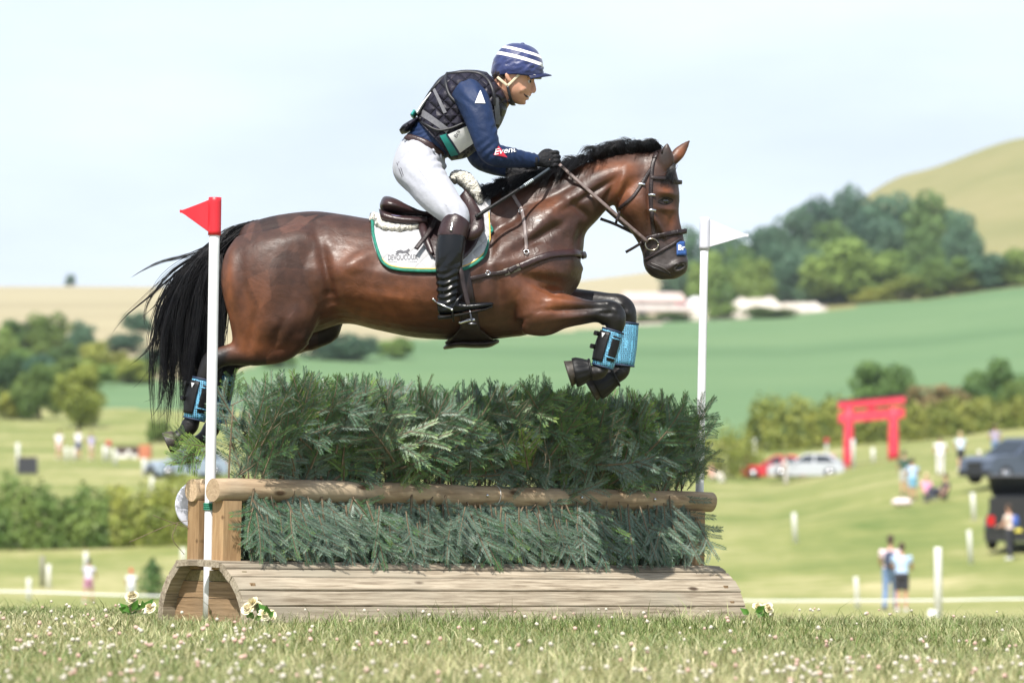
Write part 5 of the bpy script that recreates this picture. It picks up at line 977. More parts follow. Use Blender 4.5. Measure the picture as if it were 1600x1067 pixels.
ARM_F = [(728,142,.165,.072), (738,165,.215,.074), (742,195,.25,.066), (744,228,.265,.058), (750,246,.255,.055), (768,256,.19,.05), (790,264,.10,.040), (804,268,.055,.031)]
TORSO = [(622,236, 692,264, .155, 0), (630,214, 698,250, .150, 0), (642,194, 722,242, .160, 0), (655,172, 752,222, .172, 0), (672,146, 772,200, .182, 0), (692,124, 783,178, .185, .1), (722,114, 787,163, .168, .2), (752,115, 787,152, .105, .2), (770,122, 790,148, .066, 0)]
def shrink(rows, k):
    out = []
    for r in rows:
        a, b = np.array(r[:2], float), np.array(r[2:4], float); m = (a+b)/2; h = (a-b)/2; h = h*(1 - k/ (np.linalg.norm(h)/336)); out.append((*(m+h), *(m-h), r[4]-k, r[5]))
    return out
HEAD = [(822,80, 786,84, .05), (833,92, 774,95, .068), (838,108, 770,112, .077), (838,118, 771,123, .078), (833,127, 774,133, .075), (830,134, 779,141, .073), (829,141, 784,147, .068), (827,147, 789,152, .060), (824,153, 795,157, .050), (820,159, 803,161, .036), (816,164, 809,163, .018)]
def rider_body():
    G = Geo(); G.add(*pairs(HEAD, 28, 50))
    G.add(*tube([p3(768,168,0,.07,.06), p3(780,152,0,.060,.055), p3(794,136,0,.058,.055)], 16, 16))
    # nose, brow, lips, chin, cheek, ears
    G.add(*tube([p3(831.5,124,0,.008,.007), p3(832.5,130,0,.010,.0085), p3(834.2,137,0,.0105,.010), p3(834.6,142,0,.0098,.0105), p3(832,145,0,.008,.010)], 12, 16))
    for s in (-1, 1):
        G.add(*tube([p3(834,121,s*.012,.007), p3(832,120,s*.035,.008), p3(826,121,s*.056,.006)], 8, 12))
        G.add(*tube([p3(832,143.5,s*.007,.0065), p3(829.5,143.5,s*.013,.0065)], 8, 6))
        G.add(*tube([p3(822,137,s*.048,.016,.012), p3(812,140,s*.059,.02,.012)], 10, 8))
        G.add(*tube([p3(797,112,s*.078,.005,.004), p3(792.5,115,s*.084,.010,.006), p3(793,121,s*.084,.011,.006), p3(796,127,s*.080,.008,.005), p3(798,130,s*.075,.004,.004)], 10, 14))
    G.add(*tube([p3(825.5,149.5,-.022,.0045), p3(828.6,148.8,0,.0062), p3(825.5,149.5,.022,.0045)], 8, 14)); G.add(*tube([p3(822.5,154.5,-.020,.0045), p3(825,154.8,0,.0065), p3(822.5,154.5,.020,.0045)], 8, 14))
    G.add(*tube([p3(817,160.5,-.011,.009), p3(818.8,161,0,.0105), p3(817,160.5,.011,.009)], 10, 10))
    G.add(*pairs(shrink(TORSO, .022), 24, 30))
    for A in (ARM_N, ARM_F): G.add(*tube([p3(a, b, y, r-.014) for a, b, y, r in A], 12, 30))
    for s in (-1, 1): G.add(*tube([p3(a, b, y*-s, r-.014) for a, b, y, r in NEAR_LEG], 12, 40)); G.add(*tube([p3(702,480,s*.372,.020), p3(725,484,s*.373,.014), p3(752,483,s*.373,.009)], 10, 10))
    for (w, k) in (((838,251,-.105), (862,250,-.088)), ((804,268,.055), (826,272,.03))): G.add(*tube([p3(*w, .016, .020), p3((w[0]+k[0])/2, (w[1]+k[1])/2, (w[2]+k[2])/2, .010, .020), p3(*k, .006, .018)], 10, 8))
    V, Fc = remesh(*G.arr(), .0045, 3, .5)
    # eye sockets, mouth corner, cheek line
    u, v = pix(V[:, 0], 0*V[:, 1], V[:, 2]); N = vnormals(V, Fc); hd = (u > 765) & (v < 168); D = np.zeros(len(V))
    for cx, cy, a, b, h in ((827,127,7,4.5,-6), (820,149,7,3.2,-4), (822,143,3,6,-3), (812,155,9,4,-2), (833,131,5,3,-2)): D += h*.001*np.exp(-(((u-cx)/a)**2+((v-cy)/b)**2))
    return V + N*(D*hd*(np.abs(V[:, 1]) > .012))[:, None], Fc
V, Fc = rider_body(); rb = obj('body', V, Fc, M_skin, rd, O_); RB = bvh([rb])
for s in (-1, 1):
    c = np.array(p3(826.2, 127.5, s*.036)); e = obj('eye', *ball(c, (.0125, .0115, .0105), 16, 10), mat('eye_white', (.62,.58,.55), rough=.2), rd, O_)
    d = norm(np.array([.8, s*.62, -.12])); c2 = c+d*.0062
    obj('iris', *ball(c2, (.0075, .0075, .0075), 12, 8), mat('brown_iris', (.03,.018,.012), rough=.1), e, O_)
    obj('eyelid', *tube([p3(830.7,126,s*.030,.0022), p3(827.2,124.2,s*.044,.003), p3(822.7,126.5,s*.050,.0022)], 8, 14), M_skin, e, O_)
    G = Geo()
    for k in range(26):
        t = k/25; a = p3(834-t*9, 121.6-1.6*math.sin(t*2.4)+t*1.0, s*(.014+t*.044)); G.add(*tube([[*a, .0016], [a[0]-.006, a[1]+s*.004, a[2]+.003, .0005]], 4))
    G.obj('eyebrow', mat('dark_brow', (.02,.013,.010), rough=.7), rd, O_)
mo = [on_surface(RB, a, b, .0006) for a, b in ((826.5,151.6), (824,151.8), (821,150.6), (818.5,148.2))]; obj('mouth', *tube([[*p, r] for p, r in zip(mo, (.0035, .0048, .004, .002))], 8, 14), mat('mouth_dark', (.05,.016,.015), rough=.5), rd, O_)
obj('teeth', *tube([p3(827.3,151.0,-.004,.0034), p3(825.8,151.0,-.016,.0036), p3(822.5,150.6,-.030,.0026)], 8, 10), mat('teeth', (.7,.66,.58), rough=.3), rd, O_)
# hair behind the ear
hl = []
for i in range(300):
    a = random.uniform(771, 793); b = random.uniform(108, 121); sd = random.uniform(-1, 1) if a < 778 else random.choice((-1, 1)); y = sd*(.064+.010*random.random()); L_ = random.uniform(5, 13)*(1.15-(a-772)/30)
    hl.append((np.array([p3(a, b, y), p3(a-1, b+L_*.5, y*1.04), p3(a-1.5+random.gauss(0, 1), b+L_, y*.98)])[:, :3], .0011))
hair_locks(hl, 'hair', rd, O_, mat('dark_brown_hair', (.016,.010,.008), (.035,.022,.015), rough=.5, scale=40), seg=6)

# ---- shirt
def shirt():
    G = Geo(); G.add(*pairs(shrink(TORSO[:8], .012), 30, 40))
    G.add(*tube([p3(752,142,0,.085,.085), p3(772,150,0,.070,.066), p3(782,147,0,.064,.06)], 18, 12))
    for A in (ARM_N, ARM_F): G.add(*tube([p3(*q) for q in A], 20, 60))
    V, Fc = remesh(*G.arr(), .006, 3, .5); u, v = pix(V[:, 0], 0*V[:, 1], V[:, 2]); N = vnormals(V, Fc)
    g = lambda cx, cy, a, b: np.exp(-(((u-cx)/a)**2+((v-cy)/b)**2))
    w = np.sin((u*.92-v*.25)*.62+1.5*np.sin(v*.21)+1.2*np.sin(u*.11))*g(800,245,36,16)*.0030*(.6+.5*np.sin(u*.23+v*.31)) + np.sin((u*.55+v*.9)*.42+1.8*np.sin(u*.17))*g(775,208,16,18)*.0026*(.5+.6*np.sin(u*.3-v*.2)) + np.sin((u*.75-v*.62)*.42+1.3*np.sin(v*.13))*g(742,150,34,34)*.0024 + np.sin((u*.2+v*1.0)*.8+np.sin(u*.17)*2)*g(650,212,20,14)*.004 + np.sin((u*.6+v*.7)*.6)*g(764,240,16,14)*.003
    return V + N*w[:, None], Fc
V, Fc = shirt(); sh = obj('shirt', V, Fc, M_navy, rd, O_); SB = bvh([sh])
tri = [(751,149), (759,170), (755.5,168.2), (752.5,170.5), (750,169), (742.5,170)]


print_on(SB, 'sleeve_lettering', 'Event', 773, 250.0, 36, sh, O_, M_whitep, -12, .35, bold=.008, lift=.0055, height_px=9)
obj('shoulder_tag', [on_surface(SB, a, b, .002) for a, b in ((720,124), (722.5,123), (725,129), (722,129.5))], [(0, 1, 2, 3)], M_whitep, sh, O_, smooth_=False)

# ---- body protector
def vest():
    rows = [(651,188, 706,251, .172, 0), (655,174, 731,245, .182, 0), (662,157, 757,224, .192, 0), (674,138, 779,201, .198, 0), (690,120, 790,178, .196, .12), (716,111, 793,164, .180, .25), (742,110, 792,156, .135, .3), (760,113, 790,150, .088, .2)]
    V, Fc = pairs(rows, 48, 70); return V, Fc
V, Fc = vest(); quilt(M_vest, 21, .9); ve = obj('body_protector', V, Fc, M_vest, rd, O_); VB = bvh([ve])
def edge(pts, r, name, m, par=ve, off=.003, n=40): return obj(name, *tube([[*on_surface(VB, a, b, off), r, r] for a, b in pts], 8, n), m, par, O_)
edge([(699,116), (697,130), (700,146), (706,158), (720,170), (738,178)], .008, 'armhole_binding', M_vedge); edge([(700,118), (716,117), (735,116), (752,120), (764,132), (771,150), (772,170)], .009, 'shoulder_binding', M_vedge)
edge([(652,187), (665,198), (684,208), (704,206), (722,199), (738,192)], .006, 'side_binding', M_vedge); edge([(700,117), (685,133), (670,151), (655,178), (651,187)], .007, 'back_binding', M_vedge)
def patch(pts, name, m, par, off=.004, tree=None):
    "a cloth panel laid on the body protector between four px corners"
    a, b, c, d = [np.array(p, float) for p in pts]; n = 10; Vv = []
    for i in range(n):
        for j in range(n):
            p = (a*(1-i/(n-1))+b*i/(n-1))*(1-j/(n-1))+(d*(1-i/(n-1))+c*i/(n-1))*j/(n-1); Vv.append(on_surface(tree or VB, p[0], p[1], off))
    Vv = np.array(Vv); k = len(Vv); Vb = Vv+np.array([0, .003, 0]); Fc = [(i*n+j, i*n+j+1, (i+1)*n+j+1, (i+1)*n+j) for i in range(n-1) for j in range(n-1)]
    Fb = [tuple(x+k for x in f[::-1]) for f in Fc]; return obj(name, np.vstack([Vv, Vb]), Fc+Fb, m, par, O_)
patch([(751,149), (751.5,149), (759,170), (743,170)], 'white_triangle', M_whitep, sh, .004, SB); patch([(779,235.5), (779.5,235.5), (793,253), (771.5,250)], 'red_mark', M_red, sh, .003, SB)
bib = patch([(699,216), (738,199), (748,222), (718,243)], 'number_bib', M_white, ve, .006); patch([(688,217), (699,214), (719,244), (705,247)], 'teal_band', M_teal, bib, .005); patch([(697.5,215.5), (700,214.5), (720,243.5), (717,245)], 'navy_band', M_bind, bib, .0075)
BB = bvh([bib]) if False else VB
print_on(VB, 'bib_lettering', 'Bra', 714.5, 220.5, 11.5, bib, O_, M_ink, -63, bold=.01, lift=.0092, height_px=5.5); print_on(VB, 'bib_number', '2', 728, 236, 17, bib, O_, M_ink, 62, bold=.02, lift=.0092, height_px=17)
patch([(676,143), (680,141), (699,181), (694,183)], 'side_strap', M_greyweb, ve, .005)
patch([(653,181), (661,174), (704,207), (698,213)], 'waist_strap', M_greyweb, ve, .004)
patch([(771,159), (779,157), (783,196), (775,197)], 'front_strap', M_greyweb, ve, .006)
# back tail of the protector with bib and teal tape
V, Fc = pairs([(651,184, 656,190, .10), (640,190, 645,200, .125), (629,197, 636,207, .13), (624,204, 628,209, .10)], 20, 20); obj('back_flap', V, Fc, M_vest, ve, O_)
V, Fc = pairs([(672,146, 676,149, .10), (660,162, 664,166, .115), (650,178, 654,182, .115)], 16, 16); obj('back_bib', V, Fc, M_white, ve, O_)
V, Fc = pairs([(646,173, 652,178, .12), (641,180, 648,185, .12)], 16, 8); obj('back_tape', V, Fc, M_teal, ve, O_)

# ---- breeches and belt
def breeches():
    G = Geo(); G.add(*pairs([(634,212, 695,247, .152), (625,224, 697,256, .163), (617,242, 696,266, .170), (613,262, 690,284, .168), (619,282, 672,298, .14), (636,300, 662,304, .08)], 28, 30))
    for s in (-1, 1): G.add(*tube([p3(a, b, -s*y, r) for a, b, y, r in NEAR_LEG[:6]], 22, 40))
    V, Fc = remesh(*G.arr(), .0065, 4, .5); u, v = pix(V[:, 0], 0*V[:, 1], V[:, 2]); N = vnormals(V, Fc); g = lambda cx, cy, a, b: np.exp(-(((u-cx)/a)**2+((v-cy)/b)**2))
    w = np.sin((u*.5+v*1.1)*.42+np.sin(u*.15)*1.2)*g(690,262,22,16)*.0045 + np.sin((u*.9+v*.5)*.35)*g(650,250,26,20)*.0028 + np.sin((u*.8-v*.3)*.6)*g(708,334,18,10)*.003 + np.sin((u*.7-v*.8)*.3)*g(640,290,20,18)*.002
    return V+N*w[:, None], Fc
V, Fc = breeches(); bz = obj('breeches', V, Fc, M_breech, rd, O_); ZB = bvh([bz]); ZS = bvh([bz, sh])
obj('belt', *ribbon([on_surface(ZS, a, b, .004) for a, b in ((630.5,216), (640,218.5), (655,223), (670,230), (683,239), (691,246))], [np.array([-.3, -1, .25])]*6, .036, .007, 40), M_brown, bz, O_)
for a, b, c, d in ((637,214,633.5,224), (677,236.5,680,241), (689,243,690,250)): obj('belt_loop', *ribbon([on_surface(ZS, a, b, .008), on_surface(ZS, (a+c)/2, (b+d)/2, .014), on_surface(ZS, c, d, .008)], [np.array([-.2, -1, .1])]*3, .009, .003, 8), M_breech, bz, O_)
for pts in (((621,257), (625,268), (630,281)), ((624,256), (628,267), (632,279))): obj('pocket_zip', *tube([[*on_surface(ZB, a, b, .0006), .0016] for a, b in pts], 6, 14), M_ink, bz, O_)
obj('side_seam', *tube([[*on_surface(ZB, a, b, .0002), .0012] for a, b in ((640,240), (655,268), (676,298), (700,330))], 6, 30), mat('grey_seam', (.4,.4,.45), rough=.8), bz, O_)

# ---- boots
for s in (-1, 1):
    Y_ = s*.372
    bt = empty('boot', tuple(np.array(p3(700, 500, Y_))-O_), parent=rd); OB = np.array(p3(700, 500, Y_))
    G = Geo(); G.add(*tube([p3(711,352,s*.345,.0635), p3(707,368,s*.358,.0655), p3(703,392,s*.368,.066), p3(701,415,s*.372,.061), p3(700,440,s*.373,.054), p3(699.5,462,s*.373,.048), p3(700,477,s*.373,.047), p3(701,488,s*.373,.045)], 28, 60))
    G.add(*pairs([(684,476, 687,494, .026, 0, Y_), (692,468, 690,497, .036, 0, Y_), (706,470, 706,496, .038, 0, Y_), (722,476, 722,493, .038, 0, Y_), (738,478, 740,490, .041, 0, Y_), (755,477, 757,487, .038, 0, Y_), (767,477, 768,484, .027, 0, Y_), (772,478, 772,481, .012, 0, Y_)], 20, 40))
    V, Fc = remesh(*G.arr(), .0045, 5, .5); u, v = pix(V[:, 0], 0*V[:, 1], V[:, 2]); N = vnormals(V, Fc); g = np.exp(-((v-458)/22)**2-((u-702)/26)**2)
    V = V + N*(np.sin(v*.62+np.sin(u*.16)*1.6+u*.10)*g*.0052 + np.sin(v*.25+u*.3)*np.exp(-((v-425)/20)**2)*.0016)[:, None]
    obj('boot_shaft', V, Fc, M_boot, bt, OB)
    V, Fc = tube([p3(716,344,s*.338,.060), p3(713,350,s*.345,.0655), p3(709,360,s*.352,.0675), p3(706,369,s*.358,.067), p3(705.5,372,s*.359,.064)], 28, 20); 
    u, v = pix(V[:, 0], 0*V[:, 1], V[:, 2]); obj('boot_cuff', V, Fc, M_brown, bt, OB)
    obj('zip_pull', *tube([p3(707,347,s*.407,.004), p3(706,354,s*.419,.0035), p3(704.5,361,s*.424,.007)], 8, 10), M_steel, bt, OB)
    sole = [(686,497, 687,500, .032, 0, Y_), (706,497, 706,500, .036, 0, Y_), (724,494, 724,497.5, .038, 0, Y_), (742,490.5, 742,493.5, .042, 0, Y_), (758,487, 759,489.5, .038, 0, Y_), (770,482.5, 771,484.5, .022, 0, Y_)]
    obj('sole', *pairs(sole, 16, 24), M_black, bt, OB); obj('heel', *pairs([(686,498, 687,504, .030, 0, Y_), (697,498, 697,503, .033, 0, Y_), (708,498, 708,502, .030, 0, Y_)], 14, 10), M_black, bt, OB)
    # spur: yoke round the heel, neck, strap
    sp = obj('spur', *tube([p3(706,483,Y_+s*.050,.005,.006), p3(696,479,Y_+s*.052,.005,.006), p3(685,474,Y_+s*.036,.005,.006), p3(681,472,Y_,.005,.006), p3(685,474,Y_-s*.036,.005,.006), p3(700,480,Y_-s*.05,.005,.006)], 8, 40), M_steel, bt, OB)
    obj('spur_neck', *tube([p3(682,472.5,Y_,.006), p3(678,468.5,Y_,.0065), p3(676,467,Y_,.007)], 8, 8), M_steel, sp, OB); obj('spur_button', *ball(p3(706,484,Y_+s*.053), .007, 10, 6), M_steel, sp, OB)
    obj('spur_strap', *tube([p3(706,483,Y_+s*.050,.0045,.003), p3(714,470,Y_+s*.048,.0055,.003), p3(721,462,Y_+s*.03,.0055,.003), p3(724,460,Y_,.0055,.003)], 8, 20), M_boot, sp, OB); obj('under_strap', *tube([p3(706,484,Y_+s*.050,.004,.003), p3(708,495,Y_+s*.042,.004,.003), p3(709,502,Y_+s*.02,.004,.003)], 8, 12), M_boot, sp, OB)

# ---- gloves: palm, four curled fingers, thumb
def glove(w, kn, s, curl_in, tilt):
    "w wrist px+y, kn knuckle px+y, curl_in: sign of y in which the fingers close"
    W, K = np.array(p3(*w)), np.array(p3(*kn)); gl = empty('glove', tuple(W-O_), parent=rd); fw = norm(K-W); side = np.array([0, curl_in, 0.0]); side = norm(side-fw*np.dot(side, fw)); up = np.cross(side, fw); up = up if up[2] > 0 else -up
    G = Geo(); back = -side
    G.add(*tube([[*(W-fw*.035), .033, .034], [*(W-fw*.01), .030, .031], [*W, .028, .029], [*(W+fw*.025), .034, .022], [*(W*.4+K*.6), .040, .019], [*K, .039, .015], [*(K+fw*.006), .034, .010]], 18, 26, up=side))
    for i, (o, l) in enumerate(((.030, .96), (.010, 1.05), (-.010, 1.0), (-.029, .84))):
        b = K+up*o-fw*.008; c = [b, b+fw*.026*l+back*.004, b+fw*.044*l+side*.010-up*.002, b+fw*.044*l+side*.032-up*.005, b+fw*.022*l+side*.046-up*.007, b+fw*.006*l+side*.042-up*.007]
        G.add(*tube([[*p, r] for p, r in zip(c, (.0105, .0108, .0105, .0098, .0095, .0075))], 10, 24))
    t = W+fw*.022+up*.022+side*.008; c = [t, t+up*.016+fw*.022+side*.006, t+up*.019+fw*.046+side*.016, t+up*.014+fw*.066+side*.026]; G.add(*tube([[*p, r] for p, r in zip(c, (.0145, .0128, .0115, .0085))], 10, 18))
    V, Fc = remesh(*G.arr(), .0032, 2, .4); obj('hand_covering', V, Fc, M_glove, gl, W)
    ph = np.linspace(0, 2*math.pi, 22); obj('cuff_band', *tube([[*(W-fw*.012+up*.0335*math.cos(p)+side*.0335*math.sin(p)), .006, .004] for p in ph], 8), M_glove, gl, W)
    obj('cuff_tab', *ribbon([W-fw*.012+back*.034+up*.014, W-fw*.014+back*.036, W-fw*.014+back*.033-up*.016], [back]*3, .022, .004, 8), M_glove, gl, W)
glove((839,251.5,-.104), (862,249,-.088), -1, 1, 0); glove((804,268,.050), (826,271,.028), 1, -1, 0)

# ---- helmet with striped silk
hm = empty('helmet', tuple(P(808,112)-O_), parent=rd); HO = P(808, 112)
def dome():
    c = P(808.5, 112); f = norm(P(849, 117)-P(769, 107.5)); f[1] = 0; up = np.array([-f[2], 0, f[0]]); rings = []
    for t in np.r_[np.linspace(-.16, 0, 5)[:-1], np.linspace(0, 1, 30)*.995]:
        if t < 0: cr, h = 1+t*.30, t*.13
        else: cr, h = math.cos(t*math.pi/2)**.80, .130*math.sin(t*math.pi/2)
        ph = np.linspace(0, 2*math.pi, 96, endpoint=False); x, y = .1215*np.cos(ph), .102*np.sin(ph)
        h2 = h - (.016*np.clip(-np.cos(ph), 0, 1)+.0*ph if t <= 0 else 0)
        rings.append(c[None]+np.outer(x*cr, f)+np.outer(y*cr, (0, 1, 0))+np.outer(np.broadcast_to(h2, ph.shape)*(1.0), up))
    V, Fc = loft(rings); V = np.array(V)
    u, v = pix(V[:, 0], 0*V[:, 1], V[:, 2]); a = np.arctan2(V[:, 1], V[:, 0]-c[0]); N = vnormals(V, Fc)
    low = np.exp(-((v-.08*(u-808)-104)/7.5)**2); wr = (np.sin(a*11+np.sin(v*.5+a*3)*1.6)*.5+np.sin(a*19+v*.6)*.3+np.sin(v*.9+a*6)*.4)*low*.0038 + np.sin(a*6+v*.35+np.sin(a*5))*.0011
    return V+N*wr[:, None], Fc
V, Fc = dome(); ds = obj('striped_cover', V, Fc, mat('tmp', (1,1,1)), hm, HO); u, v = pix(V[:, 0], 0*V[:, 1], V[:, 2]); sv = (v-.27*(u-740))/100; set_attr(ds.data, 'stripe', np.c_[sv, sv, sv])
def silk():
    m = mat('striped_silk', (.010,.018,.085), (.016,.028,.12), rough=.45, scale=30, bump=.15, bscale=70, sheen=.2); N, L = m.node_tree.nodes, m.node_tree.links; b = N['Principled BSDF']; src = b.inputs['Base Color'].links[0].from_socket
    at = N.new('ShaderNodeAttribute'); at.attribute_name = 'stripe'; mx = N.new('ShaderNodeMix'); mx.data_type = 'RGBA'; mx.inputs['B'].default_value = (.72,.70,.68,1); o = []
    for c_, w in ((.615, .023), (.737, .027)):
        k = N.new('ShaderNodeMath'); k.operation = 'COMPARE'; k.inputs[1].default_value = c_; k.inputs[2].default_value = w; L.new(at.outputs['Fac'], k.inputs[0]); o.append(k)
    ad = N.new('ShaderNodeMath'); ad.operation = 'MAXIMUM'; L.new(o[0].outputs[0], ad.inputs[0]); L.new(o[1].outputs[0], ad.inputs[1]); L.new(ad.outputs[0], mx.inputs['Factor']); L.new(src, mx.inputs['A']); L.new(mx.outputs['Result'], b.inputs['Base Color']); return m
ds.data.materials[0] = silk()
obj('top_button', *ball(P(816.5, 69.0), (.010, .010, .006), 12, 6), mat('navy_button', (.02,.03,.12), rough=.5), hm, HO)
rings = []
for t in np.linspace(-1, 1, 25):       # peak: a thin curved brim
    y = t*.088; k = 1-t*t; i0, o0 = np.array(p3(826+16*k, 118.5-3.0*k+.0, y)), np.array(p3(829+33*k**.7, 123-5.5*k**.6, y)); mid = (i0+o0)/2+np.array([0, 0, .006])
    rings.append([i0, mid, o0, o0-np.array([.001, 0, .005]), mid-np.array([0, 0, .007]), i0-np.array([0, 0, .006])])
obj('peak', *loft(rings), mat('navy_peak', (.008,.012,.045), (.014,.02,.07), rough=.4, scale=40), hm, HO)
obj('peak_trim', *tube([p3(834+13*(1-t*t), 117.2+2.6*(1-t*t), t*.082-.002, .0017) for t in np.linspace(-1, .2, 12)], 6, 20), mat('trim', (.5,.48,.45), rough=.5), hm, HO)
def hs(pts, name='chin_strap', w=.013, m=M_strapb): obj(name, *ribbon([np.array(p3(*p)) for p in pts], [(0, -1, 0)]*len(pts), w, .003, 20), m, hm, HO)
for s in (-1, 1): hs([(777,121,s*.083), (784,127,s*.087), (792,134,s*.083)]); hs([(811,117,s*.084), (804,124,s*.083), (798,130,s*.080), (792.5,134.5,s*.081)])
hs([(793,135,-.082), (796,148,-.075), (799,158,-.055), (803,163,-.025), (804,164,.02)], 'chin_band', .013, M_vedge); obj('chin_cup', *tube([p3(795,157,-.055,.010,.008), p3(800,161,-.035,.012,.008), p3(801,162,0,.012,.008)], 10, 12), M_vedge, hm, HO)

# ---- whip
wp = empty('riding_whip', P(800, 300), label='black riding whip with white banded grip held against the neck', cat='whip'); WO = P(800, 300)
a, b, c = np.array(p3(745, 338, -.335)), np.array(p3(812, 295, -.255)), np.array(p3(858, 264, -.115))
obj('shaft', *tube([[*a, .009], [*(a*.6+b*.4), .0085], [*b, .0075]], 10, 20), M_black, wp, WO); obj('grip', *tube([[*b, .0065], [*(b*.5+c*.5), .0062], [*c, .0075]], 10, 16), mat('dark_grip', (.03,.04,.05), rough=.5), wp, WO)
for k in range(6):
    f = .16+k*.05; p = b+(c-b)*f; obj('white_band', *tube([[*p, .0072], [*(p+(c-b)*.022), .0072]], 10, 3), mat('pale_band', (.55,.62,.66), rough=.5) if k == 0 else bpy.data.materials['pale_band'], wp, WO)
obj('end_cap', *ball(a, .0095, 10, 6), M_black, wp, WO)

# ================================================================== THE BRUSH FENCE
TH = R(42); FC = np.array([-.1725, 0.0, 0.0]); FC[2] = float(near_z(FC[0], 0))+.004
fence = empty('brush_fence', FC, (0, R(1.15), TH), label='cross country fence of fir brush between log rails on a plank ramp', cat='jump fence')
fence.rotation_euler = Matrix.Rotation(TH, 3, 'Z').to_4x4().to_3x3().to_euler(); _m = Matrix.Rotation(TH, 3, 'Z') @ Matrix.Rotation(R(1.25), 3, 'Y'); fence.rotation_euler = _m.to_euler()
def fw(s, t, z):                        # fence frame -> world
    return np.array(_m @ Vector((s, t, z))) + FC
def wood(name, c1, c2, c3, rough=.8, grain=(.8, 14, 14), gs=5.0, rnd=.16, bump=.5):
    "weathered softwood: grain along local x, knots, per-board shade"
    m = bpy.data.materials.new(name); m.use_nodes = True; N, L = m.node_tree.nodes, m.node_tree.links; b = N['Principled BSDF']; b.inputs['Roughness'].default_value = rough; b.inputs['Specular IOR Level'].default_value = .25
    tc = N.new('ShaderNodeTexCoord'); oi = N.new('ShaderNodeObjectInfo'); ofs = N.new('ShaderNodeVectorMath'); ofs.operation = 'MULTIPLY_ADD'; cb = N.new('ShaderNodeCombineXYZ')
    for k in range(3): L.new(oi.outputs['Random'], cb.inputs[k])
    L.new(cb.outputs[0], ofs.inputs[0]); ofs.inputs[1].default_value = (19, 7, 11); L.new(tc.outputs['Object'], ofs.inputs[2])
    mp = N.new('ShaderNodeMapping'); mp.inputs['Scale'].default_value = grain; L.new(ofs.outputs[0], mp.inputs['Vector'])
    n1 = N.new('ShaderNodeTexNoise'); n1.inputs['Scale'].default_value = gs; n1.inputs['Detail'].default_value = 8; n1.inputs['Roughness'].default_value = .62; n1.inputs['Distortion'].default_value = .5; L.new(mp.outputs['Vector'], n1.inputs['Vector'])
    n2 = N.new('ShaderNodeTexNoise'); n2.inputs['Scale'].default_value = 2.2; n2.inputs['Detail'].default_value = 5; L.new(ofs.outputs[0], n2.inputs['Vector'])
    rp = N.new('ShaderNodeValToRGB'); e = rp.color_ramp.elements; e[0].position, e[1].position = .34, .62; e[0].color = (*c1, 1); e[1].color = (*c2, 1); L.new(n1.outputs['Fac'], rp.inputs['Fac'])
    mx = N.new('ShaderNodeMix'); mx.data_type = 'RGBA'; mx.inputs['B'].default_value = (*c3, 1); mr = N.new('ShaderNodeMapRange'); mr.inputs['From Min'].default_value = .48; mr.inputs['From Max'].default_value = .72; mr.inputs['To Max'].default_value = .85; L.new(n2.outputs['Fac'], mr.inputs['Value']); L.new(mr.outputs['Result'], mx.inputs['Factor']); L.new(rp.outputs['Color'], mx.inputs['A'])
    # knots
    mk = N.new('ShaderNodeMapping'); mk.inputs['Scale'].default_value = (3.2, 9, 9); L.new(ofs.outputs[0], mk.inputs['Vector']); vo = N.new('ShaderNodeTexVoronoi'); vo.inputs['Scale'].default_value = 1.0; L.new(mk.outputs['Vector'], vo.inputs['Vector'])
    kr = N.new('ShaderNodeMapRange'); kr.inputs['From Min'].default_value = .07; kr.inputs['From Max'].default_value = .14; kr.inputs['To Min'].default_value = 1; kr.inputs['To Max'].default_value = 0; L.new(vo.outputs['Distance'], kr.inputs['Value'])
    kx = N.new('ShaderNodeMix'); kx.data_type = 'RGBA'; kx.inputs['B'].default_value = (c1[0]*.35, c1[1]*.3, c1[2]*.28, 1); L.new(kr.outputs['Result'], kx.inputs['Factor']); L.new(mx.outputs['Result'], kx.inputs['A'])
    hs_ = N.new('ShaderNodeHueSaturation'); vr = N.new('ShaderNodeMapRange'); vr.inputs['To Min'].default_value = 1-rnd; vr.inputs['To Max'].default_value = 1+rnd; L.new(oi.outputs['Random'], vr.inputs['Value']); L.new(vr.outputs['Result'], hs_.inputs['Value']); L.new(kx.outputs['Result'], hs_.inputs['Color']); L.new(hs_.outputs['Color'], b.inputs['Base Color'])
    bp = N.new('ShaderNodeBump'); bp.inputs['Strength'].default_value = bump; bp.inputs['Distance'].default_value = .006; L.new(n1.outputs['Fac'], bp.inputs['Height']); L.new(bp.outputs['Normal'], b.inputs['Normal']); return m
M_plank = wood('weathered_plank', (.17,.135,.095), (.37,.315,.24), (.25,.225,.175))
M_log = wood('log_wood', (.24,.165,.10), (.44,.33,.215), (.38,.31,.225), grain=(1.2, 9, 9), gs=3.2)
M_post = wood('orange_post', (.24,.145,.07), (.37,.24,.125), (.30,.21,.125), grain=(12, 12, .9)); M_end = wood('end_grain', (.30,.21,.13), (.46,.34,.22), (.38,.28,.18), grain=(6, 22, 22), gs=3)
M_moss = wood('mossy_plank', (.12,.10,.045), (.24,.19,.10), (.17,.17,.05))
M_brownb = wood('brown_board', (.15,.095,.05), (.30,.20,.115), (.22,.16,.10), grain=(14, .9, 14))
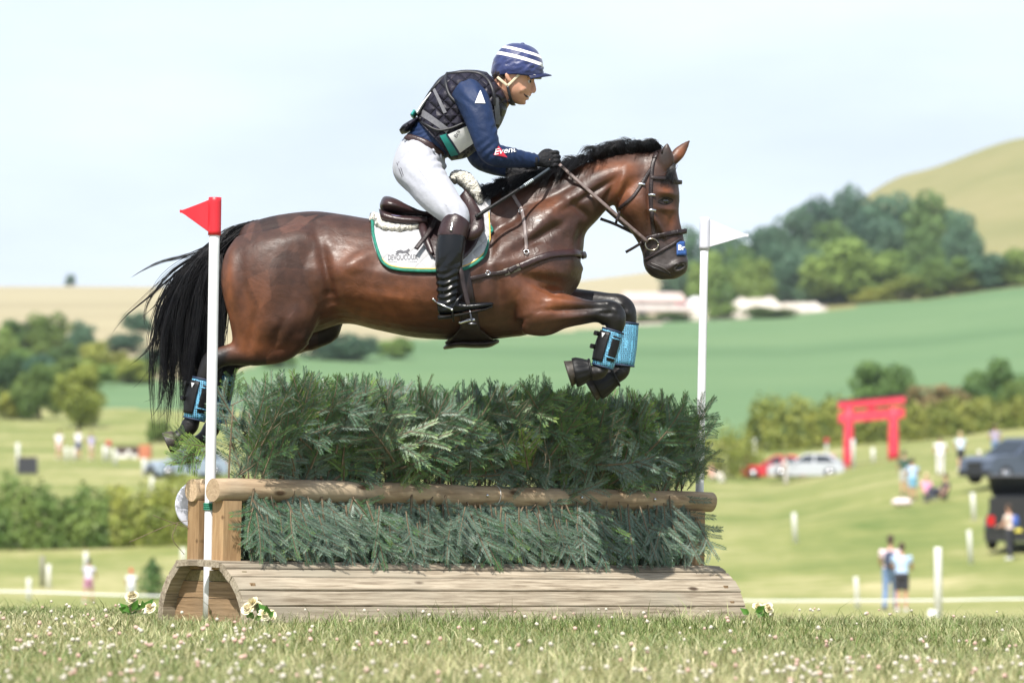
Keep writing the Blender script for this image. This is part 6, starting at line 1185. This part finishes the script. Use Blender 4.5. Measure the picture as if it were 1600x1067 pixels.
def plank(name, s0, s1, p, q, th, m, parent=None, seed=0, n=26):
    "a board from s0 to s1 whose outer face runs from p to q (t,z); wavy edges"
    rs = np.random.default_rng(seed); p, q = np.array(p, float), np.array(q, float); d = norm(q-p); nrm = np.array([-d[1], d[0]]); nrm = nrm if nrm[1] > 0 or abs(nrm[1]) < 1e-6 and nrm[0] < 0 else -nrm
    ss = np.linspace(s0, s1, n); w1, w2 = np.cumsum(rs.normal(0, .0007, n)), np.cumsum(rs.normal(0, .0007, n)); w1 -= np.linspace(w1[0], w1[-1], n); w2 -= np.linspace(w2[0], w2[-1], n); rings = []
    g = .0022; o = rs.normal(0, .0018)
    for i, s in enumerate(ss):
        a, b = p+d*(g+abs(w1[i])), q-d*(g+abs(w2[i])); e = .004
        pr = [a+nrm*(o-th), a+nrm*(o-e), a+d*e+nrm*o, b-d*e+nrm*o, b+nrm*(o-e), b+nrm*(o-th)]; rings.append([(s, *x) for x in pr])
    return obj(name, *loft(rings), m, parent or fence, smooth_=False)
base = empty('ramp', (0, 0, 0), parent=fence)
front = [(-.305,-.02), (-.283,.072), (-.245,.142), (-.195,.200), (-.150,.236), (-.112,.258)]
for i in range(5): plank('plank', -1.592+.006*random.random(), 1.502-.012*random.random(), front[i], front[i+1], .036, M_plank, base, i+1)
plank('plank', -1.60, 1.49, (-.112,.262), (.045,.268), .028, M_plank, base, 11); plank('plank', -1.59, 1.49, (.118,.268), (.215,.262), .028, M_plank, base, 12)
back = [(.215,.260), (.272,.200), (.318,.128), (.340,.062), (.352,-.02)]
for i in range(4): plank('plank', -1.585, 1.495, back[i], back[i+1], .036, M_plank, base, 20+i)
for s_, x in ((-1, -1.515), (1, 1.40)):          # recessed end boards under the arch
    for k, (z0, z1, t0, t1) in enumerate(((-.02, .098, -.275, .318), (.101, .172, -.232, .285), (.175, .222, -.17, .235))):
        V, Fc = box(x, x+.024, t0, t1, z0, z1); obj('end_board', V, Fc, M_moss if k == 2 else M_brownb, base, smooth_=False)
    for t in (-.10, .19): V, Fc = box(x+.03, x+.075, t-.03, t+.03, -.02, .215); obj('brace', V, Fc, M_post, base, smooth_=False)
for x in (-.5, .45): V, Fc = box(x, x+.05, -.24, .29, -.02, .13); obj('rib', V, Fc, M_plank, base, smooth_=False)
def log(name, s0, s1, t, z, r0, r1, seed, m=M_log):
    rs = np.random.default_rng(seed); n = 44; rings = []; ph = np.linspace(0, 2*math.pi, 28, endpoint=False); w = np.cumsum(rs.normal(0, .0012, n)); w -= np.linspace(w[0], w[-1], n); wz = np.cumsum(rs.normal(0, .0009, n)); wz -= np.linspace(wz[0], wz[-1], n)
    lob = rs.uniform(0, 6, 3)
    for i, s in enumerate(np.linspace(s0, s1, n)):
        r = (r0+(r1-r0)*i/(n-1))*(1+.03*np.cos(2*ph+lob[0])+.02*np.cos(3*ph+lob[1]+s))+rs.normal(0, .0006)
        if i in (0, n-1): r = r*.96
        rings.append(np.c_[np.full(28, s+(0.006 if i == 0 else 0)), t+w[i]+r*np.cos(ph), z+wz[i]+r*np.sin(ph)])
    V, Fc = loft(rings, cap=True); k = len(Fc)-56; me = mesh(name, V, Fc, [m, M_end], True, [0]*k+[1]*56); o = put(name, me, fence); o.data.polygons.foreach_set('use_smooth', [True]*k+[False]*56); return o
rail = log('rail', -1.562, 1.525, 0, .575, .0525, .0485, 3); log('rail', -1.545, 1.52, .175, .575, .051, .048, 4)
rail['label'] = 'front log rail with a wire tie round it'
for s in (-1.05, .1): 
    ph = np.linspace(0, 2*math.pi, 20); obj('wire_tie', *tube([[s+.01*math.sin(p), .0545*math.cos(p), .575+.0545*math.sin(p), .0018] for p in ph], 6), mat('pale_wire', (.6,.58,.55), rough=.5) if s < 0 else bpy.data.materials['pale_wire'], rail)
for s, t in ((-1.475, -.002), (-1.475, .175), (-.5, .09), (.55, .09), (1.40, .0), (1.40, .175)):
    V, Fc = box(s-.05, s+.05, t-.04, t+.04, .225, .53); obj('post', V, Fc, M_post, fence, smooth_=False)
for s, t in ((-.55, .0), (.02, .0), (.62, .0), (1.1, .0)): obj('bolt_head', *ball((s, t-.052, .58), (.008, .004, .008), 10, 6), M_steel, rail)

# ---- fir branches
M_stem = mat('fir_twig', (.10,.07,.04), (.18,.135,.085), rough=.8, scale=60)
def needle_mat():
    m = bpy.data.materials.new('fir_needles'); m.use_nodes = True; N, L = m.node_tree.nodes, m.node_tree.links; b = N['Principled BSDF']; b.inputs['Roughness'].default_value = .46; b.inputs['Specular IOR Level'].default_value = .5
    at = N.new('ShaderNodeAttribute'); at.attribute_name = 'tone'; oi = N.new('ShaderNodeObjectInfo'); ra = N.new('ShaderNodeValToRGB'); e = ra.color_ramp.elements
    e[0].position = 0; e[0].color = (.045,.082,.060,1); e[1].position = 1; e[1].color = (.20,.29,.045,1)
    for p, c in ((.14, (.070,.122,.086)), (.3, (.145,.205,.155)), (.42, (.056,.115,.058)), (.54, (.036,.092,.040)), (.74, (.085,.165,.042)), (.9, (.115,.20,.04))): k = e.new(p); k.color = (*c, 1)
    L.new(at.outputs['Fac'], ra.inputs['Fac']); tl = N.new('ShaderNodeBsdfTranslucent'); L.new(ra.outputs['Color'], b.inputs['Base Color']); L.new(ra.outputs['Color'], tl.inputs['Color']); ms = N.new('ShaderNodeMixShader'); ms.inputs[0].default_value = .10
    out = [n for n in N if n.type == 'OUTPUT_MATERIAL'][0]; L.new(b.outputs[0], ms.inputs[1]); L.new(tl.outputs[0], ms.inputs[2]); L.new(ms.outputs[0], out.inputs['Surface']); return m
M_need = needle_mat()
def sprig(seed, L_=.30, tone=.3):
    "flat fir spray along +y in the xy plane: stem, side twigs, two-ranked needles -> verts, tris, tone per vertex, material per tri"
    rs = np.random.default_rng(seed); V, T, C, M, n = [], [], [], [], 0
    def stem(p0, p1, r0, r1, c1=None):
        nonlocal n
        k = 3; m = 5; ph = np.linspace(0, 2*math.pi, k, endpoint=False); mid = (p0+p1)/2 + (c1 if c1 is not None else 0)
        for i in range(m):
            f = i/(m-1); c = p0*(1-f)**2+2*mid*f*(1-f)+p1*f*f; r = r0+(r1-r0)*f
            for a in ph: V.append(c+np.array([math.cos(a)*r, 0, math.sin(a)*r]) ); C.append(.2)
        for i in range(m-1):
            for j in range(k): a, b_ = n+i*k+j, n+i*k+(j+1) % k; T.append((a, b_, b_+k)); T.append((a, b_+k, a+k)); M.extend([1, 1])
        n += k*m; return lambda f: p0*(1-f)**2+2*mid*f*(1-f)+p1*f*f
    def needles(cur, L1, ln, tn):
        nonlocal n
        cnt = int(L1/.0040); d0 = norm(cur(1.0)-cur(.0))
        for i in range(cnt):
            f = (i+.5)/cnt
            for sd in (-1, 1):
                p = cur(f); d = norm(cur(min(1, f+.05))-cur(max(0, f-.05))); lat = norm(np.cross(d, (0, 0, 1)))*sd
                a = R(rs.normal(60, 5)-24*f); el = rs.normal(.12, .07); v = norm(d*math.cos(a)+lat*math.sin(a)+np.array([0, 0, el])); l = ln*rs.uniform(.75, 1.1)*(1-.35*max(0, f-.75)*4*.6)
                w = np.cross(v, (0, 0, 1)); w = norm(w)*.0014; t = float(np.clip(tn+rs.normal(0, .07)+.22*(f > .86), 0, 1))
                V.extend([p-w*.6, p+v*l*.55-w, p+v*l, p+v*l*.55+w]); C.extend([t*.9, t, min(1, t+.04), t]); T.extend([(n, n+1, n+2), (n, n+2, n+3)]); M.extend([0, 0]); n += 4
    tip = np.array([rs.normal(0, .02), L_, rs.normal(0, .02)]); cur = stem(np.zeros(3), tip, .0052, .0016, np.array([rs.normal(0, .015), 0, rs.normal(.015, .015)])); needles(lambda f: cur(.04+.96*f), L_*.96, .027, tone)
    k = rs.integers(4, 7)
    for i in range(k):
        f = .16+.62*i/k+rs.uniform(-.02, .02); sd = 1 if i % 2 else -1; p = cur(f); l = L_*rs.uniform(.42, .56)*(1.15-f*.7); a = R(rs.normal(50, 5)); q = p+np.array([math.sin(a)*sd*l, math.cos(a)*l, rs.normal(.008, .012)])
        c2 = stem(p, q, .0022, .001, np.array([0, .006, rs.normal(0, .006)])); needles(c2, l, .0235, tone+rs.normal(0, .05))
        if l > .125 and i % 2:
            for s2 in (-1, 1): p2 = c2(.45); l2 = l*.42; a2 = a*sd+R(42)*s2; q2 = p2+np.array([math.sin(a2)*l2, math.cos(a2)*l2, rs.normal(0, .008)]); c3 = stem(p2, q2, .0014, .0008); needles(c3, l2, .021, tone+rs.normal(.05, .05))
    V = np.array(V); V[:, 2] -= .35*(V[:, 0]**2)/L_      # twigs droop a little
    return V, np.array(T), np.array(C), np.array(M)
SPR = []
for i, (tn, L_) in enumerate([(.10, .30), (.18, .32), (.28, .28), (.30, .34), (.42, .30), (.50, .26), (.62, .30), (.78, .26), (.22, .24), (.92, .22)]):
    V, T, C, M = sprig(100+i, L_, tn); me = fast_mesh('fir_branch', V, T, [M_need, M_stem], M); set_attr(me, 'tone', np.c_[C, C, C]); SPR.append((me, V, T, C, M))
brush = empty('brush', (0, 0, 0), parent=fence)
def frame(tip_dir, face):
    y = norm(tip_dir); z = norm(np.asarray(face)-y*np.dot(face, y)); x = np.cross(y, z); return np.stack([x, y, z], 1)
PICK = lambda w: int(RNG.choice(len(SPR), p=np.array(w)/sum(w)))
W_UP, W_LOW, W_RIGHT = [1.6, 1.6, 1.6, 1.6, 2.6, 3, 2.4, 1.2, 1.2, .35], [3, 3.5, 3, 3, 1, .5, .35, .1, 2.5, .03], [.6, .6, .8, 1, 2, 2.4, 3, 3, .6, 1.6]
places = []          # (variant, 3x3, location, scale, depth for choosing the nearest)
def add_up(s, t, z, front_face, right=False, lean=None, sc=None):
    a = float(np.clip(RNG.normal(0, .45) if lean is None else lean, -1.15 if s > -1.15 else .05, 1.15 if s < 1.15 else .2)); out = -RNG.uniform(.05, .6 if z > .7 else .25)*front_face
    d = np.array([math.sin(a), out, math.cos(a)]); f = np.array([RNG.normal(-.42, .4)*front_face, -front_face, RNG.normal(.35, .35)]); w = W_RIGHT if right or RNG.random() < smooth(.5, 1.5, s)*.7+.06*(z > .85) else W_UP
    k = PICK(w); sc = sc or RNG.uniform(.85, 1.3 if abs(s) < 1.15 else .95); A = frame(d, f); reach = SPR[k][1].max(0)[1]*sc; top = z+reach*A[2, 1]; lim = 1.11+RNG.normal(0, .008)
    if top > lim: z = max(z-(top-lim), min(z, .60)); top = z+reach*A[2, 1]; sc *= min(1, (lim-z)/max(top-z, 1e-3)) if top > lim else 1
    places.append((k, A, np.array([s, t, z]), sc, t))
for z0, cnt, t0, ln in ((.60, 50, .055, .5), (.64, 50, .0, .75), (.72, 48, -.04, .8), (.80, 48, -.06, .85), (.88, 52, -.05, .9)):      # front face, row over row
    for i in range(cnt): add_up(-1.40+2.77*(i+RNG.uniform(.1, .9))/cnt, t0+RNG.normal(0, .02), z0+RNG.normal(0, .03), 1, lean=RNG.normal(0, ln))
for i in range(90): add_up(-1.37+2.76*(i+RNG.uniform(.1, .9))/90, RNG.uniform(-.05, .24), RNG.uniform(.92, 1.0), RNG.choice((-1, 1))*.5, sc=RNG.uniform(.45, .7), lean=RNG.normal(0, 1.0))       # the top
for i in range(130): add_up(RNG.uniform(-1.25, 1.36), RNG.uniform(.05, .16), RNG.uniform(.52, .84), RNG.choice((-1, 1))*.6)                                     # inside
for i in range(110): add_up(RNG.uniform(-1.18, 1.42), .25+RNG.normal(0, .025), RNG.uniform(.6, .84), -1)                                                        # the far face
for i in range(15):                                                                                                                                               # the two ends
    e = 1; d = np.array([e*RNG.uniform(.1, .5), RNG.normal(-.1, .3), RNG.uniform(.3, 1)]); places.append((PICK(W_RIGHT if e > 0 else W_UP), frame(d, (e*.4, -1, .4)), np.array([e*1.34-.0, RNG.uniform(-.06, .2), RNG.uniform(.62, .88)]), RNG.uniform(.5, .8), -.05))
for zt, cnt, t0 in ((.60, 66, .01), (.555, 66, -.06), (.47, 54, -.10)):                                                                                         # below the rail they hang down
    for i in range(cnt):
        a = RNG.normal(.10, .30); d = np.array([math.sin(a), -RNG.uniform(.02, .32), -math.cos(a)]); s = -1.42+2.74*(i+RNG.uniform(.1, .9))/cnt; kk = PICK(W_LOW); sc = (zt-.235)/SPR[kk][1][:, 1].max()*RNG.uniform(.92, 1.08); places.append((kk, frame(d, (RNG.normal(-.4, .35), -1, RNG.normal(.35, .3))), np.array([s, t0+RNG.normal(0, .015), zt+RNG.normal(0, .02)]), sc, t0))
for i in range(170):
    d = np.array([RNG.normal(0, .3), RNG.uniform(-.1, .2), -1]); places.append((PICK(W_LOW), frame(d, (0, 1, .2)), np.array([RNG.uniform(-1.40, 1.42), RNG.choice((.04, .09, .14, .21)), RNG.uniform(.50, .60)]), RNG.uniform(.95, 1.15), .2))
for i in range(6):    # loose bright branches poking out past the red flag
    d = np.array([-RNG.uniform(.7, 1), RNG.uniform(-.2, .4), RNG.uniform(-.35, .3)]); places.append((RNG.choice((7, 9)), frame(d, (-.2, -1, .6)), np.array([-1.47, .14+RNG.uniform(-.02, .10), .70+RNG.uniform(-.01, .07)]), RNG.uniform(.62, .85), -1))
for i in range(6):
    d = np.array([RNG.uniform(.3, .8), RNG.uniform(-.3, .2), RNG.uniform(-.1, .6)]); places.append((RNG.choice((7, 7, 6, 9)), frame(d, (.2, -1, .6)), np.array([1.33, RNG.uniform(-.05, .1), .72+RNG.uniform(-.05, .22)]), RNG.uniform(.5, .75), -1))
order = sorted(range(len(places)), key=lambda i: places[i][4] + .02*RNG.random()); vis, rest = order[:300], order[300:]
for i in vis:
    v, A, c, k, _ = places[i]; o = bpy.data.objects.new('fir_branch', SPR[v][0]); COL.objects.link(o); o.parent = brush; m4 = Matrix.Identity(4)
    for r_ in range(3):
        for q_ in range(3): m4[r_][q_] = A[r_, q_]*k
        m4[r_][3] = c[r_]
    o.matrix_basis = m4
VV, TT, CC, MM, n = [], [], [], [], 0
for i in rest:
    v, A, c, k, _ = places[i]; _, V, T, C, M = SPR[v]; VV.append((V*k) @ A.T + c); TT.append(T+n); CC.append(C); MM.append(M); n += len(V)
me = fast_mesh('brush_filling', np.concatenate(VV), np.concatenate(TT), [M_need, M_stem], np.concatenate(MM)); C = np.concatenate(CC); set_attr(me, 'tone', np.c_[C, C, C]); put('brush_filling', me, fence, kind='stuff')
# upright stakes of the brush
for i in range(40):
    s = -1.45+2.9*(i+random.random())/40; a = random.gauss(0, .09); obj('brush_stem', *tube([[s, .05+random.gauss(0, .05), .30, .006], [s+a*.2, .04, .6, .005], [s+a*.5, random.uniform(-.06, .1), .95, .003]], 5, 8), M_stem, fence)
# bare twig sticking out on the left
G = Geo(); 
for pts in (((-1.47,.20,.45), (-1.62,.22,.42), (-1.82,.25,.34)), ((-1.58,.215,.43), (-1.62,.2,.36), (-1.56,.19,.29)), ((-1.5,.2,.40), (-1.6,.23,.43), (-1.70,.24,.46))): G.add(*tube([[*p, .0016] for p in pts], 5, 10))
G.obj('bare_twig', M_stem, fence)

# ---- flag poles
M_pole = mat('white_pole_paint', (.66,.66,.68), (.74,.74,.76), rough=.45, scale=10); M_flagr = mat('red_flag_plastic', (.52,.012,.022), (.60,.018,.03), rough=.42, scale=6, bump=.1); M_flagw = mat('white_flag_plastic', (.55,.55,.62), (.60,.60,.67), rough=.4, scale=6, bump=.1); M_twine = mat('green_twine', (.01,.12,.07), (.02,.2,.12), rough=.7, scale=200)
def flag_pole(s, t, top_px, foot_row, sgn, m, label, r=.0235):
    b = fw(s, t, 0); Y = b[1]; b[2] = float(near_z(b[0], b[1]))-.02; a = P(*top_px, Y); root = empty('flag_pole', b, label=label, cat='flag pole'); ax = norm(a-b); d = np.linalg.norm(a-b)
    obj('pole', *tube([[*(b), r], [*(b+ax*d*.5), r], [*(a-ax*.01), r]], 20, 10), M_pole, root, b)
    top = a; h = .168 if sgn < 0 else .158; X = np.array([1.0, 0, 0]); sl = r*1.22
    fl = obj('flag_sleeve', *tube([[*(top-ax*h), sl*.98], [*(top-ax*h*.98), sl], [*(top-ax*.004), sl], [*top, sl*.93]], 20, 12), m, root, b)
    up, lo, tip = top-ax*.008+X*sgn*sl*.7, top-ax*(h-.010)+X*sgn*sl*.7, top-ax*(.062 if sgn < 0 else .088)+X*sgn*(.155 if sgn < 0 else .215); rings = []
    for f in np.linspace(0, 1, 14):
        u_, l_ = up+(tip-up)*f, lo+(tip-lo)*f; rr = .010 if f > .93 else 0; yy = .006*math.sin(f*5); k = .0035
        mid = (u_+l_)/2; hh = (u_-l_)/2; hh = hh if np.linalg.norm(hh) > .007 else norm(hh+1e-9*np.array([0, 0, 1]))*.007
        rings.append([mid+hh+np.array([0, yy-k*.4, 0]), mid+hh*.96+np.array([0, yy-k, 0]), mid-hh*.96+np.array([0, yy-k, 0]), mid-hh+np.array([0, yy-k*.4, 0]), mid-hh*.96+np.array([0, yy+k, 0]), mid+hh*.96+np.array([0, yy+k, 0])])
    obj('flag', *loft(rings), m, root, b, smooth_=False)
    return root, b, ax
r1, b1, ax1 = flag_pole(-1.50, .0875, (336.0, 308.5), 963, -1, M_flagr, 'white pole with pointed red flag at the ramp end')
flag_pole(1.53, .0875, (1101.5, 340), 600, 1, M_flagw, 'white pole with pointed white flag behind the far end of the brush', .0205)
for z in (.512, .520, .528, .536): ph = np.linspace(0, 2*math.pi, 18); c = b1+ax1*z; obj('twine', *tube([[*(c+np.array([math.cos(p)*.0265, math.sin(p)*.0265, 0])), .0042] for p in ph], 6), M_twine, r1, b1)
# number disc behind the rails
dc = fw(-1.44, .25, .51); V, Fc = tube([[0, -.006, 0, .105], [0, -.004, 0, .11], [0, .004, 0, .11], [0, .006, 0, .105]], 40, up=(0, 0, 1)); o = obj('number_disc', np.array(V), Fc, mat('disc_white', (.62,.63,.72), rough=.4), None, label='round white plastic disc hung behind the log rails', cat='disc'); o.location = dc; o.rotation_euler = (0, 0, R(25))

# ---- flowers at the ramp
M_petal = mat('cream_petal', (.66,.58,.34), (.78,.72,.56), rough=.6, scale=30, rnd=.12); M_leaf = mat('flower_leaf', (.05,.15,.02), (.10,.26,.04), rough=.45, scale=20)
def bunch(pos, label, seed, n=5):
    rs = np.random.default_rng(seed); root = empty('flower_bunch', pos, label=label, cat='flowers', group='artificial flowers laid along the ramp')
    for i in range(n):
        c = np.array([rs.uniform(-.055, .055), rs.uniform(-.03, .03), rs.uniform(.03, .105)]); G = Geo(); ax = norm(np.array([rs.normal(0, .5), -1, rs.normal(.5, .4)])); e1 = norm(np.cross(ax, (0, 0, 1))); e2 = np.cross(ax, e1); r = rs.uniform(.022, .032)
        for ring, (cnt, rr, tilt) in enumerate(((7, 1.0, .25), (6, .72, .6), (5, .45, 1.0), (3, .2, 1.4))):
            for k in range(cnt):
                a = 2*math.pi*(k+.5*ring)/cnt+rs.normal(0, .15); d = e1*math.cos(a)+e2*math.sin(a); p0 = c+d*r*.1; p1 = c+d*r*rr+ax*r*tilt*.55; sd = norm(np.cross(d, ax))*r*.46
                G.add([p0, p0*.45+p1*.55+sd, p1+sd*.6, p1-sd*.6, p0*.45+p1*.55-sd], [(0, 1, 2, 3, 4)])
        G.obj('flower', M_petal, root)
    for i in range(7):
        b = np.array([rs.uniform(-.05, .05), rs.uniform(-.02, .02), rs.uniform(.015, .05)]); d = norm(np.array([rs.normal(0, 1), rs.normal(-.3, .3), rs.uniform(.1, 1.1)])); l = rs.uniform(.05, .085); sd = norm(np.cross(d, (0, 1, 0)))*l*.24; m_ = b+d*l*.5+np.array([0, -.008, 0])
        obj('leaf', [b, m_+sd, b+d*l, m_-sd, m_+np.array([0, .006, 0])], [(0, 1, 4), (1, 2, 4), (2, 3, 4), (3, 0, 4)], M_leaf, root)
def gpos(px, Y): x = P(px, 960, Y)[0]; return (x, Y, float(near_z(x, Y))+.004)
bunch(gpos(216, -.72), 'cream flowers with green leaves at the back corner of the ramp', 1); bunch(gpos(405, -1.40), 'cream flowers with green leaves against the front planks under the red flag', 2); bunch(gpos(1188, .70), 'pale yellow flowers at the end of the ramp nearest the white flag', 5)

# ---- turf in front: blades and clover
def turf():
    n = 120000; x = RNG.uniform(-4.2, 4.2, n); y = RNG.uniform(-8.2, 4.5, n); keep = np.ones(n, bool)
    c, s = math.cos(TH), math.sin(TH); dx, dy = x-FC[0], y-FC[1]; S, T = dx*c+dy*s, -dx*s+dy*c; keep &= ~((np.abs(S+.045) < 1.56) & (T > -.30) & (T < .35)); x, y, S, T = x[keep], y[keep], S[keep], T[keep]; n = len(x)
    z = near_z(x, y); cl = np.sin(x*1.7+np.sin(y*1.3)*1.5)*np.sin(y*1.1+x*.6); h = RNG.gamma(5, .0058, n)*(1+.35*cl)+.012; h *= 1+.35*((T > -.42) & (T < -.3) & (np.abs(S) < 1.7)); h *= np.where(RNG.random(n) < .02, 1.9, 1); h = np.minimum(h, .15)
    a = RNG.uniform(0, 2*math.pi, n); w = RNG.uniform(.0011, .0024, n); lean = RNG.normal(0, .35, (n, 2)); b0 = np.stack([x, y, z-.004], 1); sd = np.stack([np.cos(a)*w, np.sin(a)*w, 0*a], 1); d = np.stack([lean[:, 0], lean[:, 1], np.ones(n)], 1)
    m = b0+d*(h*.55)[:, None]; t = b0+np.stack([lean[:, 0]*1.9, lean[:, 1]*1.9, np.full(n, .93)], 1)*h[:, None]
    V = np.stack([b0-sd, b0+sd, m+sd*.8, m-sd*.8, t], 1).reshape(-1, 3); k = np.arange(n)[:, None]*5; T3 = np.concatenate([k+[0, 1, 2], k+[0, 2, 3], k+[3, 2, 4]], 0)
    dry = np.clip(.29+.30*np.sin(x*.9+1)*np.sin(y*.8)+RNG.normal(0, .30, n), 0, 1); g1, g2 = np.array([.105,.155,.040]), np.array([.50,.45,.27]); col = g1*(1-dry[:, None])+g2*dry[:, None]; col *= RNG.uniform(.75, 1.2, n)[:, None]
    me = fast_mesh('grass', V, T3, mat('grass_blade', (0,0,0), attr='tint', rough=.5, scale=3, spec=.3)); set_attr(me, 'tint', np.repeat(col, 5, 0)); put('grass', me, kind='stuff', label='short dry summer grass in front of the fence', category_=None) if False else put('grass', me, kind='stuff')
    # clover heads
    m = 5200; x = RNG.uniform(-4, 4, m); y = RNG.uniform(-8.2, 2.5, m); pr = (.12+.88*(1-smooth(-6.0, -2.0, y)))*np.clip(.5+.9*np.sin(x*2.1+1.7*np.sin(y*1.4))*np.sin(y*1.9+x*.7), .06, 1); dx, dy = x-FC[0], y; S, T = dx*c+dy*s, -dx*s+dy*c; ok = (RNG.random(m) < pr) & ~((np.abs(S) < 1.7) & (T > -.36) & (T < .4)); x, y = x[ok], y[ok]; m = len(x); VV, TT, CC = [], [], []
    ph = np.linspace(0, 2*math.pi, 7, endpoint=False); 
    base_r = np.array([(.35, -.7), (.95, -.15), (.85, .45), (.35, .9)]); f = []
    for i in range(3):
        for j in range(7): q = (j+1) % 7; f += [(i*7+j, i*7+q, (i+1)*7+q), (i*7+j, (i+1)*7+q, (i+1)*7+j)]
    for j in range(1, 6): f.append((21, 21+j, 21+j+1))
    f = np.array(f)
    for i in range(m):
        r = RNG.uniform(.0055, .0105); zc = float(near_z(x[i], y[i]))+RNG.uniform(.035, .075); ring = np.concatenate([np.c_[np.cos(ph)*a_, np.sin(ph)*a_, np.full(7, b_)] for a_, b_ in base_r])*r*RNG.uniform(.75, 1.2, (28, 1)); VV.append(ring+[x[i], y[i], zc]); TT.append(f+28*i); pk = RNG.random(); CC.append(np.tile(np.array([.50,.46,.385])*(1-.0*pk)-np.array([.0,.14,.12])*(pk > .72)*pk, (28, 1)))
    me = fast_mesh('clover', np.concatenate(VV), np.concatenate(TT), mat('clover_head', (0,0,0), attr='tint', rough=.8, scale=300)); set_attr(me, 'tint', np.concatenate(CC)); put('clover', me, kind='stuff')
turf()
